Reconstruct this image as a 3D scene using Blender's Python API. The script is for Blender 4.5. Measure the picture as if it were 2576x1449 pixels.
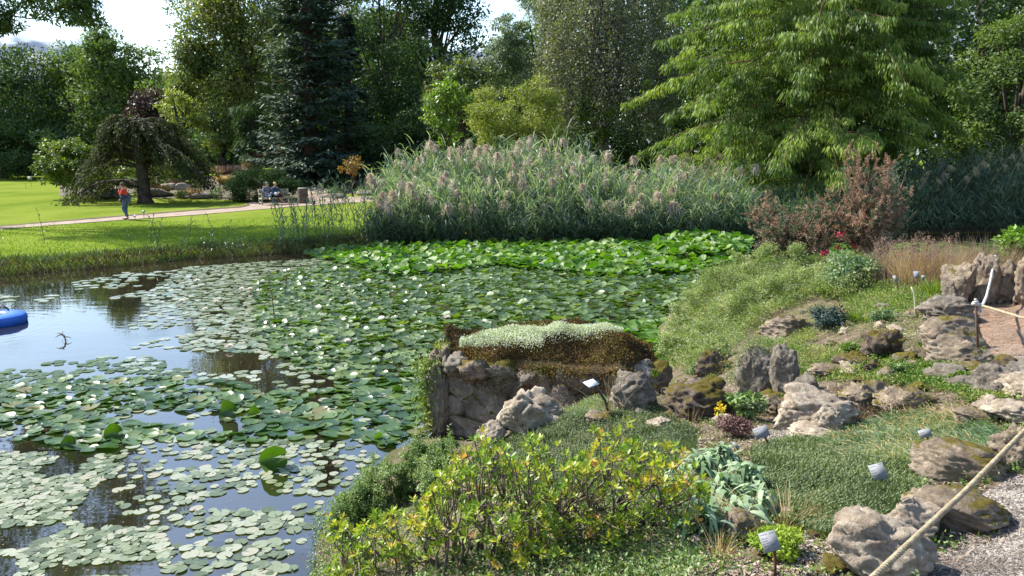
import bpy, bmesh, math
import numpy as np
from mathutils import Vector, Matrix, noise as mn
R = math.radians
rng = np.random.default_rng(11)
for o in list(bpy.data.objects): bpy.data.objects.remove(o)
sc = bpy.context.scene
COL = sc.collection

# ------------------------------------------------------------------ camera
CAMZ, TILT, F, CX, CY = 3.65, R(10.0), 1946.0, 1288.0, 724.5
cd = bpy.data.cameras.new('camera'); cam = bpy.data.objects.new('camera', cd); COL.objects.link(cam)
cam.location = (0, 0, CAMZ); cam.rotation_euler = (R(90) - TILT, 0, 0)
cd.sensor_width = 36; cd.lens = 36 * F / 2576.0; cd.clip_start = .05; cd.clip_end = 3000
sc.camera = cam
# ------------------------------------------------------------------ world, sun, exposure
SUN_AZ, SUN_EL = R(-65), R(46)             # azimuth from +Y towards +X
sdir = Vector((math.sin(SUN_AZ) * math.cos(SUN_EL), math.cos(SUN_AZ) * math.cos(SUN_EL), math.sin(SUN_EL)))
sl = bpy.data.lights.new('sun', 'SUN'); sl.energy = 5.0; sl.angle = R(.55); sl.color = (1, .955, .87)
so = bpy.data.objects.new('sun', sl); COL.objects.link(so)
so.rotation_euler = (-sdir).to_track_quat('-Z', 'Y').to_euler(); so.location = (-30, 30, 60)
sc.view_settings.view_transform = 'Standard'; sc.view_settings.look = 'None'
sc.view_settings.exposure = 1.1; sc.view_settings.gamma = 1
w = bpy.data.worlds.new('World'); sc.world = w; w.use_nodes = True
nt = w.node_tree; nd = nt.nodes; lk = nt.links; nd.clear()
def N(tree, typ, **kw):
    n = tree.nodes.new(typ)
    for k, v in kw.items(): setattr(n, k, v)
    return n
def mth(tree, op, a, b=None, c=None, clamp=False):
    n = tree.nodes.new('ShaderNodeMath'); n.operation = op; n.use_clamp = clamp
    for i, x in enumerate((a, b, c)):
        if x is None: continue
        if isinstance(x, (int, float)): n.inputs[i].default_value = x
        else: tree.links.new(x, n.inputs[i])
    return n.outputs[0]
def mapr(tree, x, a, b, c, d, smooth=True):
    n = tree.nodes.new('ShaderNodeMapRange'); n.interpolation_type = 'SMOOTHSTEP' if smooth else 'LINEAR'
    tree.links.new(x, n.inputs[0])
    for i, v in enumerate((a, b, c, d)): n.inputs[i + 1].default_value = v
    return n.outputs[0]
def mixc(tree, f, a, b, blend='MIX'):
    n = tree.nodes.new('ShaderNodeMix'); n.data_type = 'RGBA'; n.blend_type = blend
    for s, x in ((n.inputs[0], f), (n.inputs[6], a), (n.inputs[7], b)):
        if isinstance(x, (int, float)): s.default_value = x
        elif isinstance(x, tuple): s.default_value = (*x, 1) if len(x) == 3 else x
        else: tree.links.new(x, s)
    return n.outputs[2]
def ramp(tree, x, stops):
    n = tree.nodes.new('ShaderNodeValToRGB'); e = n.color_ramp.elements
    while len(e) < len(stops): e.new(.5)
    for el, (p, c) in zip(e, stops): el.position = p; el.color = (*c, 1)
    tree.links.new(x, n.inputs[0]); return n.outputs[0]
def noise(tree, vec, scale, detail=4, rough=.55, dist=0):
    n = tree.nodes.new('ShaderNodeTexNoise'); n.inputs['Scale'].default_value = scale
    n.inputs['Detail'].default_value = detail; n.inputs['Roughness'].default_value = rough
    n.inputs['Distortion'].default_value = dist
    if vec is not None: tree.links.new(vec, n.inputs['Vector'])
    return n.outputs[0]
sky = N(nt, 'ShaderNodeTexSky'); sky.sky_type = 'NISHITA'; sky.sun_disc = False
sky.sun_elevation = SUN_EL; sky.sun_rotation = SUN_AZ; sky.air_density = 1.1; sky.dust_density = .6
tc = N(nt, 'ShaderNodeTexCoord'); sx = N(nt, 'ShaderNodeSeparateXYZ'); lk.new(tc.outputs['Generated'], sx.inputs[0])
zz = mth(nt, 'ADD', mth(nt, 'MAXIMUM', sx.outputs[2], 0.0), .16)
cx_ = mth(nt, 'DIVIDE', sx.outputs[0], zz); cy_ = mth(nt, 'DIVIDE', sx.outputs[1], zz)
cb = N(nt, 'ShaderNodeCombineXYZ'); lk.new(cx_, cb.inputs[0]); lk.new(cy_, cb.inputs[1]); cb.inputs[2].default_value = 3.7
n1 = noise(nt, cb.outputs[0], .85, 9, .58, .35)
n2 = noise(nt, cb.outputs[0], 2.6, 7, .6, .2)
lowb = mapr(nt, sx.outputs[2], .10, .42, .10, -.17)         # more cloud low down, bluer above
cov = mapr(nt, mth(nt, 'ADD', n1, lowb), .49, .60, 0, 1)
vd = N(nt, 'ShaderNodeVectorMath', operation='DOT_PRODUCT'); lk.new(tc.outputs['Generated'], vd.inputs[0]); vd.inputs[1].default_value = sdir
glow = mapr(nt, vd.outputs['Value'], .80, 1.0, 0, .8)
cloudc = mixc(nt, mapr(nt, n2, .44, .60, 0, 1), (.85, 1.1, 1.7), (2.55, 2.65, 2.85))
cloudc = mixc(nt, glow, cloudc, (4.2, 4.2, 4.1))
fin = mixc(nt, cov, sky.outputs[0], cloudc)
bg = N(nt, 'ShaderNodeBackground'); lk.new(fin, bg.inputs[0]); bg.inputs[1].default_value = .148
wo = N(nt, 'ShaderNodeOutputWorld'); lk.new(bg.outputs[0], wo.inputs[0])
cy = sc.cycles
cy.max_bounces = 6; cy.diffuse_bounces = 3; cy.glossy_bounces = 3; cy.transmission_bounces = 4; cy.transparent_max_bounces = 4
cy.caustics_reflective = False; cy.caustics_refractive = False; cy.sample_clamp_indirect = 4

# ------------------------------------------------------------------ rays and ground heights
ct, st = math.cos(TILT), math.sin(TILT)
def rays(px, py):
    u = (np.asarray(px, float) - CX) / F; v = (CY - np.asarray(py, float)) / F
    return np.stack([u, ct + v * st, -st + v * ct], -1)
def W(px, py, z):
    d = rays(px, py); s = (z - CAMZ) / d[..., 2]
    return np.array([0, 0, CAMZ]) + d * s[..., None]
def PY(px, py, Y):                                      # point at world depth Y
    d = rays(px, py); return np.array([0, 0, CAMZ]) + d * (Y / d[..., 1])[..., None]
FS = [(-700, 705), (-300, 700), (0, 690), (300, 668), (500, 648), (700, 636), (850, 624), (950, 615), (1300, 611), (1600, 606), (1900, 600), (2100, 593), (2300, 586), (2600, 582), (3000, 578)]
fs = W([p[0] for p in FS], [p[1] for p in FS], 0.0)
fsx = np.concatenate([[-160], fs[:, 0], [200]]); fsy = np.concatenate([[22.], fs[:, 1], [40.]])
def yfar(x): return np.interp(x, fsx, fsy)
def sst(x, a, b):
    t = np.clip((x - a) / (b - a), 0, 1); return t * t * (3 - 2 * t)
def zfar(x, y):
    x = np.asarray(x, float); y = np.asarray(y, float)
    t = y - yfar(x)
    z = -.7 + sst(t, -1.2, .15) * .95 + sst(t, 0, 1.8) * .2
    return z + .1 * np.clip(y - 50, 0, 16) * sst(x, -30, -24) * (1 - sst(x, 2, 8))
# near rockery terrain: linear RBF through points read off the photograph
CP = [(815, 1449, 0), (795, 1330, 0), (860, 1215, 0), (985, 1135, 0), (1070, 1100, 0), (1090, 1040, .02), (1640, 955, .0), (1690, 925, 0), (1672, 860, 0),
      (1700, 800, .1), (1120, 1160, .35), (1250, 1160, .9), (1200, 1250, 1.0), (1000, 1400, .8), (1100, 1449, 1.25), (1350, 1449, 1.6), (1600, 1449, 1.8), (1900, 1449, 1.98), (2300, 1449, 2.05), (2576, 1449, 2.05),
      (2576, 1300, 2.0), (2300, 1300, 1.9), (2100, 1300, 1.85), (2100, 1200, 1.75), (2350, 1180, 1.8), (1900, 1110, 1.55), (1650, 1200, 1.5), (1500, 1120, 1.2), (1350, 1090, 1.05), (1400, 1030, 1.0), (1500, 1000, 1.0), (1650, 1000, 1.05),
      (1800, 1045, 1.25), (2050, 1080, 1.5), (2300, 1060, 1.65), (2576, 1020, 1.85), (2100, 960, 1.5), (1900, 990, 1.3), (1770, 945, .85), (2300, 950, 1.65), (2470, 890, 1.8), (2570, 850, 1.8), (2560, 770, 1.8), (2450, 800, 1.75),
      (2200, 850, 1.6), (2000, 850, 1.3), (2200, 760, 1.5), (2400, 700, 1.7), (1850, 900, .8), (1780, 880, .45), (2300, 740, 1.6), (2100, 800, 1.4)]
cpw = W([c[0] for c in CP], [c[1] for c in CP], np.array([c[2] for c in CP], float))
extra = [(2.9, 14.5, 0), (3.6, 15.5, .7), (4.2, 14.6, 1.25), (5.2, 15.6, 1.35), (6.6, 16.3, 1.4), (3.2, 17, -.1), (5, 18.6, -.1), (8, 19.6, -.1), (12, 18.5, -.1), (18, 17, -.1), (7.6, 14.5, 1.5), (9.5, 13.5, 1.7), (11, 16, .9), (13, 12, 1.8), (20, 10, 1.8), (28, 8, 1.8),
         (10, 4, 1.95), (20, 2, 1.95), (0, 0, 2.05), (-2, 1, 1.9), (3, -3, 2.05), (-6, -3, 1.9), (-2.6, 5.2, 0), (-5, 3.6, 0), (-9, 2.6, 0), (-14, 2, 0), (-14, 4, -.7), (-8, 5, -.6), (-3.4, 7, -.6), (-12, -3, 1.6),
         (-4, 9, -.8), (0, 13, -.8), (1.0, 9.9, -.5), (2, 16, -.8), (-10, 12, -.8), (-2, 8, -.35), (2.2, 13.6, -.4), (2, 22, -.8), (8, 23, -.8), (16, 22, -.8), (24, 22, -.8), (-6, 20, -.8), (-13, 20, -.8), (28, 14, .8), (1.6, 11.3, -.3), (.6, 10.2, -.4), (-1, 10.5, -.6)]
cps = np.vstack([cpw, np.array(extra)])
A_ = np.linalg.norm(cps[:, None, :2] - cps[None, :, :2], axis=-1); off = 1.0
wts = np.linalg.solve(A_ - np.eye(len(cps)) * .12, cps[:, 2] - off)
GX = np.arange(-14, 30.01, .1); GY = np.arange(-5, 23.01, .1)
gx, gy = np.meshgrid(GX, GY); gp = np.stack([gx.ravel(), gy.ravel()], -1)
gz = np.zeros(len(gp))
for i in range(len(cps)): gz += wts[i] * np.hypot(gp[:, 0] - cps[i, 0], gp[:, 1] - cps[i, 1])
gz = (gz + off)
def vnoise(x, y, s, seed):                             # cheap lattice noise
    r = np.random.default_rng(seed).random((97, 97)); X = x * s; Y = y * s
    xi = np.floor(X).astype(int); yi = np.floor(Y).astype(int); fx = X - xi; fy = Y - yi
    fx = fx * fx * (3 - 2 * fx); fy = fy * fy * (3 - 2 * fy)
    a = r[xi % 97, yi % 97]; b = r[(xi + 1) % 97, yi % 97]; c = r[xi % 97, (yi + 1) % 97]; d = r[(xi + 1) % 97, (yi + 1) % 97]
    return (a * (1 - fx) + b * fx) * (1 - fy) + (c * (1 - fx) + d * fx) * fy - .5
gz += (.10 * vnoise(gp[:, 0], gp[:, 1], 1.3, 1) + .06 * vnoise(gp[:, 0], gp[:, 1], 3.1, 2) + .03 * vnoise(gp[:, 0], gp[:, 1], 7.3, 3)) * sst(gz, -.2, .5) * (1 - .75 * sst(gp[:, 0], 5.5, 7) * (1 - sst(gp[:, 1], 12, 13)))
GZ = gz.reshape(gx.shape)
def hn(x, y):
    x = np.clip(x, GX[0], GX[-1] - .11); y = np.clip(y, GY[0], GY[-1] - .11)
    i = ((x - GX[0]) / .1).astype(int); j = ((y - GY[0]) / .1).astype(int)
    fx = (x - GX[i]) / .1; fy = (y - GY[j]) / .1
    return (GZ[j, i] * (1 - fx) + GZ[j, i + 1] * fx) * (1 - fy) + (GZ[j + 1, i] * (1 - fx) + GZ[j + 1, i + 1] * fx) * fy
def march(px, py, h, s0, s1, ds):
    d = rays(np.atleast_1d(px), np.atleast_1d(py)); res = np.full(len(d), float(s1)); done = np.zeros(len(d), bool)
    for s in np.arange(s0, s1, ds):
        p = d * s; below = (CAMZ + p[:, 2] < h(p[:, 0], p[:, 1])) & ~done
        res[below] = s - ds * .5; done |= below
        if done.all(): break
    a = res - ds * .6; b = res + ds * .6
    for _ in range(14):
        m = (a + b) / 2; p = d * m[:, None]; lowr = CAMZ + p[:, 2] < h(p[:, 0], p[:, 1]); b = np.where(lowr, m, b); a = np.where(lowr, a, m)
    res = (a + b) / 2; P = d * res[:, None]; P[:, 2] = h(P[:, 0], P[:, 1]); return P, res
def G(px, py):
    P, s = march(px, py, lambda x, y: np.maximum(hn(x, y), 0), 1.2, 30, .03)
    return (P[0], s[0]) if np.ndim(px) == 0 else (P, s)
def GF(px, py):
    P, s = march(px, py, zfar, 20, 160, .1)
    return (P[0], s[0]) if np.ndim(px) == 0 else (P, s)

# ------------------------------------------------------------------ object helpers
def tag(o, label=None, cat=None, group=None, kind=None):
    if label: o['label'] = label
    if cat: o['category'] = cat
    if group: o['group'] = group
    if kind: o['kind'] = kind
    return o
def empty(name, loc, label=None, cat=None, group=None, rz=0):
    o = bpy.data.objects.new(name, None); COL.objects.link(o); o.location = [float(c) for c in loc]; o.rotation_euler = (0, 0, rz)
    o.empty_display_size = .2
    return tag(o, label, cat, group)
def copy_tree(o, parent=None):
    c = o.copy(); COL.objects.link(c); c.parent = parent
    for ch in o.children: copy_tree(ch, c)
    return c
def unit(a): return a / (np.linalg.norm(a, axis=-1, keepdims=True) + 1e-9)
def rdir(n): return unit(rng.normal(size=(n, 3)))
class MB:
    def __init__(s): s.v = []; s.q = []; s.t = []; s.a = []; s.n = 0
    def add(s, V, Q=None, T=None, a=None):
        V = np.asarray(V, float).reshape(-1, 3); s.v.append(V)
        if Q is not None and len(Q): s.q.append(np.asarray(Q, int).reshape(-1, 4) + s.n)
        if T is not None and len(T): s.t.append(np.asarray(T, int).reshape(-1, 3) + s.n)
        s.a.append(np.zeros(len(V)) + .5 if a is None else np.broadcast_to(a, (len(V),)).astype(float)); s.n += len(V); return s
    def build(s, name, mat, parent=None, smooth=False, loc=None):
        V = np.vstack(s.v).astype(np.float32); me = bpy.data.meshes.new(name)
        if loc is not None: V = V - np.asarray(loc, np.float32)
        elif parent is not None: V = V - np.array(parent.location, np.float32)
        q = np.vstack(s.q) if s.q else np.zeros((0, 4), int); t = np.vstack(s.t) if s.t else np.zeros((0, 3), int)
        me.vertices.add(len(V)); me.vertices.foreach_set('co', V.ravel())
        me.loops.add(q.size + t.size); me.loops.foreach_set('vertex_index', np.concatenate([q.ravel(), t.ravel()]).astype(np.int32))
        me.polygons.add(len(q) + len(t))
        me.polygons.foreach_set('loop_start', np.concatenate([np.arange(len(q)) * 4, q.size + np.arange(len(t)) * 3]).astype(np.int32))
        if smooth: me.polygons.foreach_set('use_smooth', np.ones(len(q) + len(t), bool))
        me.update(calc_edges=True)
        at = me.attributes.new('v', 'FLOAT', 'POINT'); at.data.foreach_set('value', np.concatenate(s.a).astype(np.float32))
        me.materials.append(mat)
        o = bpy.data.objects.new(name, me); COL.objects.link(o)
        if parent is not None: o.parent = parent
        if loc is not None: o.location = [float(c) for c in loc]
        return o
def cards(mb, P, D, Nn, L, Wd, a=None, fold=.25, mid=.45):
    n = len(P); L = np.broadcast_to(L, (n,))[:, None]; Wd = np.broadcast_to(Wd, (n,))[:, None]
    D = unit(D); S = unit(np.cross(D, Nn)); M = np.cross(S, D)
    V = np.stack([P, P + D * L * mid + S * Wd * .5 + M * fold * Wd, P + D * L, P + D * L * mid - S * Wd * .5 + M * fold * Wd, P + D * L * mid], 1)
    b = np.arange(n)[:, None] * 5; Q = np.concatenate([b + [0, 1, 2, 4], b + [0, 4, 2, 3]], 0)
    mb.add(V, Q, a=np.repeat(rng.random(n) if a is None else np.broadcast_to(a, (n,)), 5))
def quads(mb, P, D, Nn, L, Wd, a=None, mid=.45):         # single-quad leaves for far crowns
    n = len(P); L = np.broadcast_to(L, (n,))[:, None]; Wd = np.broadcast_to(Wd, (n,))[:, None]
    D = unit(D); S = unit(np.cross(D, Nn))
    V = np.stack([P, P + D * L * mid + S * Wd * .5, P + D * L, P + D * L * mid - S * Wd * .5], 1)
    mb.add(V, np.arange(n * 4).reshape(-1, 4), a=np.repeat(rng.random(n) if a is None else np.broadcast_to(a, (n,)), 4))
def blades(mb, P, D, L, Wd, droop=.4, segs=3, a=None, base=.7, side=None):
    n = len(P); L = np.broadcast_to(L, (n,)); Wd = np.broadcast_to(Wd, (n,)); droop = np.broadcast_to(droop, (n,))
    D = unit(D); S = unit(np.cross(D, rdir(n) * .6 + np.array([0, -1, .2]))) if side is None else side
    rows = []
    for k in range(segs + 1):
        t = k / segs; C = P + D * (L * t)[:, None] + np.array([0, 0, -1]) * (droop * L * t * t)[:, None]
        wd = Wd * (base + (1 - base) * min(1, t * 3)) * (1 - t ** 2.2) * .5 + Wd * .04
        rows += [C - S * wd[:, None], C + S * wd[:, None]]
    V = np.stack(rows, 1); m = 2 * (segs + 1); b = np.arange(n)[:, None] * m
    Q = np.concatenate([b + [2 * k, 2 * k + 1, 2 * k + 3, 2 * k + 2] for k in range(segs)], 0)
    mb.add(V, Q, a=np.repeat(rng.random(n) if a is None else np.broadcast_to(a, (n,)), m))
def tube(mb, pts, rad, k=7, a=None, cap=True):
    pts = np.asarray(pts, float); n = len(pts); rad = np.broadcast_to(rad, (n,))
    T = np.gradient(pts, axis=0); T = unit(T); ref = np.array([0, 0, 1.]) if abs(T[0, 2]) < .9 else np.array([1., 0, 0])
    U = unit(np.cross(T, ref)); Vv = np.cross(T, U); an = np.arange(k) / k * 2 * np.pi
    V = pts[:, None] + (U[:, None] * np.cos(an)[None, :, None] + Vv[:, None] * np.sin(an)[None, :, None]) * rad[:, None, None]
    i, j = np.meshgrid(np.arange(n - 1), np.arange(k), indexing='ij')
    Q = np.stack([i * k + j, i * k + (j + 1) % k, (i + 1) * k + (j + 1) % k, (i + 1) * k + j], -1).reshape(-1, 4)
    V = V.reshape(-1, 3); Tt = []
    if cap:
        V = np.vstack([V, pts[:1], pts[-1:]]); c0, c1 = n * k, n * k + 1
        for j in range(k): Tt += [(c0, (j + 1) % k, j), (c1, (n - 1) * k + j, (n - 1) * k + (j + 1) % k)]
    mb.add(V, Q, Tt, a=rng.random() if a is None else a)
def sticks(mb, P0, P1, r0, r1, k=4, a=None):
    n = len(P0); T = unit(P1 - P0); U = unit(np.cross(T, rdir(n))); Vv = np.cross(T, U); an = np.arange(k) / k * 2 * np.pi
    ring = U[:, None] * np.cos(an)[None, :, None] + Vv[:, None] * np.sin(an)[None, :, None]
    r0 = np.broadcast_to(r0, (n,))[:, None, None]; r1 = np.broadcast_to(r1, (n,))[:, None, None]
    V = np.concatenate([P0[:, None] + ring * r0, P1[:, None] + ring * r1], 1); b = np.arange(n)[:, None] * 2 * k
    Q = np.concatenate([b + [j, (j + 1) % k, k + (j + 1) % k, k + j] for j in range(k)], 0)
    mb.add(V, Q, a=np.repeat(rng.random(n) if a is None else np.broadcast_to(a, (n,)), 2 * k))
def box(mb, c, s, M=None, a=None):
    V = np.array([(x, y, z) for x in (-.5, .5) for y in (-.5, .5) for z in (-.5, .5)]) * np.asarray(s)
    if M is not None: V = V @ np.array(M.to_3x3()).T
    mb.add(V + np.asarray(c), [(0, 1, 3, 2), (4, 6, 7, 5), (0, 4, 5, 1), (2, 3, 7, 6), (0, 2, 6, 4), (1, 5, 7, 3)], a=a)

# ------------------------------------------------------------------ materials
def newmat(name):
    m = bpy.data.materials.new(name); m.use_nodes = True; t = m.node_tree; t.nodes.clear()
    o = N(t, 'ShaderNodeOutputMaterial'); p = N(t, 'ShaderNodeBsdfPrincipled'); t.links.new(p.outputs[0], o.inputs[0]); return m, t, p, o
def setc(t, sock, x):
    if isinstance(x, tuple): sock.default_value = (*x, 1) if len(x) == 3 else x
    elif isinstance(x, (int, float)): sock.default_value = x
    else: t.links.new(x, sock)
def fmat(name, cols, trans=.35, rough=.5, ns=.6, spec=.4, tcol=None, namp=.3):
    m, t, p, o = newmat(name)
    at = N(t, 'ShaderNodeAttribute', attribute_name='v'); tc = N(t, 'ShaderNodeTexCoord')
    stops = [(i / (len(cols) - 1), c) for i, c in enumerate(cols)]
    geo = N(t, 'ShaderNodeNewGeometry')
    nz = noise(t, geo.outputs['Position'], ns, 3)
    c = ramp(t, mth(t, 'ADD', at.outputs['Fac'], mapr(t, nz, .3, .7, -namp, namp)), stops)
    setc(t, p.inputs['Base Color'], c); p.inputs['Roughness'].default_value = rough; p.inputs['Specular IOR Level'].default_value = spec
    if trans > 0:
        tr = N(t, 'ShaderNodeBsdfTranslucent'); mx = N(t, 'ShaderNodeMixShader'); mx.inputs[0].default_value = trans
        g = mixc(t, 1.0, c, tcol or (1.3, 1.45, .55), 'MULTIPLY'); t.links.new(g, tr.inputs[0])
        t.links.new(p.outputs[0], mx.inputs[1]); t.links.new(tr.outputs[0], mx.inputs[2]); t.links.new(mx.outputs[0], o.inputs[0])
    return m
def smat(name, c1, c2, ns=5, rough=.8, bump=.3, bs=30, spec=.3, detail=6, obj=True):
    m, t, p, o = newmat(name); tc = N(t, 'ShaderNodeTexCoord'); v = tc.outputs['Object']
    nz = noise(t, v, ns, detail, .6); setc(t, p.inputs['Base Color'], mixc(t, mapr(t, nz, .35, .65, 0, 1), c1, c2))
    p.inputs['Roughness'].default_value = rough; p.inputs['Specular IOR Level'].default_value = spec
    if bump:
        b = N(t, 'ShaderNodeBump'); b.inputs['Strength'].default_value = bump; b.inputs['Distance'].default_value = .02
        t.links.new(noise(t, v, bs, 5, .65), b.inputs['Height']); t.links.new(b.outputs[0], p.inputs['Normal'])
    return m
M = {}
M['bark'] = smat('bark', (.035, .027, .02), (.09, .07, .05), 3, .95, .8, 12)
M['bark_grey'] = smat('bark_grey', (.07, .065, .055), (.16, .15, .13), 3, .95, .6, 12)
M['bark_red'] = smat('bark_red', (.07, .035, .022), (.12, .06, .04), 3, .95, .8, 12)
def lawnmat():
    m, t, p, o = newmat('lawn'); tc = N(t, 'ShaderNodeTexCoord'); v = tc.outputs['Object']
    mp = N(t, 'ShaderNodeMapping'); t.links.new(v, mp.inputs[0]); mp.inputs['Scale'].default_value = (1, .45, 1)
    a = noise(t, mp.outputs[0], .35, 5, .6); b = noise(t, mp.outputs[0], 9, 6, .75)
    c = mixc(t, mapr(t, a, .3, .7, 0, 1), (.085, .135, .016), (.165, .205, .034))
    c = mixc(t, mapr(t, b, .35, .75, 0, .75), c, (.20, .24, .04))
    c = mixc(t, mapr(t, noise(t, mp.outputs[0], 30, 3, .7), .5, .8, 0, .5), c, (.06, .10, .015))
    setc(t, p.inputs['Base Color'], c); p.inputs['Roughness'].default_value = .7; p.inputs['Specular IOR Level'].default_value = .0
    p.inputs['Sheen Weight'].default_value = .0
    bm = N(t, 'ShaderNodeBump'); bm.inputs['Strength'].default_value = .5; bm.inputs['Distance'].default_value = .03
    t.links.new(noise(t, v, 28, 4, .8), bm.inputs['Height']); t.links.new(bm.outputs[0], p.inputs['Normal']); return m
M['lawn'] = lawnmat()
def watermat():
    m, t, p, o = newmat('pond_water'); tc = N(t, 'ShaderNodeTexCoord')
    setc(t, p.inputs['Base Color'], mixc(t, mapr(t, noise(t, tc.outputs['Object'], .5, 4), .35, .65, 0, 1), (.010, .009, .006), (.022, .018, .010)))
    p.inputs['Roughness'].default_value = .025; p.inputs['IOR'].default_value = 1.95; p.inputs['Specular IOR Level'].default_value = .85
    mp = N(t, 'ShaderNodeMapping'); t.links.new(tc.outputs['Object'], mp.inputs[0]); mp.inputs['Scale'].default_value = (.7, 1.5, 1)
    # faint wind ripples plus a few rings round the float
    wv = noise(t, mp.outputs[0], 1.3, 3, .5); wv2 = noise(t, mp.outputs[0], 7, 2, .5)
    sp = N(t, 'ShaderNodeVectorMath', operation='DISTANCE'); t.links.new(tc.outputs['Object'], sp.inputs[0]); sp.inputs[1].default_value = RING
    ring = mth(t, 'MULTIPLY', mth(t, 'SINE', mth(t, 'MULTIPLY', sp.outputs['Value'], 22.0)), mapr(t, sp.outputs['Value'], .6, 3.0, .10, 0))
    h = mth(t, 'ADD', mth(t, 'ADD', wv, mth(t, 'MULTIPLY', wv2, .09)), ring)
    bm = N(t, 'ShaderNodeBump'); bm.inputs['Strength'].default_value = 1; bm.inputs['Distance'].default_value = .0028
    t.links.new(h, bm.inputs['Height']); t.links.new(bm.outputs[0], p.inputs['Normal']); return m
fl = W(18, 806, .12); RING = (float(fl[0]) - .35, float(fl[1]), 0)
M['water'] = watermat()
def groundmat():
    m, t, p, o = newmat('rockery_ground'); at = N(t, 'ShaderNodeAttribute', attribute_name='v'); tc = N(t, 'ShaderNodeTexCoord'); v = tc.outputs['Object']
    soil = mixc(t, mapr(t, noise(t, v, 5, 8, .7), .3, .7, 0, 1), (.085, .06, .04), (.22, .17, .12))
    soil = mixc(t, mapr(t, noise(t, v, 1.1, 3, .6), .5, .62, 0, .7), soil, (.08, .09, .03))
    vo = N(t, 'ShaderNodeTexVoronoi'); t.links.new(v, vo.inputs['Vector']); vo.inputs['Scale'].default_value = 75
    grav = mixc(t, .5, vo.outputs['Color'], (.5, .46, .42)); grav = mixc(t, 1.0, grav, (.55, .5, .47), 'MULTIPLY')
    grav = mixc(t, mapr(t, vo.outputs['Distance'], .25, .6, 0, .85), grav, (.07, .055, .045))
    mp = N(t, 'ShaderNodeMapping'); t.links.new(v, mp.inputs[0]); mp.inputs['Scale'].default_value = (4, 14, 4); mp.inputs['Rotation'].default_value = (0, 0, .3)
    pth = mixc(t, mapr(t, noise(t, mp.outputs[0], 2.5, 8, .75), .35, .68, 0, 1), (.16, .095, .06), (.40, .27, .185))
    c = mixc(t, mapr(t, at.outputs['Fac'], .3, .45, 0, 1), soil, grav); c = mixc(t, mapr(t, at.outputs['Fac'], .7, .9, 0, 1), c, pth)
    setc(t, p.inputs['Base Color'], c); p.inputs['Roughness'].default_value = .95; p.inputs['Specular IOR Level'].default_value = .15
    bm = N(t, 'ShaderNodeBump'); bm.inputs['Strength'].default_value = .9; bm.inputs['Distance'].default_value = .03
    hh = mth(t, 'ADD', noise(t, v, 18, 8, .75), mth(t, 'MULTIPLY', vo.outputs['Distance'], -.5))
    t.links.new(hh, bm.inputs['Height']); t.links.new(bm.outputs[0], p.inputs['Normal']); return m
M['ground'] = groundmat()
M['path'] = smat('sandy_path', (.23, .17, .125), (.34, .27, .21), 2, .95, .3, 40)
M['edge_soil'] = smat('edge_soil', (.06, .04, .025), (.13, .09, .05), 3, .95, .5, 25)
M['bed'] = smat('bed_soil', (.06, .055, .03), (.15, .12, .085), 1.2, .95, .6, 12)

# ------------------------------------------------------------------ setting
xs = np.concatenate([[-400, -250], np.arange(-160, -40, 6), np.arange(-40, 45, 1.0), np.arange(45, 170, 6), [250, 400]])
ts = np.array([-3, -1.5, -1.1, -.8, -.5, -.25, 0, .2, .5, .9, 1.4, 2, 3, 4, 5, 6, 7] + list(range(8, 50, 1)) + [55, 65, 80, 110, 200, 500, 1500])
X, T = np.meshgrid(xs, ts); Yv = yfar(X) + T; Z = zfar(X, Yv); Z[0] = -1.0
i, j = np.meshgrid(np.arange(len(ts) - 1), np.arange(len(xs) - 1), indexing='ij'); nx = len(xs)
Q = np.stack([i * nx + j, i * nx + j + 1, (i + 1) * nx + j + 1, (i + 1) * nx + j], -1).reshape(-1, 4)
tag(MB().add(np.stack([X, Yv, Z], -1), Q).build('lawn', M['lawn'], smooth=True), kind='structure')
# rockery ground
jj = np.arange(0, len(GY)); ii = np.arange(0, len(GX)); i, j = np.meshgrid(np.arange(len(GY) - 1), np.arange(len(GX) - 1), indexing='ij'); nx = len(GX)
Q = np.stack([i * nx + j, i * nx + j + 1, (i + 1) * nx + j + 1, (i + 1) * nx + j], -1).reshape(-1, 4)
V = np.stack([gx, gy, GZ], -1).reshape(-1, 3)
zone = np.zeros(len(V)); wob = vnoise(V[:, 0], V[:, 1], 1.7, 9) * .5
edge_line = np.interp(V[:, 1], [-5, 2.5, 3.3, 4.5, 5.5, 7, 8, 9.5, 12], [-3, 1.6, 2.15, 3.0, 3.6, 4.35, 4.7, 5.3, 6.4])  # left edge of the walkway
d_ = V[:, 0] - edge_line + wob * .5
zone = np.where((V[:, 1] < 12), sst(d_, -.1, .25), 0) * .55; zone = np.where((V[:, 1] > 6.3) & (d_ > .1) & (V[:, 1] < 11.5), .55 + .45 * sst(V[:, 1] + wob, 6.3, 7.0), zone)
tag(MB().add(V, Q, a=zone).build('rockery_ground', M['ground'], smooth=True), kind='structure')
def sheet(name, x0, x1, y0, y1, z, mat, nn=2):
    xs = np.linspace(x0, x1, nn); ys = np.linspace(y0, y1, nn); X, Y = np.meshgrid(xs, ys)
    i, j = np.meshgrid(np.arange(nn - 1), np.arange(nn - 1), indexing='ij')
    Q = np.stack([i * nn + j, i * nn + j + 1, (i + 1) * nn + j + 1, (i + 1) * nn + j], -1).reshape(-1, 4)
    return tag(MB().add(np.stack([X, Y, X * 0 + z], -1), Q).build(name, mat), kind='structure')
sheet('pond_water', -160, 200, -20, 45, 0, M['water'])
sheet('pond_bed', -160, 200, -20, 60, -1.2, M['edge_soil'])
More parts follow.
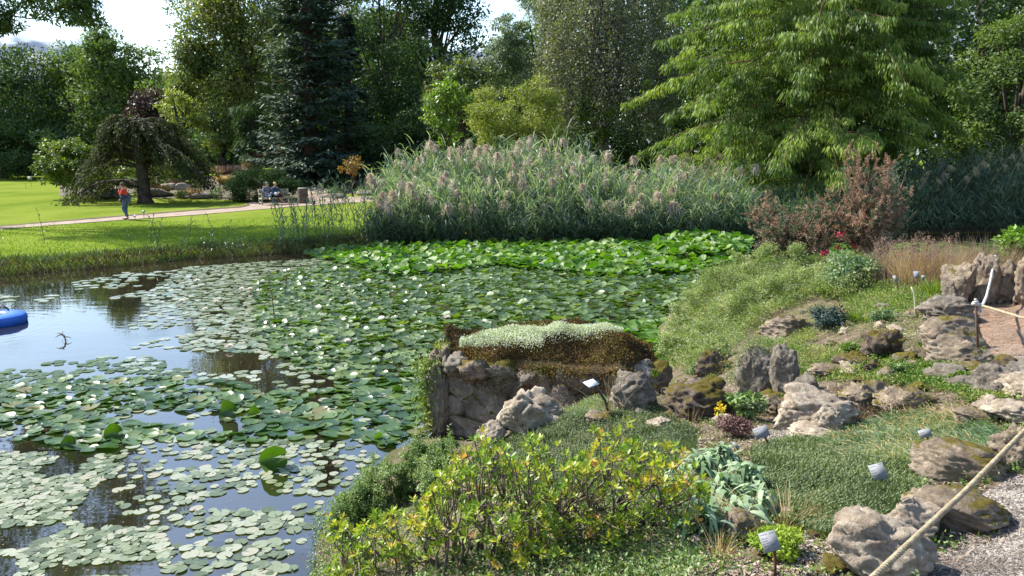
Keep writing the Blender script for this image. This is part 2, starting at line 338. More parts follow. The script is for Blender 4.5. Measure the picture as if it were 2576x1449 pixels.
def draped(name, lo, hi, mat, nu=60, nv=6, dz=.015, kind='structure'):
    lo = np.array(lo, float); hi = np.array(hi, float)
    def rs(p, n): s = np.concatenate([[0], np.cumsum(np.hypot(*np.diff(p, axis=0).T))]); t = np.linspace(0, s[-1], n); return np.stack([np.interp(t, s, p[:, 0]), np.interp(t, s, p[:, 1])], -1)
    a = rs(lo, nu); b = rs(hi, nu); A, _ = GF(a[:, 0], a[:, 1]); B, _ = GF(b[:, 0], b[:, 1])
    V = np.stack([A + (B - A) * k / (nv - 1) for k in range(nv)], 0); V[..., 2] = zfar(V[..., 0], V[..., 1]) + dz
    i, j = np.meshgrid(np.arange(nv - 1), np.arange(nu - 1), indexing='ij')
    Q = np.stack([i * nu + j, i * nu + j + 1, (i + 1) * nu + j + 1, (i + 1) * nu + j], -1).reshape(-1, 4)
    return tag(MB().add(V, Q).build(name, mat), kind=kind)
draped('flowerbed_soil', [(150, 494), (370, 499), (480, 500), (560, 502), (650, 506), (760, 498), (830, 490), (960, 486)], [(150, 462), (370, 450), (480, 446), (560, 440), (650, 440), (760, 440), (830, 440), (960, 440)], M['bed'], 60, 14, .014)
draped('path', [(-140, 588), (0, 578), (310, 554), (500, 541), (625, 530), (740, 520), (850, 513), (1000, 503)], [(-140, 581), (0, 571), (310, 545), (500, 530), (612, 522), (635, 505), (760, 497), (1000, 494)], M['path'], 90, 6, .024)
draped('side_path', [(762, 507), (800, 505), (850, 502), (880, 500)], [(775, 474), (785, 473), (795, 472), (806, 471)], M['path'], 20, 16, .034)
draped('lawn_edging', [(-140, 581.5), (0, 571.5), (310, 545.5), (500, 530.5), (612, 522.5), (632, 517), (625, 513)], [(-140, 579.5), (0, 569.5), (310, 543), (500, 528), (608, 520), (624, 516), (618, 513)], M['edge_soil'], 80, 3, .04)
# ------------------------------------------------------------------ trees
M['f_dark'] = fmat('leaf_dark', [(.032, .06, .024), (.055, .10, .036), (.09, .145, .045)], .3, .65, .35, spec=.2)
M['f_mid'] = fmat('leaf_mid', [(.06, .10, .032), (.10, .155, .042), (.16, .22, .055)], .35, .6, .3, spec=.25)
M['f_syc'] = fmat('leaf_sycamore', [(.075, .10, .034), (.13, .17, .048), (.26, .25, .08)], .38, .45, .3)
M['f_yel'] = fmat('leaf_yellowgreen', [(.11, .15, .03), (.21, .25, .05), (.36, .36, .09)], .4, .5, .6)
M['f_lime'] = fmat('leaf_lime', [(.08, .13, .02), (.13, .21, .03), (.22, .31, .05)], .35, .45, .7)
M['f_copper'] = fmat('leaf_copper', [(.028, .02, .016), (.048, .029, .022), (.07, .042, .03)], .25, .5, .5, tcol=(1.5, .7, .6))
M['f_grey'] = fmat('leaf_greygreen', [(.08, .12, .055), (.14, .19, .095), (.24, .30, .17)], .3, .5, .4, spec=.35)
M['f_birch'] = fmat('leaf_birch', [(.075, .095, .05), (.15, .165, .10), (.25, .25, .17)], .3, .5, .5, spec=.4)
M['f_conif'] = fmat('needle_bluegreen', [(.034, .062, .040), (.062, .105, .066), (.11, .165, .10)], .12, .6, .5)
M['f_cyp'] = fmat('needle_cypress', [(.05, .095, .02), (.13, .20, .032), (.32, .39, .075)], .45, .55, .35)
M['f_weep'] = fmat('leaf_weeping', [(.03, .038, .018), (.06, .075, .03), (.12, .14, .05)], .25, .7, .8, spec=.15)
M['f_yew'] = fmat('leaf_yew', [(.05, .08, .014), (.095, .14, .02), (.19, .23, .035)], .35, .5, .8)
M['f_junip'] = fmat('needle_juniper', [(.018, .042, .014), (.035, .072, .022), (.06, .105, .03)], .1, .85, .8, spec=.08)

def px_box(x0, x1, top, bot, Y):
    a = PY((x0 + x1) / 2, top, Y); b = PY((x0 + x1) / 2, bot, Y); rx = (x1 - x0) / 2 * Y * 1.0 / F / rays(0, 400)[1]
    c = (a + b) / 2; return c, rx, (a[2] - b[2]) / 2
def crown(mb, c, rad, ncl, n, leaf, clr=.24, up=.25, sh=.55, wr=.55, hang=.0, gaps=0, rnd=None):
    rad = np.asarray(rad, float); c = np.asarray(c, float)
    d = rdir(ncl); d[:, 2] = d[:, 2] * .95; rr = rng.uniform(.35, 1.0, ncl) ** .55
    cc = c + d * rr[:, None] * rad * (1 - clr * .75)
    cr = clr * rad.mean() * rng.uniform(.55, 1.35, ncl)
    if gaps: keep = rng.random(ncl) > gaps; cc = cc[keep]; cr = cr[keep]
    pr = cr ** 2 / (cr ** 2).sum(); k = rng.choice(len(cc), n, p=pr); dd = rdir(n); dd[:, 2] = dd[:, 2] * .8 + up * .3
    P = cc[k] + dd * (cr[k] * rng.uniform(sh, 1.12, n))[:, None] * np.array([1, 1, .75])
    D = unit(rdir(n) + dd * .5 + np.array([0, 0, -.25 - hang])); Nn = unit(dd * .7 + rdir(n) * .6 + np.array([0, 0, .5]))
    L = leaf * rng.uniform(.6, 1.4, n); tone = rng.random(len(cc))[k] * .55 + rng.random(n) * .45
    quads(mb, P, D, Nn, L, L * wr, a=tone); return cc, cr
def limbs(mb, base, top, cc, r0, sel=14):
    base = np.array(base, float); top = np.array(top, float)
    t = np.linspace(0, 1, 8)[:, None]; pts = base + (top - base) * t + np.concatenate([np.zeros((1, 3)), rng.normal(size=(7, 3)) * [r0 * .6, r0 * .6, 0]])
    tube(mb, pts, r0 * (1.2 - 1.08 * t[:, 0]) * np.where(t[:, 0] == 0, 1.3, 1), 9)
    for q in cc[rng.permutation(len(cc))[:sel]]:
        s = rng.uniform(.25, .8); p0 = base + (top - base) * s; midp = (p0 + q) / 2 + np.array([0, 0, -.06]) * np.linalg.norm(q - p0)
        tt = np.linspace(0, 1, 6)[:, None]; pts = p0 * (1 - tt) ** 2 + 2 * midp * tt * (1 - tt) + q * tt ** 2
        tube(mb, pts, r0 * (.5 - .42 * tt[:, 0]) * (1.1 - s * .5), 6)
def broad(name, label, cat, x0, x1, top, bot, Y, mat, ncl=40, dens=2.2, leaf=.3, clr=.24, gaps=0, bark='bark', group=None, zb=.4, ry=.85, r0=.35, sel=12, wr=.55, hang=0, sh=.55, tx=None, extra=None):
    c, rx, rz = px_box(x0, x1, top, bot, Y); zb = float(zfar(c[0], c[1])) if zb == .4 else zb
    bx = c[0] if tx is None else PY(tx, 400, Y)[0]
    o = empty(name, (bx, c[1], zb), label, cat, group)
    mb = MB(); leaf *= 1.15; n = int(dens * (4 * rx * rz) / (leaf * leaf * wr) * 2.0)
    cc, cr = crown(mb, c, (rx, rx * ry, rz), ncl, n, leaf, clr, gaps=gaps, wr=wr, hang=hang, sh=sh)
    if extra:
        for (a0, a1, b0, b1, nn, fr) in extra:
            c2, r2, z2 = px_box(a0, a1, b0, b1, Y - rx * .3); k2, _ = crown(mb, c2, (r2, r2, z2), nn, int(n * fr), leaf, .35, wr=wr, hang=hang); cc = np.vstack([cc, k2])
    mb.build('crown', mat, o)
    tb = MB(); limbs(tb, (bx, c[1], zb - .3), (c[0] * .7 + bx * .3, c[1], c[2] + rz * .35), cc, r0, sel); tb.build('trunk', M[bark], o, smooth=True)
    return o
G1 = 'tall trees at the far left edge of the park'
broad('broadleaf_tree', 'dark broad tree at the left edge beyond the lawn', 'tree', -190, 165, 34, 500, 96, M['f_dark'], 110, 2.6, .34, .22)
broad('broadleaf_tree', 'low flat-topped green tree right of the leftmost dark tree', 'tree', 80, 290, 58, 500, 104, M['f_mid'], 90, 2.6, .34, .22)
broad('broadleaf_tree', 'tallest tree of the far left row', 'tree', 170, 372, 12, 480, 98, M['f_mid'], 100, 2.4, .34, .22, extra=[(200, 300, 60, 180, 12, .2)])
broad('broadleaf_tree', 'shorter round-topped tree beside the sky gap, right of the tallest', 'tree', 290, 445, 58, 480, 101, M['f_mid'], 80, 2.4, .33, .22)
broad('broadleaf_tree', 'low pale green tree at the foot of the sky gap', 'tree', 360, 480, 180, 460, 94, M['f_grey'], 30, 2.2, .33, .26)
broad('copper_beech', 'dark copper red tree above the weeping umbrella-shaped tree', 'tree', 310, 440, 200, 420, 84, M['f_copper'], 50, 2.6, .26, .26)
broad('broadleaf_tree', 'big olive speckled tree just left of the tall dark conifer', 'tree', 415, 770, -260, 400, 70, M['f_syc'], 210, 2.3, .24, .19, gaps=0, r0=.32, sel=34, tx=640, extra=[(405, 500, 195, 330, 12, .08), (455, 640, -60, 120, 40, .16), (425, 560, 70, 220, 22, .10)])
broad('broadleaf_tree', 'yellow green lower tree at the left foot of the big airy speckled tree', 'tree', 398, 510, 200, 372, 64, M['f_yel'], 24, 2.0, .22, .28)
broad('broadleaf_tree', 'yellow green bushy tree under the speckled tree, behind the silver-leaved reeds', 'tree', 490, 620, 250, 400, 66, M['f_syc'], 24, 2.2, .22, .28)
broad('spiky_conifer', 'dark drooping tree with bristly branches left of the tall blue-green conifer', 'tree', 582, 690, 225, 425, 63, M['f_dark'], 30, 2.4, .3, .26, wr=.22, hang=1.2)
broad('broadleaf_tree', 'dark tree immediately right of the tall blue-green conifer', 'tree', 820, 1100, -220, 440, 74, M['f_dark'], 80, 2.2, .28, .2, sel=20)
broad('broadleaf_tree', 'dark ragged high tree at the top centre beside the small patch of sky', 'tree', 950, 1235, -260, 400, 82, M['f_dark'], 170, 2.0, .3, .17, extra=[(1060, 1212, -140, 150, 26, .16)], sel=30, r0=.5)
broad('broadleaf_tree', 'dark leafy tree behind the tall conifer and the speckled tree', 'tree', 640, 920, -260, 430, 86, M['f_mid'], 60, 2.0, .32, .2)
broad('laurel_shrub', 'dense dark shrub thicket at the foot of the trees between conifer and reeds', 'shrub', 820, 1100, 290, 445, 64, M['f_dark'], 50, 2.6, .24, .22, r0=.12)
broad('laurel_shrub', 'dark undergrowth bush at the far left behind the mown lawn', 'shrub', -120, 250, 300, 445, 92, M['f_dark'], 60, 2.6, .3, .2, r0=.12)
broad('laurel_shrub', 'dark bush behind the umbrella-shaped tree, under the copper red tree', 'shrub', 230, 600, 310, 440, 76, M['f_dark'], 60, 2.4, .26, .2, r0=.12)
broad('willow_tree', 'grey-green rounded willow-like tree at the top centre, right of the patch of sky', 'tree', 1188, 1540, 10, 420, 60, M['f_grey'], 110, 2.4, .18, .18, wr=.34, hang=.8, extra=[(1290, 1560, -180, 130, 26, .3), (1195, 1330, 60, 220, 10, .1), (1215, 1345, 18, 150, 14, .10), (1292, 1420, -180, 90, 26, .2)])
broad('broadleaf_tree', 'bronze-green tree peeping out behind the lime green tree', 'tree', 1050, 1260, 120, 330, 54, M['f_syc'], 36, 2.4, .2, .24)
broad('maple_tree', 'bright lime green young tree left of the yellowish fine-leaved bush', 'tree', 1048, 1195, 168, 385, 46, M['f_lime'], 34, 2.0, .17, .24, r0=.1, extra=[(1110, 1190, 165, 250, 6, .12)])
broad('fine_leaved_shrub', 'yellowish fine-leaved tall bush behind the middle of the reed bed', 'shrub', 1150, 1460, 165, 400, 48, M['f_yel'], 60, 2.2, .17, .2, wr=.25, r0=.1, sel=30)
broad('broadleaf_tree', 'small fresh green tree between the yellowish bush and the grey weeping birch', 'tree', 1445, 1560, 215, 380, 51, M['f_lime'], 20, 2.0, .2, .28, r0=.1)
broad('broadleaf_tree', 'dark high tree filling the top right corner behind the feathery cypress', 'tree', 2180, 2780, -360, 520, 56, M['f_dark'], 90, 2.2, .26, .18, r0=.5)
broad('broadleaf_tree', 'shaded tree at the right edge just behind the right reed bed', 'tree', 2300, 2820, -20, 520, 48, M['f_mid'], 80, 2.2, .2, .18)
broad('broadleaf_tree', 'mid green tree directly behind the feathery cypress', 'tree', 1600, 2300, -380, 500, 60, M['f_mid'], 110, 2.0, .28, .2)
broad('laurel_shrub', 'dark thicket in deep shade under the feathery cypress', 'shrub', 1820, 2350, 330, 470, 46, M['f_dark'], 50, 2.4, .2, .2, r0=.1)
broad('laurel_shrub', 'dark bush filling the gap under the weeping birch behind the reeds', 'shrub', 1500, 1860, 240, 470, 57, M['f_dark'], 50, 2.4, .24, .2, r0=.1)
broad('broadleaf_tree', 'dark tree behind the bright lime green tree and yellowish bush', 'tree', 980, 1500, 150, 470, 66, M['f_dark'], 90, 2.2, .26, .16)
broad('broadleaf_tree', 'shaded tree closing the gap above the copper red tree', 'tree', 330, 640, 120, 460, 90, M['f_mid'], 60, 2.0, .3, .2)
# a tree left of the frame whose branches reach into the top left corner and shade the lawn
lt = broad('overhanging_tree', 'ash-like tree whose leafy branches hang into the top left corner of the photo', 'tree', -520, 350, -540, -22, 36, M['f_mid'], 150, 1.7, .2, .15, ry=.5, gaps=.05, r0=.22, sel=10, wr=.28, tx=-460, extra=[(20, 240, -80, 60, 34, .13), (-90, 60, -30, 110, 26, .10), (150, 262, -20, 88, 14, .05)])
# distant woodland closing the view
mb = MB(); n = 95000; px = rng.uniform(-700, 3000, n); Yd = rng.uniform(108, 132, n)
tops = np.interp(px, [-700, 60, 250, 440, 470, 560, 1000, 1180, 1300, 1420, 3000], [90, 190, 150, 210, 180, 60, 40, 190, 120, -60, -260]) + 40 * vnoise(px, px * 0, .02, 4) * 2
py = tops + (450 - tops) * rng.random(n) ** .9; P = np.stack([PY(a, b, c) for a, b, c in zip(px, py, Yd)]) if False else (np.array([0, 0, CAMZ]) + rays(px, py) * (Yd / rays(px, py)[:, 1])[:, None])
quads(mb, P, rdir(n) + [0, 0, -.3], rdir(n) + [0, -.5, .5], rng.uniform(.6, 1.3, n), rng.uniform(.5, .9, n))
tag(mb.build('distant_woodland', M['f_dark']), 'dark mass of woodland closing the view behind the park trees', 'woodland', kind='stuff')

def conifer(name, label, px_, Y, topz, R0, z0=1.0, nb=520, nc=52, mat=None):
    x = PY(px_, 400, Y)[0]; o = empty(name, (x, Y, .5), label, 'conifer'); mb = MB(); bb = MB()
    tube(bb, [(x, Y, .2), (x, Y, 4), (x + .1, Y, topz * .5), (x, Y, topz)], [.75, .55, .35, .05], 10)
    z = z0 + (topz - z0) * rng.random(nb) ** 1.25; az = rng.random(nb) * 2 * np.pi; ln = R0 * (1 - z / (topz + 1)) ** .75 * rng.uniform(.6, 1.12, nb)
    ln *= np.where(np.sin(z * 1.7) > .3, 1.08, .88)
    o3 = np.stack([np.cos(az), np.sin(az), az * 0], -1); P0 = np.stack([x + 0 * z, Y + 0 * z, z], -1)
    tt = rng.random((nb, nc)) ** .7 * .9 + .1
    C = P0[:, None] + o3[:, None] * (ln[:, None] * tt)[..., None]; C[..., 2] += (-.45 * tt + .28 * tt ** 3) * ln[:, None]
    side = np.cross(o3, [0, 0, 1.]); sgn = rng.choice([-1, 1], (nb, nc)); wdt = (ln[:, None] * .28 * (1.05 - tt)) * rng.random((nb, nc))
    C += side[:, None] * (sgn * wdt)[..., None]; C[..., 2] -= wdt * .35
    D = unit(o3[:, None] * .8 + side[:, None] * sgn[..., None] * .8 + np.array([0, 0, -.35]) + rng.normal(size=(nb, nc, 3)) * .25)
    tone = np.repeat(rng.random(nb) * .5, nc) + rng.random(nb * nc) * .5
    quads(mb, C.reshape(-1, 3), D.reshape(-1, 3), np.array([0, 0, 1.]) + rdir(nb * nc) * .45, rng.uniform(.25, .6, nb * nc), .16, a=tone)
    sel = rng.permutation(nb)[:160]; E = P0 + o3 * (ln * .8)[:, None]; E[:, 2] -= .2 * ln
    sticks(bb, P0[sel], E[sel], .05, .015, 4)
    mb.build('crown', mat or M['f_conif'], o); bb.build('trunk', M['bark_red'], o); return o
conifer('giant_conifer', 'tall dark blue-green conifer with layered drooping branches behind the bench', 785, 60, 24, 5.4, nb=760, nc=64)
conifer('giant_conifer', 'smaller blue-green conifer tucked against the right side of the tall one', 880, 67, 15, 3.6, nb=300)

# feathery swamp cypress
def cypress():
    Y = 42.0; x = PY(2060, 400, Y)[0]; o = empty('swamp_cypress', (x, Y, .4), 'big feathery bright green cypress with drooping tassels behind the right reeds', 'tree'); mb = MB(); bb = MB()
    tube(bb, [(x, Y, .1), (x - .1, Y, 3), (x + .1, Y, 9), (x, Y, 19)], [.6, .42, .3, .08], 10)
    x2 = PY(2150, 400, Y)[0]; tube(bb, [(x2, Y + .6, .1), (x2, Y + .5, 4), (x2 - .3, Y + .3, 10)], [.4, .3, .12], 9)
    for k in range(250):
        z = 1.6 + 16 * rng.random() ** .95; az = rng.uniform(0, 2 * np.pi); lr = math.cos(az)
        if math.sin(az) > .3 and rng.random() < .6: az = -az
        lr = math.cos(az)
        L = (10.6 if lr < 0 else 6.8) * rng.uniform(.55, 1.05) * min(1, .62 + .10 * z) * (1 if z < 9 else max(.35, 1 - (z - 9) / 14))
        if z < 4 and lr > .3: L *= .75
        o3 = np.array([math.cos(az), math.sin(az), 0]); sd = np.array([-o3[1], o3[0], 0]); P0 = np.array([x, Y, z]); rise = rng.uniform(.05, .35); sag = rng.uniform(.25, .5)
        t = np.linspace(0, 1, 7)[:, None]; pts = P0 + o3 * L * t + np.array([0, 0, 1]) * (rise * t - sag * t * t) * L
        tube(bb, pts, .05 - .042 * t[:, 0], 4, cap=False)
        ns = int(10 + L * 2.4); tn = rng.random(ns) ** .6 * .95 + .05; br = rng.random() * .35
        for q in tn:
            c = P0 + o3 * L * q + np.array([0, 0, 1]) * (rise * q - sag * q * q) * L + sd * rng.normal() * L * .11 * (1.2 - q)
            m = 40; rr = rng.uniform(.25, .55); dd = rdir(m); dd[:, 2] = -abs(dd[:, 2]) * 1.1
            P = c + dd * rr * rng.uniform(.1, 1, m)[:, None] * np.array([1, 1, 1.1]); D = unit(dd * np.array([.5, .5, 0]) + np.array([0, 0, -1]) + o3 * .25)
            quads(mb, P, D, rdir(m), rng.uniform(.18, .36, m), .055, a=np.clip(br + rng.random() * .35 + rng.random(m) * .3, 0, 1))
    mb.build('crown', M['f_cyp'], o); bb.build('trunk', M['bark_red'], o, smooth=True)
cypress()
# weeping birch
def birch():
    Y = 52.; c, rx, rz = px_box(1330, 1735, -260, 400, Y); o = empty('weeping_birch', (c[0], Y, .5), 'tall weeping birch with hanging grey-olive strands, left of the feathery cypress', 'tree'); mb = MB(); bb = MB()
    ns = 900; d = rdir(ns); d[:, 2] = np.abs(d[:, 2]) * 1.5 - .7; S = c + unit(d) * np.array([rx * .92, rx * .8, rz]) * (rng.uniform(.35, 1, ns) ** .5)[:, None]
    S[:, 0] = np.where((S[:, 0] < PY(1420, 0, Y)[0]) & (S[:, 2] > 16), S[:, 0] + 2, S[:, 0])
    m = 62; ln = rng.uniform(1.5, 4.5, ns); ln = np.minimum(ln, S[:, 2] - 1.2); t = rng.random((ns, m))
    P = S[:, None] + np.stack([rng.normal(size=(ns, m)) * .16 + .12 * np.sin(t * 3), rng.normal(size=(ns, m)) * .16, -t * ln[:, None]], -1)
    tone = np.repeat(rng.random(ns) * .5, m) + rng.random(ns * m) * .5
    quads(mb, P.reshape(-1, 3), np.array([0, 0, -.8]) + rdir(ns * m) * .8, rdir(ns * m), .17, .1, a=tone)
    limbs(bb, (c[0], Y, .2), (c[0], Y, c[2] + rz * .5), S[:80], .3, 40)
    mb.build('crown', M['f_birch'], o); bb.build('trunk', M['bark_grey'], o, smooth=True)
birch()
# umbrella-shaped weeping tree on the lawn
def umbrella():
    b, s = GF(365, 511); x, Y = b[0], b[1]; u = s / F; o = empty('weeping_umbrella_tree', b, 'low dark umbrella-shaped weeping tree with a thick trunk on the left lawn', 'tree'); mb = MB(); bb = MB()
    tube(bb, [(x + .05, Y, b[2] - .2), (x, Y, b[2] + .25), (x - .02, Y, 2.5), (x - .1, Y, 4.2), (x - .1, Y, 5.3)], [.62, .42, .33, .27, .1], 12)
    def br(z0, az, L, rise, drop, nl, spread=.5, z_end=.5, ex=2.6):
        o3 = np.array([math.cos(az), math.sin(az), 0]); t = np.linspace(0, 1, 10); r = L * t
        z = z0 + rise * np.sin(np.minimum(t * 1.6, 1) * np.pi / 2) - drop * t ** ex
        z = np.maximum(z, z_end); wv = np.cumsum(rng.normal(size=10)) * .09
        sd = np.array([-o3[1], o3[0], 0]); pts = np.array([x - .08, Y, 0]) + o3 * r[:, None] + sd * wv[:, None]; pts[:, 2] = z
        tube(bb, pts, .075 * (1.1 - t), 5, cap=False)
        q = rng.random(nl) ** .75 * .92 + .08; C = np.stack([np.interp(q, t, pts[:, k]) for k in range(3)], -1)
        C += np.stack([rng.normal(size=nl) * .22 * spread, rng.normal(size=nl) * .22 * spread, -rng.random(nl) * spread * .75 * q + .06], -1)
        D = unit(o3 * .6 + np.array([0, 0, -.9]) + rdir(nl) * .6)
        quads(mb, C, D, rdir(nl) + [0, 0, .8], rng.uniform(.12, .24, nl), .10, a=np.clip(rng.random() * .4 + rng.random(nl) * .5, 0, 1))
    for k in range(112):
        az = rng.uniform(0, 2 * np.pi); br(rng.uniform(4.3, 5.35), az, rng.uniform(1.5, 3.0), rng.uniform(.35, .6), rng.uniform(.6, 2.2), 190, .42, 2.9, 4.2)
    for k in range(54):
        az = rng.uniform(0, 2 * np.pi); left = math.cos(az) < 0
        if rng.random() < .3: az = rng.uniform(-.6, .6); left = False
        if math.sin(az) < -.55 and rng.random() < .8: continue
        br(rng.uniform(2.6, 4.0), az, rng.uniform(3.2, 4.9), rng.uniform(.5, 1.1), rng.uniform(2.4, 4.2) if left else rng.uniform(1.2, 2.6), 200, .6, .75 if left else 1.6)
    for k in range(12): br(1.3, rng.uniform(np.pi * .75, np.pi * 1.35), rng.uniform(3.6, 5.0), .9, 1.9, 170, .8, .55)
    mb.build('crown', M['f_weep'], o); bb.build('trunk', M['bark'], o, smooth=True)
umbrella()
broad('yew_shrub', 'rounded yellow-green evergreen shrub left of the umbrella-shaped tree', 'shrub', 82, 275, 332, 500, 53, M['f_yew'], 90, 4.6, .17, .24, r0=.15, extra=[(150, 262, 338, 470, 12, .3)])
broad('yew_shrub', 'yellow-green shrub standing behind the trunk of the umbrella-shaped tree', 'shrub', 250, 520, 350, 488, 58, M['f_yew'], 40, 2.4, .18, .22, r0=.12)
broad('juniper_shrub', 'wide dark juniper dome directly behind the bench', 'shrub', 556, 765, 418, 522, 50.5, M['f_junip'], 60, 5.0, .15, .24, r0=.1, wr=.22)
broad('japanese_maple', 'small bronze-red spreading maple right of the bench bed', 'tree', 845, 925, 390, 440, 52, fmat('leaf_bronze', [(.10, .08, .02), (.22, .12, .03), (.36, .20, .06)], .35, .5, 1), 18, 2.0, .13, .28, r0=.05, sel=12, ry=1)
# ------------------------------------------------------------------ reeds and far bank
M['reed'] = fmat('reed_blade', [(.08, .13, .065), (.15, .22, .12), (.25, .33, .21), (.40, .43, .29)], .32, .45, .8, spec=.4)
M['reed_dk'] = fmat('reed_blade_dark', [(.04, .075, .035), (.075, .12, .06), (.14, .19, .10)], .25, .45, .8)
M['reed_stalk'] = fmat('reed_stalk', [(.22, .18, .09), (.36, .30, .16)], .1, .6, 2)
M['plume'] = fmat('reed_plume', [(.42, .34, .26), (.56, .47, .38), (.68, .59, .50)], .3, .8, 2, tcol=(1.1, 1, .85))
M['silver'] = fmat('leaf_silver', [(.14, .20, .12), (.24, .31, .20), (.38, .44, .31)], .3, .5, 2)
def reed_stems(mb, B, H, nl=9, lean=.12, ll=.62, lw=.034, a0=0, az=None, droop=.55):
    n = len(B); az = rng.uniform(0, 2 * np.pi, n) if az is None else az; ln = rng.uniform(.3, 1.6, n) * lean
    ldir = np.stack([np.cos(az) * ln, np.sin(az) * ln, np.ones(n)], -1); ldir = unit(ldir)
    for k in range(3):
        def at(t): return B + ldir * (H * t)[:, None] + np.stack([np.cos(az), np.sin(az), az * 0], -1) * (lean * .6 * H * t * t)[:, None]
        sticks(mb, at(np.full(n, k / 3)), at(np.full(n, (k + 1) / 3)), .008, .007, 3, a=.35)
    for k in range(nl):
        t = (k + rng.random(n)) / nl * .8 + .2; P = at(t); la = az + (k % 2) * np.pi + rng.normal(size=n) * .7 + .3
        D = np.stack([np.cos(la), np.sin(la), rng.uniform(.8, 3.0, n)], -1)
        blades(mb, P, D, ll * rng.uniform(.7, 1.3, n), lw, droop * rng.uniform(.5, 1.5, n), 3, a=np.clip(a0 + rng.random(n), 0, 1))
    return at(np.ones(n)), az
def plume_mesh(seed):
    m = MB(); n = 110; t = rng.random(n); P = np.stack([.12 * t + 0 * t, 0 * t, .42 * t - .20 * t * t], -1); az = rng.uniform(0, 2 * np.pi, n)
    D = np.stack([np.cos(az) * .55 + .35, np.sin(az) * .55, .35 - 1.0 * rng.random(n)], -1)
    blades(m, P, D, .25 * (1.15 - t) + .06, .022, .5, 2); return m
def scatter_poly(poly, n, zz=0.0, mode='W'):
    poly = np.array(poly, float); lo = poly.min(0); hi = poly.max(0); out = []
    tot = 0
    while tot < n:
        p = lo + (hi - lo) * rng.random((n * 2, 2)); k = inpoly(p, poly); out.append(p[k]); tot += k.sum()
    return np.vstack(out)[:n]
def inpoly(p, poly):
    x, y = p[:, 0], p[:, 1]; c = np.zeros(len(p), bool); j = len(poly) - 1
    for i in range(len(poly)):
        xi, yi = poly[i]; xj, yj = poly[j]
        c ^= ((yi > y) != (yj > y)) & (x < (xj - xi) * (y - yi) / (yj - yi + 1e-12) + xi); j = i
    return c
def scatter_world(poly_px, n, z=0.0):                   # uniform on the horizontal plane inside a photo-drawn outline
    wp = W([p[0] for p in poly_px], [p[1] for p in poly_px], z)[:, :2]; return scatter_poly(wp, n)
def reed_bed(name, label, x0, x1, d0, d1, n, Hf, mat, plumes=0, nl=9, lean=.13, ll=.85, indiv=0, front_lean=True, lw=.036, clump=0):
    a = W(x0, 605, 0); b = W(x1, 605, 0); X = rng.uniform(a[0], b[0], n)
    if clump: cxs = rng.uniform(a[0], b[0], clump); X = cxs[rng.integers(0, clump, n)] + rng.normal(size=n) * .25
    dep = rng.random(n) ** 1.1 * (d1 - d0) + d0; Y = yfar(X) + dep; B = np.stack([X, Y, np.maximum(zfar(X, Y), -.05)], -1)
    pxs = X / (Y * 1.0) * F * .985 + CX; H = Hf(pxs, dep) * rng.uniform(.74, 1.1, n) * (1 + .42 * vnoise(X + 60, Y, 1.1, 55))
    az = rng.uniform(0, 2 * np.pi, n); fr = dep < d0 + 1.0; az = np.where(fr, -np.pi / 2 + rng.normal(size=n) * .6, az)
    o = empty(name, ((a[0] + b[0]) / 2, float(Y.min()), 0), label, 'reeds'); mb = MB(); tip, az = reed_stems(mb, B, H, nl, lean, ll, lw, az=az)
    f = mb.build('foliage', mat, o); f['kind'] = 'stuff'
    if plumes:
        k = rng.permutation(n)[:plumes]; k = k[np.argsort(dep[k])]
        meshes = [plume_mesh(i) for i in range(5)]; me = [m.build('plume', M['plume'], o, loc=(0, 0, 0)) for m in meshes]
        rest = MB()
        for q, idx in enumerate(k):
            sc_ = rng.uniform(.7, 1.25); rz = az[idx] + rng.normal() * .6
            if q < indiv:
                ob = me[q] if q < 5 else me[q % 5].copy()
                if q >= 5: COL.objects.link(ob); ob.parent = o
                ob.location = Vector(tip[idx]) - o.location - Vector((0, 0, .08)); ob.rotation_euler = (0, 0, rz); ob.scale = (sc_,) * 3
            else:
                Vv = np.vstack(meshes[q % 5].v) * sc_; c, s = math.cos(rz), math.sin(rz); Vv = np.stack([Vv[:, 0] * c - Vv[:, 1] * s, Vv[:, 0] * s + Vv[:, 1] * c, Vv[:, 2]], -1) + tip[idx] - [0, 0, .08]
                rest.add(Vv, np.vstack(meshes[q % 5].q), a=np.concatenate(meshes[q % 5].a))
        if rest.n: r = rest.build('plume_mass', M['plume'], o); r['kind'] = 'stuff'
    return o
draped('reed_bed_soil', [(940, 617), (1300, 612.5), (1600, 607.5), (1900, 601.5), (2100, 595), (2300, 588), (2600, 584), (3000, 580)], [(960, 540), (1300, 532), (1600, 530), (1900, 528), (2100, 528), (2300, 525), (2600, 525), (3000, 525)], M['edge_soil'], 80, 40, .03)
def Hmain(px, d): return np.interp(px, [930, 990, 1060, 1250, 1450, 1520, 1600, 1700, 1850, 1930], [2.0, 2.7, 3.2, 3.7, 3.6, 2.6, 3.1, 3.3, 3.0, 2.2]) * np.interp(d, [-1, .6, 2.5, 5], [.5, .7, .85, 1.0])
reed_bed('reed_bed', 'long bed of tall reeds with pinkish brown plumes across the pond', 955, 1560, -.6, 5.0, 1500, Hmain, M['reed'], 170, indiv=100)
reed_bed('reed_bed', 'silvery green reeds with few plumes right of the plumed bed, left of the brown gorse', 1520, 1905, -.6, 4.5, 900, lambda p, d: Hmain(p, d) * .9, M['silver'] if False else M['reed'], 60, indiv=40, lean=.2)
reed_bed('reed_bed', 'dark green reeds with leaning stalks at the right edge behind golden grasses', 1960, 2900, -.4, 5, 1300, lambda p, d: np.interp(p, [1960, 2150, 2300, 2500, 2700], [1.5, 2.0, 2.6, 3.5, 3.9]) * np.interp(d, [-1, 1, 4], [.6, .8, 1]), M['reed_dk'], 14, indiv=14, lean=.28)
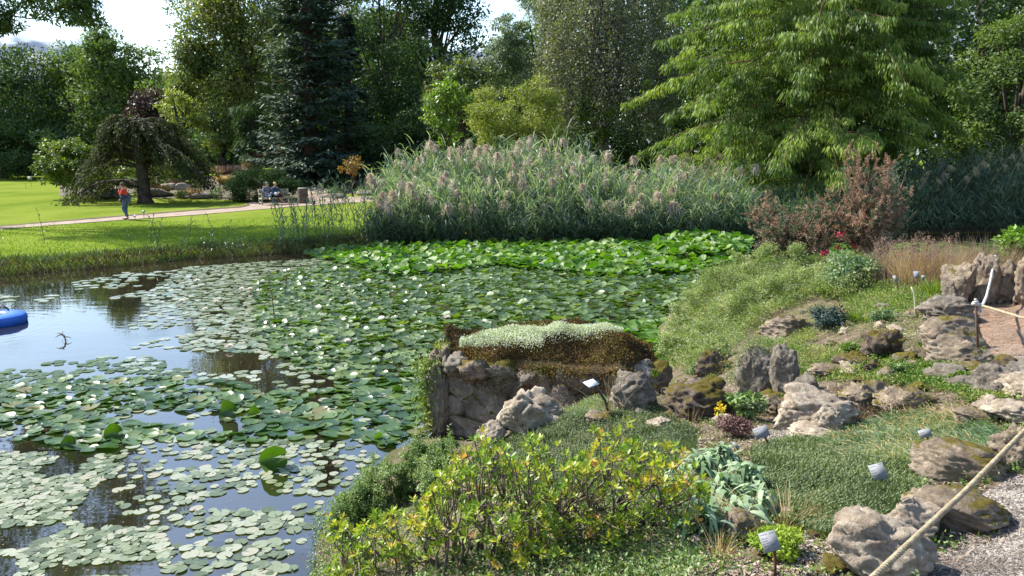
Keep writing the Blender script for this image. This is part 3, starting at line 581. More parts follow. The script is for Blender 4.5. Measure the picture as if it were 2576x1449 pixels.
reed_bed('reed_bed', 'sparse light green reeds before the lawn at the left end of the big bed', 775, 950, -.7, .8, 60, lambda p, d: np.interp(p, [775, 850, 950], [1.7, 2.2, 2.3]), M['reed'], 0, nl=11, lean=.16, ll=.4, lw=.03)
reed_bed('reed_fringe', 'low drooping dark reed leaves along the foot of the plumed reed bed', 950, 1915, -.9, .7, 900, lambda p, d: 1.1 + 0 * p, M['reed_dk'], 0, nl=8, lean=.35, ll=.75)
reed_bed('reed_fringe', 'low dark reed leaves along the foot of the right reed bed', 1900, 2900, -.8, 1.5, 700, lambda p, d: 1.1 + 0 * p, M['reed_dk'], 0, nl=8, lean=.35, ll=.7)
# long bare stalks leaning out of the right hand beds
mb = MB()
for (x, y, dx, h) in [(1680, 600, .8, 3.9), (1700, 600, 1.4, 3.8), (1720, 598, 1.9, 3.6), (1740, 598, 1.2, 4.0), (2290, 590, .9, 3.1), (2330, 590, 1.2, 3.4), (2380, 590, 1.8, 3.6), (2420, 588, 1.3, 4.0), (2480, 588, 1.6, 4.4), (2530, 588, 1.1, 4.4)]:
    b = W(x, y, 0) + [0, .8, 0]; t = np.linspace(0, 1, 9)[:, None]; pts = b + np.array([dx, 0, 0]) * t ** 1.8 + np.array([0, 0, h]) * (t - .12 * t ** 3); tube(mb, pts, .02 - .012 * t[:, 0], 4)
    P = pts[-3:].repeat(14, 0) + rng.normal(size=(42, 3)) * .04; blades(mb, P, np.array([.5, 0, -.2]) + rdir(42) * .5, .25, .03, .5, 2)
tag(mb.build('bare_reed_stalks', M['reed_stalk'], smooth=True), 'long bare straw coloured stalks arching out of the reed beds', 'stalks', kind='stuff')
# single reed shoots along the left bank
for i, (x, yb, yt, tx_) in enumerate([(118, 640, 540, -4), (375, 655, 545, 4), (392, 652, 556, 6), (408, 652, 552, -6), (452, 652, 575, 12), (470, 650, 548, 2), (530, 648, 583, 4), (548, 648, 545, -8), (568, 645, 565, 12), (586, 645, 590, 4), (608, 645, 600, 12), (18, 640, 545, -8), (705, 640, 600, -6), (340, 655, 590, 0), (510, 650, 600, 4)]):
    b = W(x, yb, .05); s = np.linalg.norm(b - [0, 0, CAMZ]); H = (yb - yt) * s / F; m = MB()
    reed_stems(m, np.array([b]), np.array([H]), 9 if i < 12 else 6, .1 + abs(tx_) * .006, .34, .03, az=np.array([0. if tx_ > 0 else np.pi]), droop=.9)
    tag(m.build('reed_shoot', M['reed_dk'], loc=b), ['tall single reed shoot on the left bank in front of the lawn', 'short thin reed shoot among the bank grass'][i > 11], 'reed shoot', 'single reed shoots along the left bank')
# grass fringe of the far left bank
M['bank'] = fmat('bank_grass', [(.05, .035, .02), (.10, .085, .03), (.08, .13, .03), (.12, .18, .04)], .3, .6, .9)
n = 15000; X = rng.uniform(-21, -2.2, n); t = rng.uniform(-.55, 1.0, n); Y = yfar(X) + t; B = np.stack([X, Y, zfar(X, Y)], -1); B[:, 2] = np.maximum(B[:, 2], -.02)
mb = MB(); blades(mb, B, rdir(n) * .45 + [0, 0, 1], rng.uniform(.10, .34, n) * np.where(rng.random(n) < .06, 2.1, 1), .02, .4, 2, a=np.clip(np.interp(t, [-.55, 0, .4, 1], [.0, .25, .6, .9]) + rng.normal(size=n) * .15, 0, 1))
tag(mb.build('bank_grass', M['bank']), 'rough grass and brown roots fringing the left bank of the pond', 'grass', kind='stuff')
n = 26000; k = rng.random(n) ** 1.6; X = rng.uniform(-26, -1.0, n); Y = yfar(X) + .6 + k * 12; B = np.stack([X, Y, zfar(X, Y)], -1); keep = ~((Y > 33) & (np.abs(Y - (37 + (X + 18) * .55)) < 1.5)); B = B[keep]; n = len(B)
mb = MB(); blades(mb, B, rdir(n) * .5 + [0, 0, 1], rng.uniform(.05, .11, n), .022, .3, 2)
tag(mb.build('lawn_grass', fmat('grass_blade', [(.12, .21, .015), (.19, .29, .02), (.28, .36, .04)], .4, .6, .5)), 'short bright green mown grass near the pond', 'grass', kind='stuff')

# ------------------------------------------------------------------ far planting bed
M['gold'] = fmat('grass_gold', [(.35, .25, .10), (.52, .40, .2), (.66, .55, .32)], .35, .6, 1.5, tcol=(1.1, 1, .7))
M['straw'] = fmat('grass_straw', [(.22, .15, .09), (.36, .27, .17), (.5, .4, .27)], .3, .7, 1.5, tcol=(1.1, 1, .75))
M['pinkg'] = fmat('grass_pinkish', [(.24, .15, .11), (.38, .26, .2), (.5, .37, .3)], .3, .8, 1, tcol=(1.1, 1, .8))
M['brownp'] = fmat('stem_brown', [(.07, .04, .03), (.14, .085, .06), (.22, .14, .1)], .15, .8, 2)
M['lav'] = fmat('leaf_lavender', [(.15, .16, .15), (.25, .25, .26), (.38, .36, .40)], .25, .7, 1, tcol=(1, 1, 1.1))
M['herb'] = fmat('leaf_herb', [(.05, .09, .025), (.10, .16, .045), (.2, .26, .09)], .35, .5, 2)
M['stone'] = None
def tuftF(name, label, x0, x1, top, base, mat, n=700, w=.03, droop=.35, fan=.55, cat='grass', group=None, Y=None):
    b, s = GF((x0 + x1) / 2, base); r = (x1 - x0) / 2 * s / F; h = (base - top) * s / F; m = MB()
    an = rng.uniform(0, 2 * np.pi, n); rr = r * .45 * np.sqrt(rng.random(n)); P = b + np.stack([np.cos(an) * rr, np.sin(an) * rr, 0 * an], -1)
    D = np.stack([np.cos(an) * rng.random(n) * fan, np.sin(an) * rng.random(n) * fan, np.ones(n)], -1)
    blades(m, P, D, h * rng.uniform(.6, 1.15, n), w, droop, 3); return tag(m.build(name, mat, loc=b), label, cat, group)
def bushF(name, label, x0, x1, top, base, mat, n=900, leaf=.09, cat='plant', up=.4, wr=.5, group=None):
    b, s = GF((x0 + x1) / 2, base); r = (x1 - x0) / 2 * s / F; h = (base - top) * s / F; m = MB(); c = b + [0, r * .5, h * .42]
    crown(m, c, (r, r * .8, h * .62), 16, n, leaf, .4, wr=wr, hang=-up); return tag(m.build(name, mat, loc=b), label, cat, group)
tuftF('pampas_grass', 'wide pale pink feathery grass at the back left of the flowerbed', 530, 620, 384, 448, M['pinkg'], 1100, .035, .5, .9)
tuftF('golden_grass', 'bright golden upright grass at the back of the flowerbed', 605, 665, 390, 440, M['gold'], 900, .035, .3, .5)
tuftF('brown_grass', 'reddish brown grass strip behind the golden grass', 585, 680, 381, 410, M['brownp'], 500, .04, .3, .9)
tuftF('straw_grass', 'low straw coloured grass left of the juniper dome', 535, 600, 418, 462, M['gold'], 600, .03, .5, .7)
bushF('silver_reed_clump', 'silvery green leafy clump rising behind the umbrella-shaped tree', 455, 560, 310, 440, M['silver'], 2600, .16, 'plant', .8, .28)
tuftF('yellow_shrub', 'narrow yellow green upright shrub in front of the spiky dark tree', 548, 585, 335, 420, M['f_yel'], 500, .06, .2, .4, 'shrub')
for i, (a, b_, c, d, mt, lb) in enumerate([(690, 738, 400, 452, 'lav', 'greyish lavender clump directly behind the juniper dome'), (795, 852, 400, 448, 'lav', 'large lavender clump with grey-violet spikes left of the small maple'), (745, 790, 418, 458, 'brownp', 'reddish brown clump between the two lavender clumps'), (665, 700, 425, 452, 'pinkg', 'low pinkish tuft beside the greyish lavender'),
        (760, 785, 405, 450, 'lav', 'thin grey tuft rising behind the reddish brown clump'), (945, 975, 418, 452, 'gold', 'orange golden tuft at the left end of the reed bed'), (870, 905, 445, 475, 'brownp', 'dusky brown round tuft below the small maple'), (468, 512, 458, 496, 'straw', 'straw coloured drooping grass among stones in front of the flowerbed'), (385, 430, 450, 490, 'brownp', 'brown clump right of the umbrella tree trunk'), (415, 470, 436, 470, 'pinkg', 'pale pinkish tuft above the brown clump')]):
    tuftF('ornamental_grass', lb, a, b_, c, d, M[mt], 520, .028, .35, .7, 'grass', 'grass tufts of the far flowerbed')
for i, (a, b_, c, d, mt, lb) in enumerate([(800, 850, 446, 472, 'herb', 'light green low plant right of the side path'), (812, 862, 470, 497, 'herb', 'green cushion at the corner of the path junction'), (845, 890, 440, 462, 'f_lime', 'yellow green plant under the small maple'), (880, 935, 468, 490, 'herb', 'green ground plant left of the big reeds'), (845, 885, 462, 486, 'brownp', 'brownish low plant beside the green cushion'), (752, 790, 448, 470, 'herb', 'low herb right of the juniper dome beside the side path'),
        (430, 470, 478, 500, 'f_yew', 'small green plant at the lawn edge below the straw grass'), (520, 565, 468, 500, 'herb', 'leafy plant left of the juniper dome'), (700, 760, 436, 456, 'herb', 'green mound between juniper dome and lavender'), (20, 95, 430, 450, 'f_dark', 'low dark bush at the far end of the mown lawn'), (0, 30, 418, 440, 'f_lime', 'bright green sunlit bush at the far left edge')]):
    bushF('low_plant', lb, a, b_, c, d, M[mt], 700, .10, 'plant', .4, .5, 'low plants of the far flowerbed')

# ------------------------------------------------------------------ rocks
def rockmat(name, c1, c2, c3, moss=0, bscale=1):
    m, t, p, o = newmat(name); tc = N(t, 'ShaderNodeTexCoord'); v = tc.outputs['Object']; g = N(t, 'ShaderNodeNewGeometry')
    a = noise(t, v, 3.2, 9, .68, .6); b = noise(t, v, 14, 6, .7)
    c = ramp(t, a, [(.3, c1), (.5, c2), (.68, c3)]); c = mixc(t, mapr(t, b, .5, .72, 0, .65), c, tuple(x * 1.35 for x in c3))
    mg = N(t, 'ShaderNodeTexNoise'); t.links.new(v, mg.inputs[0]); mg.inputs['Scale'].default_value = 5; mg.noise_type = 'RIDGED_MULTIFRACTAL' if hasattr(mg, 'noise_type') else mg.noise_type
    c = mixc(t, mapr(t, noise(t, v, 6, 8, .75, 1.5), .34, .40, .75, 0), c, (.045, .035, .025))
    if moss:
        sx = N(t, 'ShaderNodeSeparateXYZ'); t.links.new(g.outputs['Normal'], sx.inputs[0])
        f = mapr(t, mth(t, 'ADD', mth(t, 'MULTIPLY', sx.outputs[2], .45), noise(t, v, 4, 5, .6)), .85 - moss * .4, 1.0 - moss * .4, 0, 1)
        mc = mixc(t, noise(t, v, 30, 4, .7), (.05, .045, .008), (.16, .12, .02)); c = mixc(t, f, c, mc)
    setc(t, p.inputs['Base Color'], c); p.inputs['Roughness'].default_value = .92; p.inputs['Specular IOR Level'].default_value = .2
    bm = N(t, 'ShaderNodeBump'); bm.inputs['Strength'].default_value = 1; bm.inputs['Distance'].default_value = .035 * bscale
    t.links.new(mth(t, 'ADD', noise(t, v, 9, 10, .72, .8), mth(t, 'MULTIPLY', noise(t, v, 45, 5, .7), .25)), bm.inputs['Height']); t.links.new(bm.outputs[0], p.inputs['Normal']); return m
M['rock'] = rockmat('limestone', (.10, .075, .052), (.21, .165, .12), (.36, .295, .22), .1)
M['rockp'] = rockmat('pale_limestone', (.16, .12, .085), (.32, .26, .195), (.50, .43, .33))
M['rockg'] = rockmat('grey_limestone', (.085, .07, .053), (.17, .145, .115), (.30, .26, .205))
M['rockd'] = rockmat('dark_tufa', (.05, .038, .03), (.11, .085, .065), (.2, .16, .12), .35, 1.4)
M['rockm'] = rockmat('mossy_limestone', (.07, .06, .045), (.15, .13, .10), (.26, .23, .18), .6)
def rock_mesh(mb, c, dims, seed, cuts=7, rough=.16, yaw=0, sub=4, tilt=0):
    bm = bmesh.new(); bmesh.ops.create_icosphere(bm, subdivisions=sub, radius=1); V = np.array([v.co[:] for v in bm.verts]); Fc = [[v.index for v in f.verts] for f in bm.faces]; bm.free()
    r = np.random.default_rng(seed)
    for k in range(cuts):
        n = unit(r.normal(size=3) * [1, 1, .7]); d = r.uniform(.52, .85); dd = V @ n; V = V - n * np.maximum(dd - d, 0)[:, None] * .97
    off = r.random(3) * 50; s1 = np.array([mn.fractal(Vector(v * 1.1 + off), .8, 2.1, 5) for v in V]); s2 = np.array([mn.ridged_multi_fractal(Vector(v * 2.1 + off), .9, 2.2, 4, .9, 2) for v in V])
    if sub > 3: s3 = np.array([mn.fractal(Vector(v * np.array([4, 4, 7]) + off), .7, 2.2, 4) for v in V]); s4 = np.array([1 - abs(mn.noise(Vector(v * np.array([2.2, 2.2, 4.2]) + off))) * 2 for v in V])
    else: s3 = s4 = s1 * 0
    vo = [mn.voronoi(Vector(v * np.array([1.9, 1.9, 2.9]) + off + s1[i] * .6)) for i, v in enumerate(V)] if sub > 3 else None
    if vo: cell = np.array([math.sin(q[1][0][0] * 37.1 + q[1][0][1] * 17.3 + q[1][0][2] * 51.7) for q in vo]); crk = np.array([q[0][1] - q[0][0] for q in vo]); V = V * (1 + rough * .55 * cell * np.clip(crk * 6, 0, 1) - rough * .35 * (1 - np.clip(crk * 9, 0, 1)))[:, None]
    V = V * (1 + rough * .7 * s1 + rough * .4 * (s2 - 1) + .045 * s3 - .10 * np.maximum(0, s4 - .78) / .22 * (sub > 3))[:, None]
    V = V * np.asarray(dims) * .5 / .8
    ca, sa = math.cos(yaw), math.sin(yaw); V = np.stack([V[:, 0] * ca - V[:, 1] * sa, V[:, 0] * sa + V[:, 1] * ca, V[:, 2] + V[:, 0] * tilt], -1)
    mb.add(V + c, None, Fc)
def rock(label, x0, x1, top, base, mat='rock', seed=1, dk=.8, cuts=7, rough=.2, name='rock', group='rocks of the rock garden', far=False, tilt=0, sub=5, cat='rock', yaw=None):
    (b, s) = (GF if far else G)((x0 + x1) / 2, base); wd = (x1 - x0) * s / F; dep = wd * dk; dv = rays((x0 + x1) / 2, base); th = math.atan2(-dv[2], dv[1])
    h = max(((base - top) * s / F - dep * math.sin(th) * .55) / math.cos(th), wd * .22)
    hd = unit(np.array([dv[0], dv[1], 0])); c = b + hd * dep * .42 + np.array([0, 0, h * .5 - h * .12]); mb = MB()
    rock_mesh(mb, c, (wd, dep, h * 1.25), seed, cuts, rough, yaw if yaw is not None else math.atan2(-dv[0], dv[1]), sub, tilt)
    o = mb.build(name, M[mat], smooth=False, loc=c); return tag(o, label, cat, group)
for i, (a, b_, c, d, lb) in enumerate([(352, 430, 476, 496, 'flat stone slab beside the trunk of the umbrella-shaped tree'), (440, 480, 462, 478, 'pale stone slab in the middle of the far bed'), (480, 540, 484, 500, 'reddish stones at the edge of the lawn left of the juniper'), (400, 450, 462, 478, 'light flat stone step above the brown clump'), (815, 870, 488, 500, 'small kerb stone beside the green cushion at the path junction'), (800, 818, 462, 474, 'small dark boulder beside the side path'), (240, 330, 486, 500, 'thin stone slab under the left skirt of the umbrella-shaped tree'), (900, 935, 478, 492, 'pale stone at the foot of the reed bed beside the path')]):
    rock(lb, a, b_, c, d, 'rockp' if i % 2 else 'rockg', 300 + i, .6, 7, .12, name='bed_stone', group='stones of the far flowerbed', far=True, sub=3)

# ------------------------------------------------------------------ bench, bin, labels, float
M['teak'] = smat('weathered_teak', (.27, .25, .17), (.42, .39, .28), 6, .8, .3, 60)
def bench():
    a, s = GF(650, 519); b2, s2 = GF(733, 512); mid = (a + b2) / 2; d = b2 - a; rz = math.atan2(d[1] * .35, d[0]); Lb = 1.85; sc_ = np.hypot(d[0], d[1]) / Lb
    o = empty('garden_bench', (mid[0], mid[1] + .1, zfar(mid[0], mid[1]) + .03), 'weathered wooden garden bench with slatted back and armrests, two people on its left half', 'bench', rz=rz)
    def part(name, boxes, par=o):
        m = MB()
        for c, s_, rx in boxes: box(m, c, s_, Matrix.Rotation(rx, 3, 'X') if rx else None)
        ob = m.build(name, M['teak'], loc=(0, 0, 0)); ob.parent = par; return ob
    for x in (-.9, .9):
        part('leg', [((x, -.28, .31), (.06, .065, .62), 0)]); part('leg', [((x, .26, .22), (.061, .065, .44), 0), ((x, .305, .67), (.061, .06, .5), -.15)])
        part('armrest', [((x, -.03, .64), (.09, .62, .04), 0)]); part('stretcher', [((x, -.02, .14), (.04, .5, .05), 0)])
        part('seat_rail', [((x, -.02, .36), (.045, .5, .08), 0)])
    part('seat', [((0, -.27 + k * .125, .43 - k * .008), (1.78, .105, .025), 0) for k in range(5)] + [((0, -.29, .38), (1.74, .03, .08), 0)])
    part('backrest', [((-.84 + k * .105, .30, .66), (.05, .018, .36), -.15) for k in range(17)] + [((0, .334, .87), (1.74, .035, .09), -.15), ((0, .272, .48), (1.74, .035, .06), -.15)])
    return o, sc_
bench_o, _ = bench()
def stumpbin():
    b, s = GF(763, 512); b = b + [0, 0, .04]; u = s / F; h = 36 * u; m = MB(); k = 26
    an = np.arange(k) / k * 2 * np.pi; prof = [(0, .62), (.15, .56), (.5, .52), (.85, .5), (1, .49)]; r0 = 22 * u * .5 * 1.15
    V = np.concatenate([np.stack([np.cos(an) * r * 1.9 * r0 * (1 + .05 * np.sin(an * 7 + 1) + .03 * np.sin(an * 13)), np.sin(an) * r * 1.9 * r0, 0 * an + z * h], -1) for z, r in prof]); Q = [(i * k + j, i * k + (j + 1) % k, (i + 1) * k + (j + 1) % k, (i + 1) * k + j) for i in range(4) for j in range(k)]
    o = empty('stump_bin', b, 'brown tree-stump shaped litter bin right of the bench', 'bin')
    m.add(V + b, Q); m.build('bin_body', smat('stump_wood', (.07, .05, .035), (.17, .125, .09), 7, .9, .8, 20), o)
    m = MB(); tube(m, [b + [0, 0, h - .02], b + [0, 0, h + .035]], [.95 * r0, .9 * r0], 26); m.build('lid', smat('stump_lid', (.25, .23, .2), (.4, .37, .33), 8, .7), o)
stumpbin()
# plaster/metal plant labels on the lawn
M['label_g'] = smat('label_plate_grey', (.42, .43, .42), (.52, .53, .52), 20, .45, 0)
M['iron'] = smat('rusty_iron', (.05, .03, .02), (.12, .065, .04), 30, .7, .4, 80)
def farlabel(label, px, yb, yt, wpx, hpx, mat, lean=0, tiltx=.5):
    b, s = GF(px, yb); u = s / F; H = (yb - yt) * u; o = empty('plant_label', b, label, 'label'); m = MB()
    tp = b + [lean * H, 0, H]; tube(m, [b - [0, 0, .1], tp], [.012, .012], 5); m.build('stake', M['iron'], o)
    m = MB(); box(m, tp + [0, -.02, 0], (wpx * u, .012, hpx * u), Matrix.Rotation(-tiltx, 3, 'X')); m.build('plate', mat, o)
farlabel('small information board on a leaning stake on the far left lawn', 80, 470, 448, 11, 8, smat('board_grey', (.3, .28, .22), (.4, .38, .3), 9, .7), -.1, .2)
farlabel('small teal plant label on a thin stake at the lawn edge behind the walking person', 362, 549, 532, 7, 6, smat('label_teal', (.03, .14, .14), (.04, .18, .17), 9, .5), .05, .6)
farlabel('small grey plant label beside the feet of the walking person', 339, 553, 543, 7, 6, M['label_g'], .15, .8)
farlabel('thin low marker stake on the far left lawn', 66, 474, 462, 1.2, 3, M['iron'], 0, 0)
def pondfloat():
    c = W(-13, 812, 0); o = empty('blue_float', c, 'round blue plastic float with a central well, cut by the left edge of the photo', 'float')
    blue = smat('blue_plastic', (.01, .09, .45), (.02, .12, .52), 3, .4, .05, 40, .5)
    prof = [(.12, .02), (.15, .10), (.18, .17), (.24, .205), (.44, .20), (.57, .18), (.60, .15), (.615, .10), (.61, .02), (.58, -.06)]; k = 56; an = np.arange(k) / k * 2 * np.pi
    V = np.concatenate([np.stack([np.cos(an) * r, np.sin(an) * r, 0 * an + z], -1) for r, z in prof]); n = len(prof)
    Q = [(i * k + j, i * k + (j + 1) % k, (i + 1) * k + (j + 1) % k, (i + 1) * k + j) for i in range(n - 1) for j in range(k)]
    m = MB(); m.add(V + c, [q[::-1] for q in Q]); tube(m, [c + [0, 0, .0], c + [0, 0, .05]], [.2, .2], 30); m.build('body', blue, o, smooth=True)
    t = np.linspace(0, np.pi, 12); m = MB(); tube(m, c + np.stack([-.05 + .14 * np.cos(t), .36 + 0 * t, .19 + .10 * np.sin(t)], -1), .018, 7); m.build('handle', smat('dark_rubber', (.02, .02, .025), (.04, .04, .05), 9, .6), o, smooth=True)
    a = -.9; e = np.array([math.cos(a), math.sin(a), 0]); m = MB(); pts = [c + e * r + [0, 0, z] for r, z in [(.18, .18), (.26, .215), (.44, .213), (.57, .192), (.61, .155), (.628, .10), (.622, .0), (.61, -.1)]]; tube(m, pts, .013, 6); m.build('strap', smat('grey_strap', (.3, .3, .3), (.42, .42, .42), 20, .6), o, smooth=True)
pondfloat()
# ------------------------------------------------------------------ people
M['skin'] = smat('skin', (.45, .25, .18), (.52, .30, .21), 6, .55, 0); M['denim'] = smat('denim', (.06, .09, .15), (.11, .15, .22), 12, .9, .2, 80)
def skinmesh(name, verts, edges, rad, mat, parent, sub=2, root=0):
    me = bpy.data.meshes.new(name); me.from_pydata([tuple(map(float, v)) for v in verts], edges, []); o = bpy.data.objects.new(name, me); COL.objects.link(o)
    md = o.modifiers.new('skin', 'SKIN'); md.use_smooth_shade = True
    if not me.skin_vertices: return None
    for i, r in enumerate(rad): r = r if isinstance(r, tuple) else (r, r); me.skin_vertices[0].data[i].radius = r
    me.skin_vertices[0].data[root].use_root = True
    o.modifiers.new('sub', 'SUBSURF').levels = sub; o.modifiers['sub'].render_levels = sub
    dg = bpy.context.evaluated_depsgraph_get(); dg.update(); nm = bpy.data.meshes.new_from_object(o.evaluated_get(dg)); o.modifiers.clear(); o.data = nm; nm.name = name
    nm.materials.clear(); nm.materials.append(mat); o.parent = parent; return o
class Sk:
    def __init__(s): s.v = []; s.e = []; s.r = []
    def add(s, p, r, par=None):
        s.v.append(p); s.r.append(r); i = len(s.v) - 1
        if par is not None: s.e.append((par, i))
        return i
    def chain(s, par, pts):
        for p, r in pts: par = s.add(p, r, par)
        return par
def hand(s, par, wrist, d, up, scale=1.0):                 # palm, four fingers, thumb, slightly curled
    d = np.array(d) / np.linalg.norm(d); u = np.array(up) / np.linalg.norm(up); sd = np.cross(d, u); w = np.array(wrist)
    palm = s.add(w + d * .045 * scale, (.018, .032), par); pe = s.add(w + d * .085 * scale, (.015, .034), palm)
    for k, L in zip((-1.5, -.5, .5, 1.5), (.065, .078, .074, .056)):
        a = w + d * .095 * scale + sd * k * .019; s.chain(pe, [(a, .009), (a + d * L * .5 - u * .012, .0085), (a + d * L * .85 - u * .035, .007)])
    t = w + d * .04 * scale - sd * .035; s.chain(palm, [(t, .011), (t + d * .035 - sd * .02 - u * .01, .010), (t + d * .06 - sd * .022 - u * .02, .008)])
def person(loc, rz, J, label, jacket, trousers, shoe, hairm, hair_pts, extra=None, shirt=None, sleeve=True, calf=None):
    o = empty('person', loc, label, 'person', rz=rz); J = {k: np.array(v, float) for k, v in J.items()}
    s = Sk(); pel = s.add(J['pelvis'], (.15, .12)); sp = s.chain(pel, [((J['pelvis'] * .5 + J['chest'] * .5), (.14, .11)), (J['chest'], (.17, .12))]); nk = s.chain(sp, [(J['neck'], .06), (J['head'] + [0, 0, -.09], (.065, .07)), (J['head'], (.078, .095)), (J['head'] + [0, 0, .085], (.06, .075))])
    fw = J['face'] / np.linalg.norm(J['face'])
    for sd in 'lr':
        e = s.chain(sp, [(J['sh' + sd], .062), (J['el' + sd], .045), (J['wr' + sd], .030)]); hd = J['wr' + sd] - J['el' + sd]; hand(s, e, J['wr' + sd], hd, (0, 0, 1) if abs(unit(hd)[2]) < .8 else (1, 0, 0))
        s.chain(pel, [(J['hip' + sd], .095), (J['kn' + sd], .06), (J['an' + sd], .042), (J['an' + sd] + fw * .0 + J['toe' + sd], (.045, .035)), (J['an' + sd] + J['toe' + sd] * 2.2, (.04, .025))])
    body = skinmesh('body', s.v, s.e, s.r, M['skin'], o)
    s = Sk(); c = s.add(J['chest'], (.185, .135)); s.chain(c, [(J['pelvis'] * .5 + J['chest'] * .5, (.17, .135)), (J['pelvis'] + [0, 0, .02], (.175, .145)), (J['pelvis'] - np.array([0, 0, .17]) * (1 if J['knl'][2] < .7 * J['pelvis'][2] else 0), (.17, .14))]); s.chain(c, [(J['neck'] - [0, 0, .02], .078)])
    for sd in 'lr': s.chain(c, [(J['sh' + sd], .078), (J['el' + sd], .06)] + ([(J['wr' + sd], .045)] if sleeve else []))
    skinmesh('jacket', s.v, s.e, s.r, jacket, o)
    s = Sk(); c = s.add(J['pelvis'], (.16, .13))
    for sd in 'lr':
        ch = [(J['hip' + sd], .11), (J['kn' + sd], .078)]; ch += [(J['an' + sd] + [0, 0, .04], .058)] if calf is None else [(J['kn' + sd] * .6 + J['an' + sd] * .4, .07)]; s.chain(c, ch)
    skinmesh('trousers', s.v, s.e, s.r, trousers, o)
    for sd in 'lr':
        s = Sk(); a = J['an' + sd]; t = J['toe' + sd]; c = s.add(a - unit(t) * .03 - [0, 0, .015], (.045, .04)); s.chain(c, [(a + t * .9 - [0, 0, .02], (.048, .035)), (a + t * 2.0 - [0, 0, .03], (.045, .028))]); skinmesh('shoe', s.v, s.e, s.r, shoe, o)
    H = J['head']; m = MB()
    for p, r, nm in hair_pts:
        bmv = bmesh.new(); bmesh.ops.create_icosphere(bmv, subdivisions=3, radius=1); V = np.array([v.co[:] for v in bmv.verts]); Fc = [[v.index for v in f.verts] for f in bmv.faces]; bmv.free()
        V *= 1 + .04 * np.sin(V[:, :1] * 23) * np.sin(V[:, 2:] * 19); m.add(V * r + H + np.array(p), None, Fc)
    hr = m.build('hair', hairm, loc=(0, 0, 0), smooth=True); hr.parent = o
    rt = unit(np.cross(fw, [0, 0, 1])); dk_ = smat('eye_dark', (.05, .02, .02), (.08, .03, .03), 9, .5)
    def bit(nm, pts, r, mat): q = MB(); tube(q, pts, r, 6); e = q.build(nm, mat, loc=(0, 0, 0), smooth=True); e.parent = o
    bit('nose', [H + fw * .085 + [0, 0, .02], H + fw * .125 + [0, 0, -.015], H + fw * .09 + [0, 0, -.03]], [.009, .017, .010], M['skin'])
    for q in (-1, 1): bit('ear', [H + rt * q * .078 + [0, 0, .02], H + rt * q * .088, H + rt * q * .078 - [0, 0, .028]], [.008, .016, .008], M['skin'])
    for q in (-1, 1): bit('eye', [H + fw * .086 + rt * (q * .032 - .01) + [0, 0, .01], H + fw * .086 + rt * (q * .032 + .01) + [0, 0, .01]], .008, dk_)
    bit('mouth', [H + fw * .093 - rt * .025 + [0, 0, -.055], H + fw * .093 + rt * .025 + [0, 0, -.055]], .006, dk_)
    if extra: extra(o)
    return o
shoeb = smat('shoe_dark', (.02, .02, .025), (.05, .05, .06), 20, .6); grey_h = smat('hair_grey', (.16, .14, .12), (.3, .27, .24), 30, .8); blond = smat('hair_blonde', (.42, .27, .12), (.62, .44, .22), 30, .7)
# walker in profile, heading to the left, head bowed, hand to the face
p, s = GF(320, 553)
jr = bpy.data.materials.new('x'); bpy.data.materials.remove(jr)
def jacketmat():
    m, t, pr, o = newmat('red_jacket_navy_band'); tc = N(t, 'ShaderNodeTexCoord'); sx = N(t, 'ShaderNodeSeparateXYZ'); t.links.new(tc.outputs['Object'], sx.inputs[0])
    f = mth(t, 'MULTIPLY', mth(t, 'GREATER_THAN', sx.outputs[2], .93), mth(t, 'LESS_THAN', sx.outputs[2], 1.17)); setc(t, pr.inputs['Base Color'], mixc(t, f, (.62, .05, .015), (.02, .045, .09))); pr.inputs['Roughness'].default_value = .7; return m
def walker_extra(o):
    m = MB(); tube(m, [(-.14, -.02, 1.28), (-.175, 0, 1.1), (-.17, 0, .95)], [.05, .075, .06], 9); ob = m.build('shirt', smat('white_shirt', (.6, .58, .58), (.7, .68, .66), 9, .8), loc=(0, 0, 0), smooth=True); ob.parent = o
    m = MB(); box(m, (-.03, -.205, 1.05), (.2, .09, .19)); ob = m.build('belt_bag', smat('navy_bag', (.02, .04, .07), (.035, .06, .10), 9, .7), loc=(0, 0, 0)); ob.parent = o
person((p[0], p[1], p[2] + .02), 0, dict(pelvis=(0, 0, .93), chest=(-.02, 0, 1.30), neck=(-.05, 0, 1.47), head=(-.12, 0, 1.62), face=(-1, 0, -.45), shl=(-.01, -.17, 1.40), ell=(-.10, -.22, 1.14), wrl=(-.22, -.10, 1.38), shr=(-.04, .17, 1.40), elr=(-.14, .22, 1.13), wrr=(-.32, .16, .95),
    hipl=(0, -.09, .90), knl=(-.10, -.09, .50), anl=(.10, -.09, .09), hipr=(0, .09, .90), knr=(-.06, .09, .49), anr=(-.06, .09, .08), toel=(-.09, 0, -.02), toer=(-.09, 0, -.02)),
    'person in red jacket with navy band and jeans walking on the lawn path', jacketmat(), M['denim'], shoeb, smat('hair_brown', (.06, .04, .03), (.14, .10, .07), 30, .8), [((.025, 0, .035), (.105, .088, .105), 0)], walker_extra)
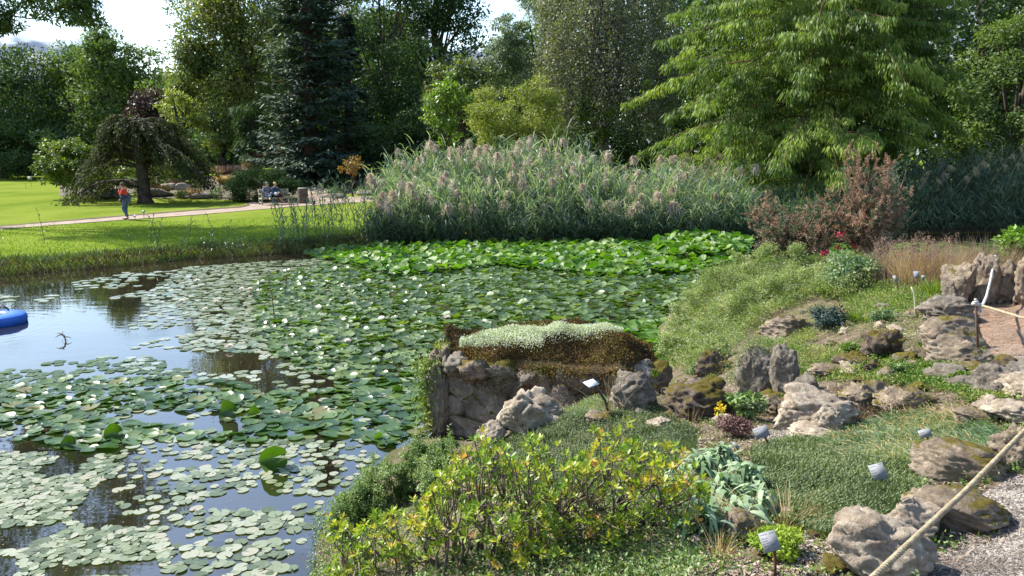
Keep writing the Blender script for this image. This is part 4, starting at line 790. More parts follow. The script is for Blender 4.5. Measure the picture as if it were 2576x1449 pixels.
# two people on the bench (local axes of the bench: x along, -y to the viewer)
bl = bench_o.matrix_basis @ Vector((0, 0, 0)); brz = bench_o.rotation_euler[2]; sz = .45
def seat(x): v = Matrix.Rotation(brz, 3, 'Z') @ Vector((x, 0, 0)); return (bench_o.location[0] + v[0], bench_o.location[1] + v[1], bench_o.location[2])
person(seat(-.42), brz, dict(pelvis=(-.02, .08, .56), chest=(-.05, .15, .92), neck=(-.04, .12, 1.08), head=(-.01, .08, 1.24), face=(.8, -.6, -.1), shl=(-.24, .12, 1.0), ell=(-.30, -.02, .74), wrl=(-.10, -.22, .66), shr=(.13, .14, 1.0), elr=(.26, .14, .8), wrr=(.2, -.08, .70),
    hipl=(-.11, .02, .53), knl=(-.06, -.40, .52), anl=(.14, -.58, .10), hipr=(.08, .02, .55), knr=(.10, -.40, .72), anr=(-.08, -.52, .42), toel=(.07, -.07, -.02), toer=(-.03, -.08, -.04)),
    'seated person with short grey hair, grey jumper and jeans, leftmost on the bench', smat('grey_jumper', (.13, .13, .17), (.2, .2, .25), 15, .9), M['denim'], shoeb, grey_h, [((-.025, .02, .035), (.092, .097, .095), 0)])
def lap_extra(o):
    m = MB(); box(m, (.12, -.22, .62), (.30, .2, .07), Matrix.Rotation(.3, 3, 'Z')); ob = m.build('orange_bag', smat('orange_cloth', (.6, .16, .06), (.7, .22, .09), 9, .8), loc=(0, 0, 0)); ob.parent = o
    m = MB(); tube(m, [(-.13, -.02, .62), (-.06, -.25, .635), (.0, -.36, .60)], [.09, .11, .08], 9); ob = m.build('white_shirt_tail', smat('white_cloth', (.62, .6, .62), (.7, .68, .7), 9, .8), loc=(0, 0, 0), smooth=True); ob.parent = o
person(seat(.02), brz, dict(pelvis=(0, .08, .56), chest=(-.01, .12, .90), neck=(0, .08, 1.05), head=(.03, .02, 1.21), face=(.5, -.8, -.3), shl=(-.17, .08, .98), ell=(-.20, -.10, .74), wrl=(.04, -.24, .72), shr=(.17, .08, .98), elr=(.30, -.05, .78), wrr=(.14, -.27, .74),
    hipl=(-.09, .02, .53), knl=(.02, -.38, .56), anl=(.22, -.40, .20), hipr=(.10, .02, .54), knr=(.20, -.42, .60), anr=(.30, -.34, .16), toel=(.05, -.08, -.02), toer=(.05, -.08, -.02)),
    'seated person with tied blonde hair, blue jacket, dark trousers and orange bag', smat('blue_denim_jacket', (.03, .06, .10), (.06, .10, .15), 15, .9), smat('dark_trousers', (.015, .015, .022), (.03, .03, .04), 9, .9), smat('shoe_pale', (.3, .2, .16), (.4, .28, .22), 9, .7), blond, [((-.02, .03, .035), (.093, .1, .095), 0), ((-.05, .1, .11), (.05, .05, .05), 0)], lap_extra, calf=1)
# ------------------------------------------------------------------ lily pads
def padmat(name, cols, trans=.25, rough=.22, coat=.0, spec=.7):
    m, t, p, o = newmat(name); at = N(t, 'ShaderNodeAttribute', attribute_name='v'); oi = N(t, 'ShaderNodeObjectInfo'); tc = N(t, 'ShaderNodeTexCoord')
    f = mth(t, 'ADD', at.outputs['Fac'], mth(t, 'MULTIPLY', mth(t, 'SUBTRACT', oi.outputs['Random'], .5), .9))
    g = N(t, 'ShaderNodeNewGeometry'); c = ramp(t, f, [(i / (len(cols) - 1), x) for i, x in enumerate(cols)])
    c = mixc(t, mapr(t, noise(t, g.outputs['Position'], 16, 4, .7), .62, .74, 0, .55), c, (.16, .11, .04))
    setc(t, p.inputs['Base Color'], c); p.inputs['Roughness'].default_value = rough; p.inputs['Specular IOR Level'].default_value = spec
    tr = N(t, 'ShaderNodeBsdfTranslucent'); t.links.new(mixc(t, 1.0, c, (1.5, 1.9, .35), 'MULTIPLY'), tr.inputs[0]); mx = N(t, 'ShaderNodeMixShader'); mx.inputs[0].default_value = trans
    bm = N(t, 'ShaderNodeBump'); bm.inputs['Strength'].default_value = .35; bm.inputs['Distance'].default_value = .01; t.links.new(noise(t, g.outputs['Position'], 14, 3, .6), bm.inputs['Height']); t.links.new(bm.outputs[0], p.inputs['Normal'])
    t.links.new(p.outputs[0], mx.inputs[1]); t.links.new(tr.outputs[0], mx.inputs[2]); t.links.new(mx.outputs[0], o.inputs[0]); return m
M['pad'] = padmat('lily_pad_green', [(.045, .085, .02), (.085, .145, .032), (.14, .20, .06), (.24, .27, .11), (.26, .18, .07)], .26, .36, spec=.7)
M['pad_dark'] = padmat('lily_pad_dark', [(.02, .055, .012), (.04, .09, .018), (.07, .13, .03), (.12, .18, .05), (.22, .13, .05)], .22, .3, spec=.7)
M['pad_sheen'] = padmat('lily_pad_sheen', [(.11, .15, .08), (.18, .22, .14), (.26, .29, .21), (.33, .35, .27), (.24, .16, .10)], .12, .22, spec=1.0)  # greyish base holds the pale sky reflection as colour
M['pad_pale'] = padmat('lily_pad_pale', [(.08, .105, .045), (.15, .18, .09), (.22, .25, .15), (.30, .32, .22), (.32, .31, .22), (.24, .16, .10)], .15, .25)
M['pad_lotus'] = padmat('lily_pad_fresh', [(.045, .11, .014), (.075, .165, .02), (.12, .215, .03), (.19, .26, .06)], .3, .5, spec=.4)
def pad_geo(seed, cup=.12, wave=.04, fold=0., rings=4, k=22):
    r = np.random.default_rng(seed); notch = .17; an = np.linspace(notch, 2 * np.pi - notch, k); ph = r.random(4) * 6.3
    V = [[0, 0, 0]]; ir = np.linspace(0, 1, rings + 1)[1:]
    for q in ir:
        rad = q * (1 + .035 * np.sin(an * 3 + ph[0]) + .02 * np.sin(an * 7 + ph[1])); rad = rad * (1 - .06 * (np.exp(-((an - notch) / .18) ** 2) + np.exp(-((2 * np.pi - notch - an) / .18) ** 2)))
        x = rad * np.cos(an); y = rad * np.sin(an); z = cup * q ** 3.5 * (.6 + .4 * np.sin(an * 2 + ph[2])) + wave * q * q * np.sin(an * 4 + ph[3]) + fold * y * y
        V += list(np.stack([x, y, z], -1))
    V = np.array(V); T = [(0, 1 + j, 2 + j) for j in range(k - 1)]; Q = []
    for i in range(rings - 1):
        a = 1 + i * k; b = a + k; Q += [(a + j, b + j, b + j + 1, a + j + 1) for j in range(k - 1)]
    return V, np.array(Q), np.array(T)
GEO = {'flat': [pad_geo(i, .02, .012) for i in range(4)], 'big': [pad_geo(10 + i, .16, .03) for i in range(5)], 'raised': [pad_geo(20 + i, .10 + .06 * (i % 3), .07, .05 + .05 * (i % 2), 3, 16) for i in range(6)], 'thin': [pad_geo(40 + i, .03, .012, 0, 2, 14) for i in range(4)]}
pads = []                                               # x, y, z, r, kind, mat, yaw, tiltx, tilty, tone, group index
def fill(poly, n, r0, r1, kind, mat, gi, tilt=.02, lift=(0, 0), sep=1.45, tone=(0, 1), patch=None):
    w_ = scatter_world(poly, n * 6); cell = {}; out = 0; nz_ = vnoise(w_[:, 0] * .8 + 50, w_[:, 1] * 1.5 + 50, 1.3 if gi else 1.9, 31) + .5
    for (x, y), q in zip(w_, nz_):
        if out >= n: break
        if patch is not None and q < patch: continue
        r = rng.uniform(r0, r1); key = (int(x / .3), int(y / .3)); ok = True
        for a in (-1, 0, 1):
            for b in (-1, 0, 1):
                for (X, Y, Rr) in cell.get((key[0] + a, key[1] + b), ()):
                    if (x - X) ** 2 + (y - Y) ** 2 < ((r + Rr) * .5 * sep) ** 2: ok = False
        if not ok: continue
        if y > yfar(x) - .25 and gi != 6: continue
        if hn(np.array([x]), np.array([y]))[0] > -.02 and y < 20 and x > -2.4: continue
        cell.setdefault(key, []).append((x, y, r)); out += 1
        tx, ty = rng.normal(size=2) * tilt; z = rng.uniform(*lift) + .006 + rng.random() * .006 + (r * max(abs(tx), abs(ty)) * .8 if tilt < .1 else r * .4 * max(abs(tx), abs(ty)))
        pads.append((x, y, z, r, kind, mat, rng.uniform(0, 6.28), tx, ty, rng.uniform(*tone), gi))
GR = ['small pale lily pads crowded in the near left corner of the pond', 'small pale lily pads scattered on the open blue water near the shore bushes', 'large lily pads with raised rims in the band across the near pond', 'small grey-green lily pads in the middle of the pond left of the dense carpet',
      'glossy upturned lily pads of the dense carpet in the middle of the pond', 'flat lily pads near the left bank', 'bright green raised pads along the reeds', 'faint flat pads on the cloud reflection', 'flat floating pads on the back right water']
fill([(0, 1130), (120, 1120), (290, 1150), (285, 1200), (210, 1240), (180, 1300), (215, 1345), (160, 1385), (0, 1400)], 520, .036, .074, 'flat', 'pad_pale', 0, .045, sep=1.25, patch=.3)
fill([(40, 1449), (60, 1380), (200, 1330), (400, 1330), (440, 1390), (370, 1449), (300, 1470)], 320, .036, .076, 'flat', 'pad_pale', 0, .045, sep=1.25, patch=.26)
fill([(400, 1180), (600, 1170), (640, 1200), (620, 1265), (450, 1270)], 34, .04, .092, 'flat', 'pad_pale', 1, .03, sep=1.35, patch=.35)
fill([(490, 1275), (640, 1250), (765, 1280), (770, 1320), (640, 1350), (480, 1320)], 36, .04, .092, 'flat', 'pad_pale', 1, .03, sep=1.35, patch=.35)
fill([(390, 1380), (560, 1350), (730, 1370), (735, 1440), (640, 1460), (400, 1449)], 34, .04, .09, 'flat', 'pad_pale', 1, .03, sep=1.35)
fill([(380, 1115), (700, 1110), (880, 1120), (790, 1260), (720, 1250), (700, 1170), (400, 1160)], 60, .04, .095, 'flat', 'pad_pale', 1, .03, sep=1.35, patch=.35)
fill([(-60, 985), (120, 960), (340, 950), (560, 960), (680, 990), (860, 985), (1065, 1010), (1062, 1090), (980, 1120), (860, 1100), (640, 1110), (430, 1105), (200, 1140), (60, 1110), (-60, 1080)], 330, .085, .145, 'big', 'pad_dark', 2, .10, (0, .012), sep=1.15, tone=(.0, .8), patch=.28)
fill([(265, 1130), (500, 1110), (1060, 1105), (860, 1230), (780, 1330), (740, 1449), (430, 1449), (300, 1300)], 250, .036, .076, 'flat', 'pad_pale', 1, .03, sep=1.7, patch=.3)
fill([(-60, 985), (400, 950), (860, 985), (1065, 1010), (1060, 1100), (400, 1130), (-60, 1100)], 150, .07, .10, 'flat', 'pad_pale', 2, sep=1.3)
fill([(-40, 930), (200, 905), (480, 900), (470, 950), (300, 955), (-40, 985)], 90, .08, .11, 'flat', 'pad', 7, sep=1.6, tone=(.2, .6), patch=.4)
fill([(860, 960), (1075, 960), (1075, 1010), (860, 1000)], 40, .12, .16, 'big', 'pad_dark', 2, .1, sep=1.2)
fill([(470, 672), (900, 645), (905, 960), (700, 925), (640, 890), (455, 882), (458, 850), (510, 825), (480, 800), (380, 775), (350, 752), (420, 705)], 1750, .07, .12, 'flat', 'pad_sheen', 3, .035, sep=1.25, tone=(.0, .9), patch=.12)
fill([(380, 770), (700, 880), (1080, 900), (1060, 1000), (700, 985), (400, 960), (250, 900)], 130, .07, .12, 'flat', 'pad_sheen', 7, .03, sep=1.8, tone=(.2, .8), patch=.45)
fill([(160, 712), (330, 684), (350, 720), (190, 735)], 34, .10, .14, 'thin', 'pad_sheen', 5, sep=1.2, tone=(.3, .7)); fill([(280, 748), (362, 732), (360, 745), (285, 754)], 9, .11, .14, 'thin', 'pad_sheen', 5, sep=1.1)
fill([(88, 758), (137, 738), (137, 760)], 5, .11, .14, 'thin', 'pad_sheen', 5, sep=1.1); fill([(300, 692), (470, 676), (470, 700), (330, 702)], 24, .1, .14, 'thin', 'pad_sheen', 5, sep=1.3); fill([(-30, 745), (47, 743), (47, 756), (-30, 760)], 10, .11, .15, 'thin', 'pad_pale', 5, sep=1.)
fill([(640, 700), (900, 650), (1745, 650), (1760, 700), (1700, 790), (1660, 900), (1620, 960), (1170, 920), (1075, 960), (860, 960), (700, 900), (640, 860)], 3700, .08, .145, 'raised', 'pad', 4, .17, (0, .04), sep=1.0, tone=(0, 1))
fill([(1560, 830), (1700, 800), (1690, 940), (1620, 965)], 120, .13, .17, 'raised', 'pad_lotus', 4, .25, (0, .08), sep=.95)
fill([(770, 645), (950, 624), (1300, 617), (1680, 611), (1880, 612), (1880, 650), (1760, 690), (1500, 700), (1250, 672), (1000, 700), (900, 675)], 2700, .11, .185, 'raised', 'pad_lotus', 6, .34, (.02, .2), sep=.92)
fill([(1640, 640), (1690, 612), (1760, 608), (1890, 618), (1870, 655), (1700, 665)], 520, .14, .21, 'raised', 'pad_lotus', 6, .38, (.15, .45), sep=.75)
fill([(1740, 700), (1880, 640), (2060, 640), (2080, 680), (1960, 680), (1800, 730)], 260, .09, .14, 'thin', 'pad_lotus', 8, .03, sep=1.2); fill([(2080, 640), (2100, 612), (2700, 606), (2700, 680), (2200, 680)], 500, .12, .18, 'thin', 'pad_lotus', 8, .03, sep=1.2)
allsz = np.array([p[3] * (1 if p[4] != 'thin' else .6) / math.sqrt(p[0] ** 2 + p[1] ** 2 + 13) for p in pads])
vis = np.array([abs(p[0]) / (p[1] * .985 + .64) < .66 and 966 - 900 < F * 0 + 2000 for p in pads]); order = np.argsort(-allsz * vis); ind = set(order[:300].tolist())
PM = {}; stuff = {}
def rotm(yaw, tx, ty): return np.array((Matrix.Rotation(tx, 3, 'X') @ Matrix.Rotation(ty, 3, 'Y') @ Matrix.Rotation(yaw, 3, 'Z')))
LAB = {0: 'small pale round lily pad in the crowded cluster in the near left corner', 1: 'small pale lily pad floating on open water left of the shore bushes', 2: 'lily pad in the band of large pads crossing the near pond', 3: 'grey-green lily pad left of the dense carpet', 4: 'glossy upturned lily pad in the dense middle carpet', 5: 'flat pad near the left bank', 6: 'raised bright green pad', 7: 'faint flat lily pad on the cloud reflection', 8: 'flat pad on the back right water'}
for i, (x, y, z, r, kind, mat, yaw, tx, ty, tone, gi) in enumerate(pads):
    g = int(rng.integers(len(GEO[kind]))); V, Q_, T_ = GEO[kind][g]
    if i in ind:
        key = (kind, mat, g)
        if key not in PM: m = MB(); m.add(V, Q_, T_, a=.45); ob = m.build('lily_pad', M[mat], loc=(0, 0, 0), smooth=True); PM[key] = ob
        else: ob = PM[key].copy(); COL.objects.link(ob)
        ob.location = (x, y, z); ob.scale = (r, r, r); ob.rotation_euler = Matrix(rotm(yaw, tx, ty).tolist()).to_euler(); tag(ob, LAB[gi], 'lily pad', GR[gi])
    else:
        stuff.setdefault(mat, MB()).add((V * r) @ rotm(yaw, tx, ty).T + [x, y, z], Q_, T_, a=tone)
for k, (mat, m) in enumerate(stuff.items()):
    tag(m.build('lily_pads', M[mat], smooth=True), {'pad': 'carpet of glossy green lily pads covering the middle of the pond', 'pad_dark': 'dark green lily pads of the near band', 'pad_sheen': 'silvery flat lily pads left of the dense green carpet', 'pad_pale': 'more small pale lily pads floating in the near pond', 'pad_lotus': 'band of bright fresh green pads at the back of the pond'}[mat], kind='stuff')
# leaves standing up out of the water
M['pad_up'] = padmat('standing_pad', [(.03, .06, .01), (.05, .10, .012), (.08, .14, .02)], .3, .4)
for i, (px, py, hh, tl, lb) in enumerate([(585, 1050, 46, 1.2, 'large dark lily leaf standing upright in the middle of the near pad band'), (688, 1172, 60, 1.35, 'folded green lily leaf standing on edge above the small pads'), (180, 1125, 34, 1.0, 'bright green folded lily leaf at the lower edge of the pad band on the left'), (288, 1100, 36, 1.15, 'upright dark lily leaf left of the middle of the pad band'), (1000, 990, 26, .9, 'upturned lily leaf near the corner of the stone wall'), (952, 1105, 22, 1.1, 'small upright lily leaf beside the shore bush'), (640, 1045, 26, .9, 'small raised lily leaf right of the large upright leaf')]):
    b = W(px, py, 0); s = np.linalg.norm(b - [0, 0, CAMZ]); h = hh * s / F; V, Q_, T_ = pad_geo(70 + i, .5, .1, .9); m = MB()
    Rr = np.array(Matrix.Rotation(rng.uniform(-.6, .6), 3, 'Z') @ Matrix.Rotation(tl, 3, 'X')); VV = (V * h * .55) @ Rr.T; VV[:, 2] += -VV[:, 2].min() - .01; m.add(VV + b, Q_, T_, a=.4 + .1 * (i % 2)); tag(m.build('lily_leaf', M['pad_up'], loc=b, smooth=True), lb, 'lily leaf')
# water lily flowers
M['petal'] = fmat('petal_white', [(.62, .5, .48), (.75, .68, .62), (.85, .82, .75)], .3, .5, 2, tcol=(1, 1, .95)); M['stamen'] = smat('stamen', (.7, .4, .05), (.8, .55, .1), 20, .7, 0)
def lily(b, r, sd):
    o = empty('water_lily_flower', b, None, 'flower'); m = MB(); n = 12
    for ring, (el, l) in enumerate([(.35, 1), (.75, .85), (1.15, .7)]):
        az = np.arange(n) / n * 2 * np.pi + ring * .26 + sd; D = np.stack([np.cos(az) * math.cos(el), np.sin(az) * math.cos(el), az * 0 + math.sin(el)], -1)
        cards(m, np.repeat([b], n, 0) + D * r * .1, D, np.stack([-np.cos(az) * math.sin(el), -np.sin(az) * math.sin(el), az * 0 + math.cos(el)], -1), r * l, r * .36, a=.2 + .35 * ring, fold=-.2)
    m.build('petals', M['petal'], o); m = MB(); tube(m, [b + [0, 0, .01], b + [0, 0, r * .45]], [r * .2, r * .24], 8); m.build('stamens', M['stamen'], o); return o
for i, (px, py, lb) in enumerate([(457, 758, 'pinkish white water lily by the left edge of the small pads'), (516, 778, 'water lily just right of and below the leftmost flower'), (607, 728, 'left one of two water lilies close together'), (628, 728, 'right one of two water lilies close together'), (543, 760, 'water lily between the leftmost flowers and the close pair'), (576, 873, 'half closed water lily at the tip of the blue gap in the pads'), (495, 707, 'small far water lily near the left bank pads'),
        (872, 860, 'open white water lily left of the stone wall among green pads'), (1132, 858, 'white water lily directly behind the left end of the stone wall'), (1124, 800, 'pinkish water lily in the middle of the carpet behind the wall'), (1148, 646, 'cream water lily among the bright pads by the reeds'), (1590, 683, 'pale yellow water lily bud right of centre'), (1624, 598, 'small white bloom under the reeds'), (1419, 808, 'pink water lily just behind the silver cushion plant'), (1927, 643, 'white bloom on the flat pads by the brown gorse')]):
    b = W(px, py, .06); lily(b, rng.uniform(.075, .10), i)['label'] = lb
# thin sticks in the water
for i, (x0, y0, x1, y1, lb) in enumerate([(165, 855, 152, 838, 'tiny dark stick poking from the water right of the blue float'), (690, 795, 672, 690, 'thin dead reed stalk standing among the middle pads'), (715, 740, 722, 668, 'thin grey stalk among pads below the left end of the reeds'), (1775, 748, 1712, 615, 'dark bare twig rising in front of the pads left of the gorse')]):
    b = W(x0, y0, 0); d = rays(x1, y1); s = np.linalg.norm(b - [0, 0, CAMZ]) * .995; tp = np.array([0, 0, CAMZ]) + d * (b[1] / d[1]) * .99; m = MB(); tube(m, [b - [0, 0, .1], (b + tp) / 2 + [.03, 0, .02], tp], [.011, .009, .004], 5)
    P = np.array([b + (tp - b) * q for q in rng.uniform(.3, 1, 9)]); blades(m, P, rdir(9) + [0, 0, .4], .16, .02, .5, 2); tag(m.build('dead_stalk', M['brownp'], loc=b), lb, 'stalk')

# ------------------------------------------------------------------ rock garden: the stone wall in the pond corner
fp = [(-.98, 9.80), (-.2, 9.42), (.6, 9.17), (1.35, 9.05), (1.85, 9.4), (1.7, 10.2), (.4, 10.4), (-.82, 10.3)]
def ztop(x, y): return 1.02 + .06 * sst(x, -.4, .8) + .05 * vnoise(np.array([x + 9]), np.array([y]), 3, 5)[0]
wall = empty('stone_wall', (.2, 9.2, .3), 'mossy retaining wall of irregular stones standing in the corner of the pond', 'wall'); mb = MB(); k = len(fp)
cen = np.mean(fp, 0); ring = lambda s, z: [tuple(cen + (np.array(p) - cen) * s) + ((ztop(*p) + z) if z < 0 or z > -.001 and z != -9 else -.4,) for p in fp]
lo = [(*(cen + (np.array(p) - cen) * .97), -.4) for p in fp]; hi = [(*(cen + (np.array(p) - cen) * .93), ztop(*p) - .06) for p in fp]
mb.add(lo + hi + [(*cen, 1.1)], [(j, (j + 1) % k, k + (j + 1) % k, k + j) for j in range(k)], [(k + j, k + (j + 1) % k, 2 * k) for j in range(k)]); mb.build('core', M['rockd'], wall)
sd = 500
def flush(m, c2, nrm, lim=.035):
    V = m.v[-1]; d = (V[:, :2] - c2) @ nrm; V[:, :2] -= nrm * np.maximum(d - lim, 0)[:, None] * .88
for j in range(k - 1):                                   # stones laid along the faces
    a = np.array(fp[j]); b = np.array(fp[(j + 1) % k]); Ln = np.linalg.norm(b - a); nrm = unit(np.array([(b - a)[1], -(b - a)[0]]));
    if j > 3: continue
    z = -.1; row = 0
    while z < .80:
        hrow = rng.uniform(.16, .34); x = -rng.random() * .1
        while x < Ln:
            wd = rng.uniform(.16, .55); c2 = a + (b - a) / Ln * min(x + wd / 2, Ln) - nrm * -.0; sd += 1; m = MB()
            rock_mesh(m, np.array([c2[0], c2[1], z + hrow / 2]) + np.array([nrm[0], nrm[1], 0]) * rng.uniform(-.06, -.02), (wd * 1.3, rng.uniform(.26, .34), hrow * 1.28), sd, 14, .14, math.atan2((b - a)[1], (b - a)[0]), 4); flush(m, c2, nrm, rng.uniform(.02, .07))
            m.build('stone', M[['rockg', 'rockm', 'rock', 'rockg'][sd % 4]], wall); x += wd * .93
        z += hrow * .9; row += 1
for q, (x_, y_, z_, w_, h_) in enumerate([(-.74, 9.66, .93, .34, .30), (-.42, 9.52, .90, .42, .28), (-.08, 9.40, .92, .36, .26), (.24, 9.30, .86, .32, .24), (-.9, 9.98, .95, .4, .32), (1.62, 9.22, .62, .5, .5), (1.80, 9.45, .40, .55, .6), (.62, 9.12, .55, .5, .5), (.30, 9.18, .30, .6, .5)]):
    m = MB(); rock_mesh(m, (x_, y_, z_), (w_, .34, h_), 700 + q, 11, .24, -.3 + q * .4, 4); m.build('stone', M[['rockg', 'rock', 'rockm'][q % 3]], wall)
m = MB(); rock_mesh(m, (-.93, 9.76, .46), (.30, .3, 1.2), 93, 12, .26, .5, 5); m.build('corner_stone', M['rockg'], wall)
# moss cap
M['moss'] = fmat('moss', [(.045, .03, .010), (.10, .06, .014), (.19, .115, .03), (.11, .11, .02)], .15, .9, 3)
xs_ = np.linspace(-1.05, 1.85, 60); ys_ = np.linspace(8.9, 10.5, 40); Xg, Yg = np.meshgrid(xs_, ys_); ins = inpoly(np.stack([Xg.ravel(), Yg.ravel()], -1), np.array([tuple(cen + (np.array(p) - cen) * 1.06) for p in fp])).reshape(Xg.shape)
front = np.interp(Xg, [-.98, -.2, .6, 1.35, 1.85], [9.8, 9.42, 9.17, 9.05, 9.4])
Zg = .98 + .10 * sst(Xg, -.4, .4) + .26 * sst(Yg - front, .05, .6) + .14 * vnoise(Xg + 20, Yg, 2.2, 6) + .07 * vnoise(Xg + 20, Yg, 6, 7) - .2 * sst(Xg, 1.2, 1.85) - .10 * (1 - sst(Yg - front, -.05, .2))
vv = []; idx = -np.ones(Xg.shape, int); Qm = []
for (r_, c_) in zip(*np.nonzero(ins)): idx[r_, c_] = len(vv); vv.append((Xg[r_, c_], Yg[r_, c_], Zg[r_, c_]))
for r_ in range(39):
    for c_ in range(59):
        q = (idx[r_, c_], idx[r_, c_ + 1], idx[r_ + 1, c_ + 1], idx[r_ + 1, c_])
        if min(q) >= 0: Qm.append(q)
mb = MB(); vv = np.array(vv); mb.add(vv, Qm, a=.12); n = 44000; pk = vv[rng.integers(len(vv), size=n)] + rng.normal(size=(n, 3)) * [.03, .03, .006]; fr = pk[:, 1] < .12 + np.interp(pk[:, 0], [-.98, -.2, .6, 1.35, 1.85], [9.8, 9.42, 9.17, 9.05, 9.4]); pk[:, 2] -= np.where(fr, rng.random(n) ** 1.6 * (.16 + .22 * sst(pk[:, 0], -.4, .3)) * (1 + vnoise(pk[:, 0] + 5, pk[:, 1] * 0, 4, 9)), 0); pk[:, 1] -= np.where(fr, .05 + .05 * rng.random(n), 0)
quads(mb, pk, rdir(n) + [0, -.3, .9], rdir(n), rng.uniform(.012, .035, n), .016, a=np.clip(vnoise(pk[:, 0] + 9, pk[:, 1], 3, 8) + .45 + rng.normal(size=n) * .15, 0, 1)); mb.build('moss', M['moss'], wall)

# the loose rocks, read off the photograph: x0, x1, top, base, material, seed, depth, cuts, rough, label
RK = [(2075, 2300, 1302, 1475, 'rockp', 3, .8, 9, .14, 'biggest pale boulder at the bottom edge, its shaded face towards the viewer'),
 (2195, 2360, 1262, 1385, 'rockp', 4, .8, 8, .18, 'pale craggy rock behind the biggest boulder, crossed by the rope'),
 (2300, 2500, 1225, 1350, 'rock', 5, .75, 10, .09, 'flat-topped tan rock right of the two pale boulders'),
 (2310, 2492, 1114, 1222, 'rock', 6, .8, 8, .13, 'rounded brown-grey boulder with a green mossy right flank'),
 (2500, 2620, 1075, 1180, 'rock', 7, .8, 8, .18, 'rough rock at the right edge under the rope'),
 (2400, 2500, 1028, 1078, 'rock', 8, .8, 8, .2, 'small craggy rock behind the blue-green grass'),
 (2490, 2600, 1010, 1068, 'rockp', 9, .8, 8, .2, 'pale rock at the right edge above the rope'),
 (2530, 2640, 940, 1010, 'rockp', 10, .8, 8, .2, 'pale jagged rock at the right edge below the path'),
 (2447, 2545, 925, 1000, 'rockg', 11, .7, 9, .12, 'smooth grey rock below the rope post'),
 (1925, 2135, 976, 1085, 'rockp', 12, .7, 9, .16, 'large flat pale rock in the middle of the rock garden'),
 (2040, 2110, 1030, 1100, 'rockp', 13, .8, 7, .16, 'small pale rock leaning on the right end of the large flat rock'),
 (2120, 2230, 965, 1030, 'rock', 14, .8, 7, .25, 'crumbly brown rock right of the large flat rock'), (2215, 2330, 975, 1040, 'rock', 15, .8, 7, .25, 'low crumbly rock behind the blue-green grass'),
 (1668, 1835, 955, 1052, 'rockd', 16, .8, 6, .28, 'dark rounded tufa boulder with a mossy top'),
 (1540, 1650, 932, 1035, 'rockg', 17, .8, 9, .14, 'grey angular rock right of the white label'),
 (1235, 1395, 972, 1095, 'rockp', 18, .6, 8, .24, 'pale creviced rock leaning against the stone wall'), (1205, 1275, 1062, 1125, 'rockp', 19, .7, 8, .16, 'low pale rock at the foot of the creviced rock'),
 (1185, 1262, 1115, 1215, 'rock', 20, .8, 9, .14, 'brownish rock between the herb bush and the azalea'),
 (1752, 1832, 893, 950, 'rockd', 21, .8, 7, .25, 'small dark pitted rock at the foot of the daisy mound'), (1855, 1945, 870, 1000, 'rockg', 22, .6, 7, .16, 'tall dark rock face overgrown by a hanging plant'), (1935, 2010, 880, 1000, 'rockg', 23, .6, 9, .12, 'tall shaded rock right of the hanging plant'),
 (1990, 2065, 945, 1000, 'rockg', 24, .7, 9, .14, 'low grey rock at the right foot of the tall rocks'), (1912, 2035, 797, 850, 'rock', 25, .7, 7, .14, 'flat sunlit rock above the daisy mound'), (2180, 2262, 833, 905, 'rockd', 26, .9, 5, .3, 'dark wrinkled mound-shaped rock in the middle of the bed'),
 (2305, 2480, 800, 885, 'rock', 27, .7, 10, .08, 'big smooth tan slab left of the rope post'), (2330, 2455, 748, 812, 'rockg', 28, .8, 8, .2, 'rough grey boulder at the foot of the rocky wall'), (2345, 2480, 845, 925, 'rock', 29, .7, 9, .12, 'long sloping rock at the base of the rope post'),
 (1620, 1700, 1050, 1082, 'rockp', 31, .8, 8, .2, 'small rock half buried in the green mat'), (1795, 1905, 1290, 1360, 'rock', 32, .8, 8, .14, 'brown rock half hidden under dry grass'), (1958, 1998, 1282, 1318, 'rockp', 33, .8, 7, .2, 'small white stone beside the dry grass'), (1990, 2110, 1072, 1110, 'rockp', 34, .8, 8, .15, 'flat pale stone in front of the large flat rock'),
 (1790, 1860, 1052, 1072, 'rockp', 35, .8, 8, .15, 'flat pale stone by the dark red stonecrop'), (2050, 2130, 915, 950, 'rock', 36, .8, 7, .2, 'small brown rock below the little dark conifer'), (2140, 2200, 900, 930, 'rockd', 37, .8, 7, .25, 'small dark stone left of the wrinkled rock'), (1480, 1560, 1040, 1062, 'rock', 38, .8, 7, .2, 'small stone at the edge of the grey-green tuft')]
for (a, b_, c, d, mt, sd_, dk, cu, ro, lb) in RK: rock(lb, a, b_, c, d, mt, 40 + sd_, dk, cu, ro, group='rocks of the rock garden')
# craggy wall behind the path at the right
for i, (a, b_, c, d, lb) in enumerate([(2362, 2450, 652, 770, 'left block of the craggy wall behind the path'), (2425, 2500, 648, 765, 'second block of the craggy wall, left of the far rope post'), (2480, 2560, 655, 762, 'third block of the craggy wall, behind the far rope post'), (2540, 2640, 650, 765, 'rightmost block of the craggy wall at the edge of the photo'), (2375, 2420, 710, 770, 'small grey rock at the left foot of the craggy wall')]):
    rock(lb, a, b_, c, d, 'rock' if i != 4 else 'rockg', 140 + i, .85, 9, .17, group='blocks of the craggy wall by the path')

# bits of plant debris floating between the pads
n = 1600; w_ = scatter_world([(-60, 900), (860, 900), (1060, 1000), (860, 1150), (740, 1449), (-60, 1449)], n); P = np.stack([w_[:, 0], w_[:, 1], np.full(n, .004)], -1); mb = MB(); cards(mb, P, rdir(n) * [1, 1, .02], np.array([0, 0, 1.]) + rdir(n) * .05, rng.uniform(.006, .03, n), .008, fold=0)
tag(mb.build('floating_debris', M['straw'], loc=(-2, 9, 0)), 'tiny dry leaves and seeds floating between the pads', kind='stuff')
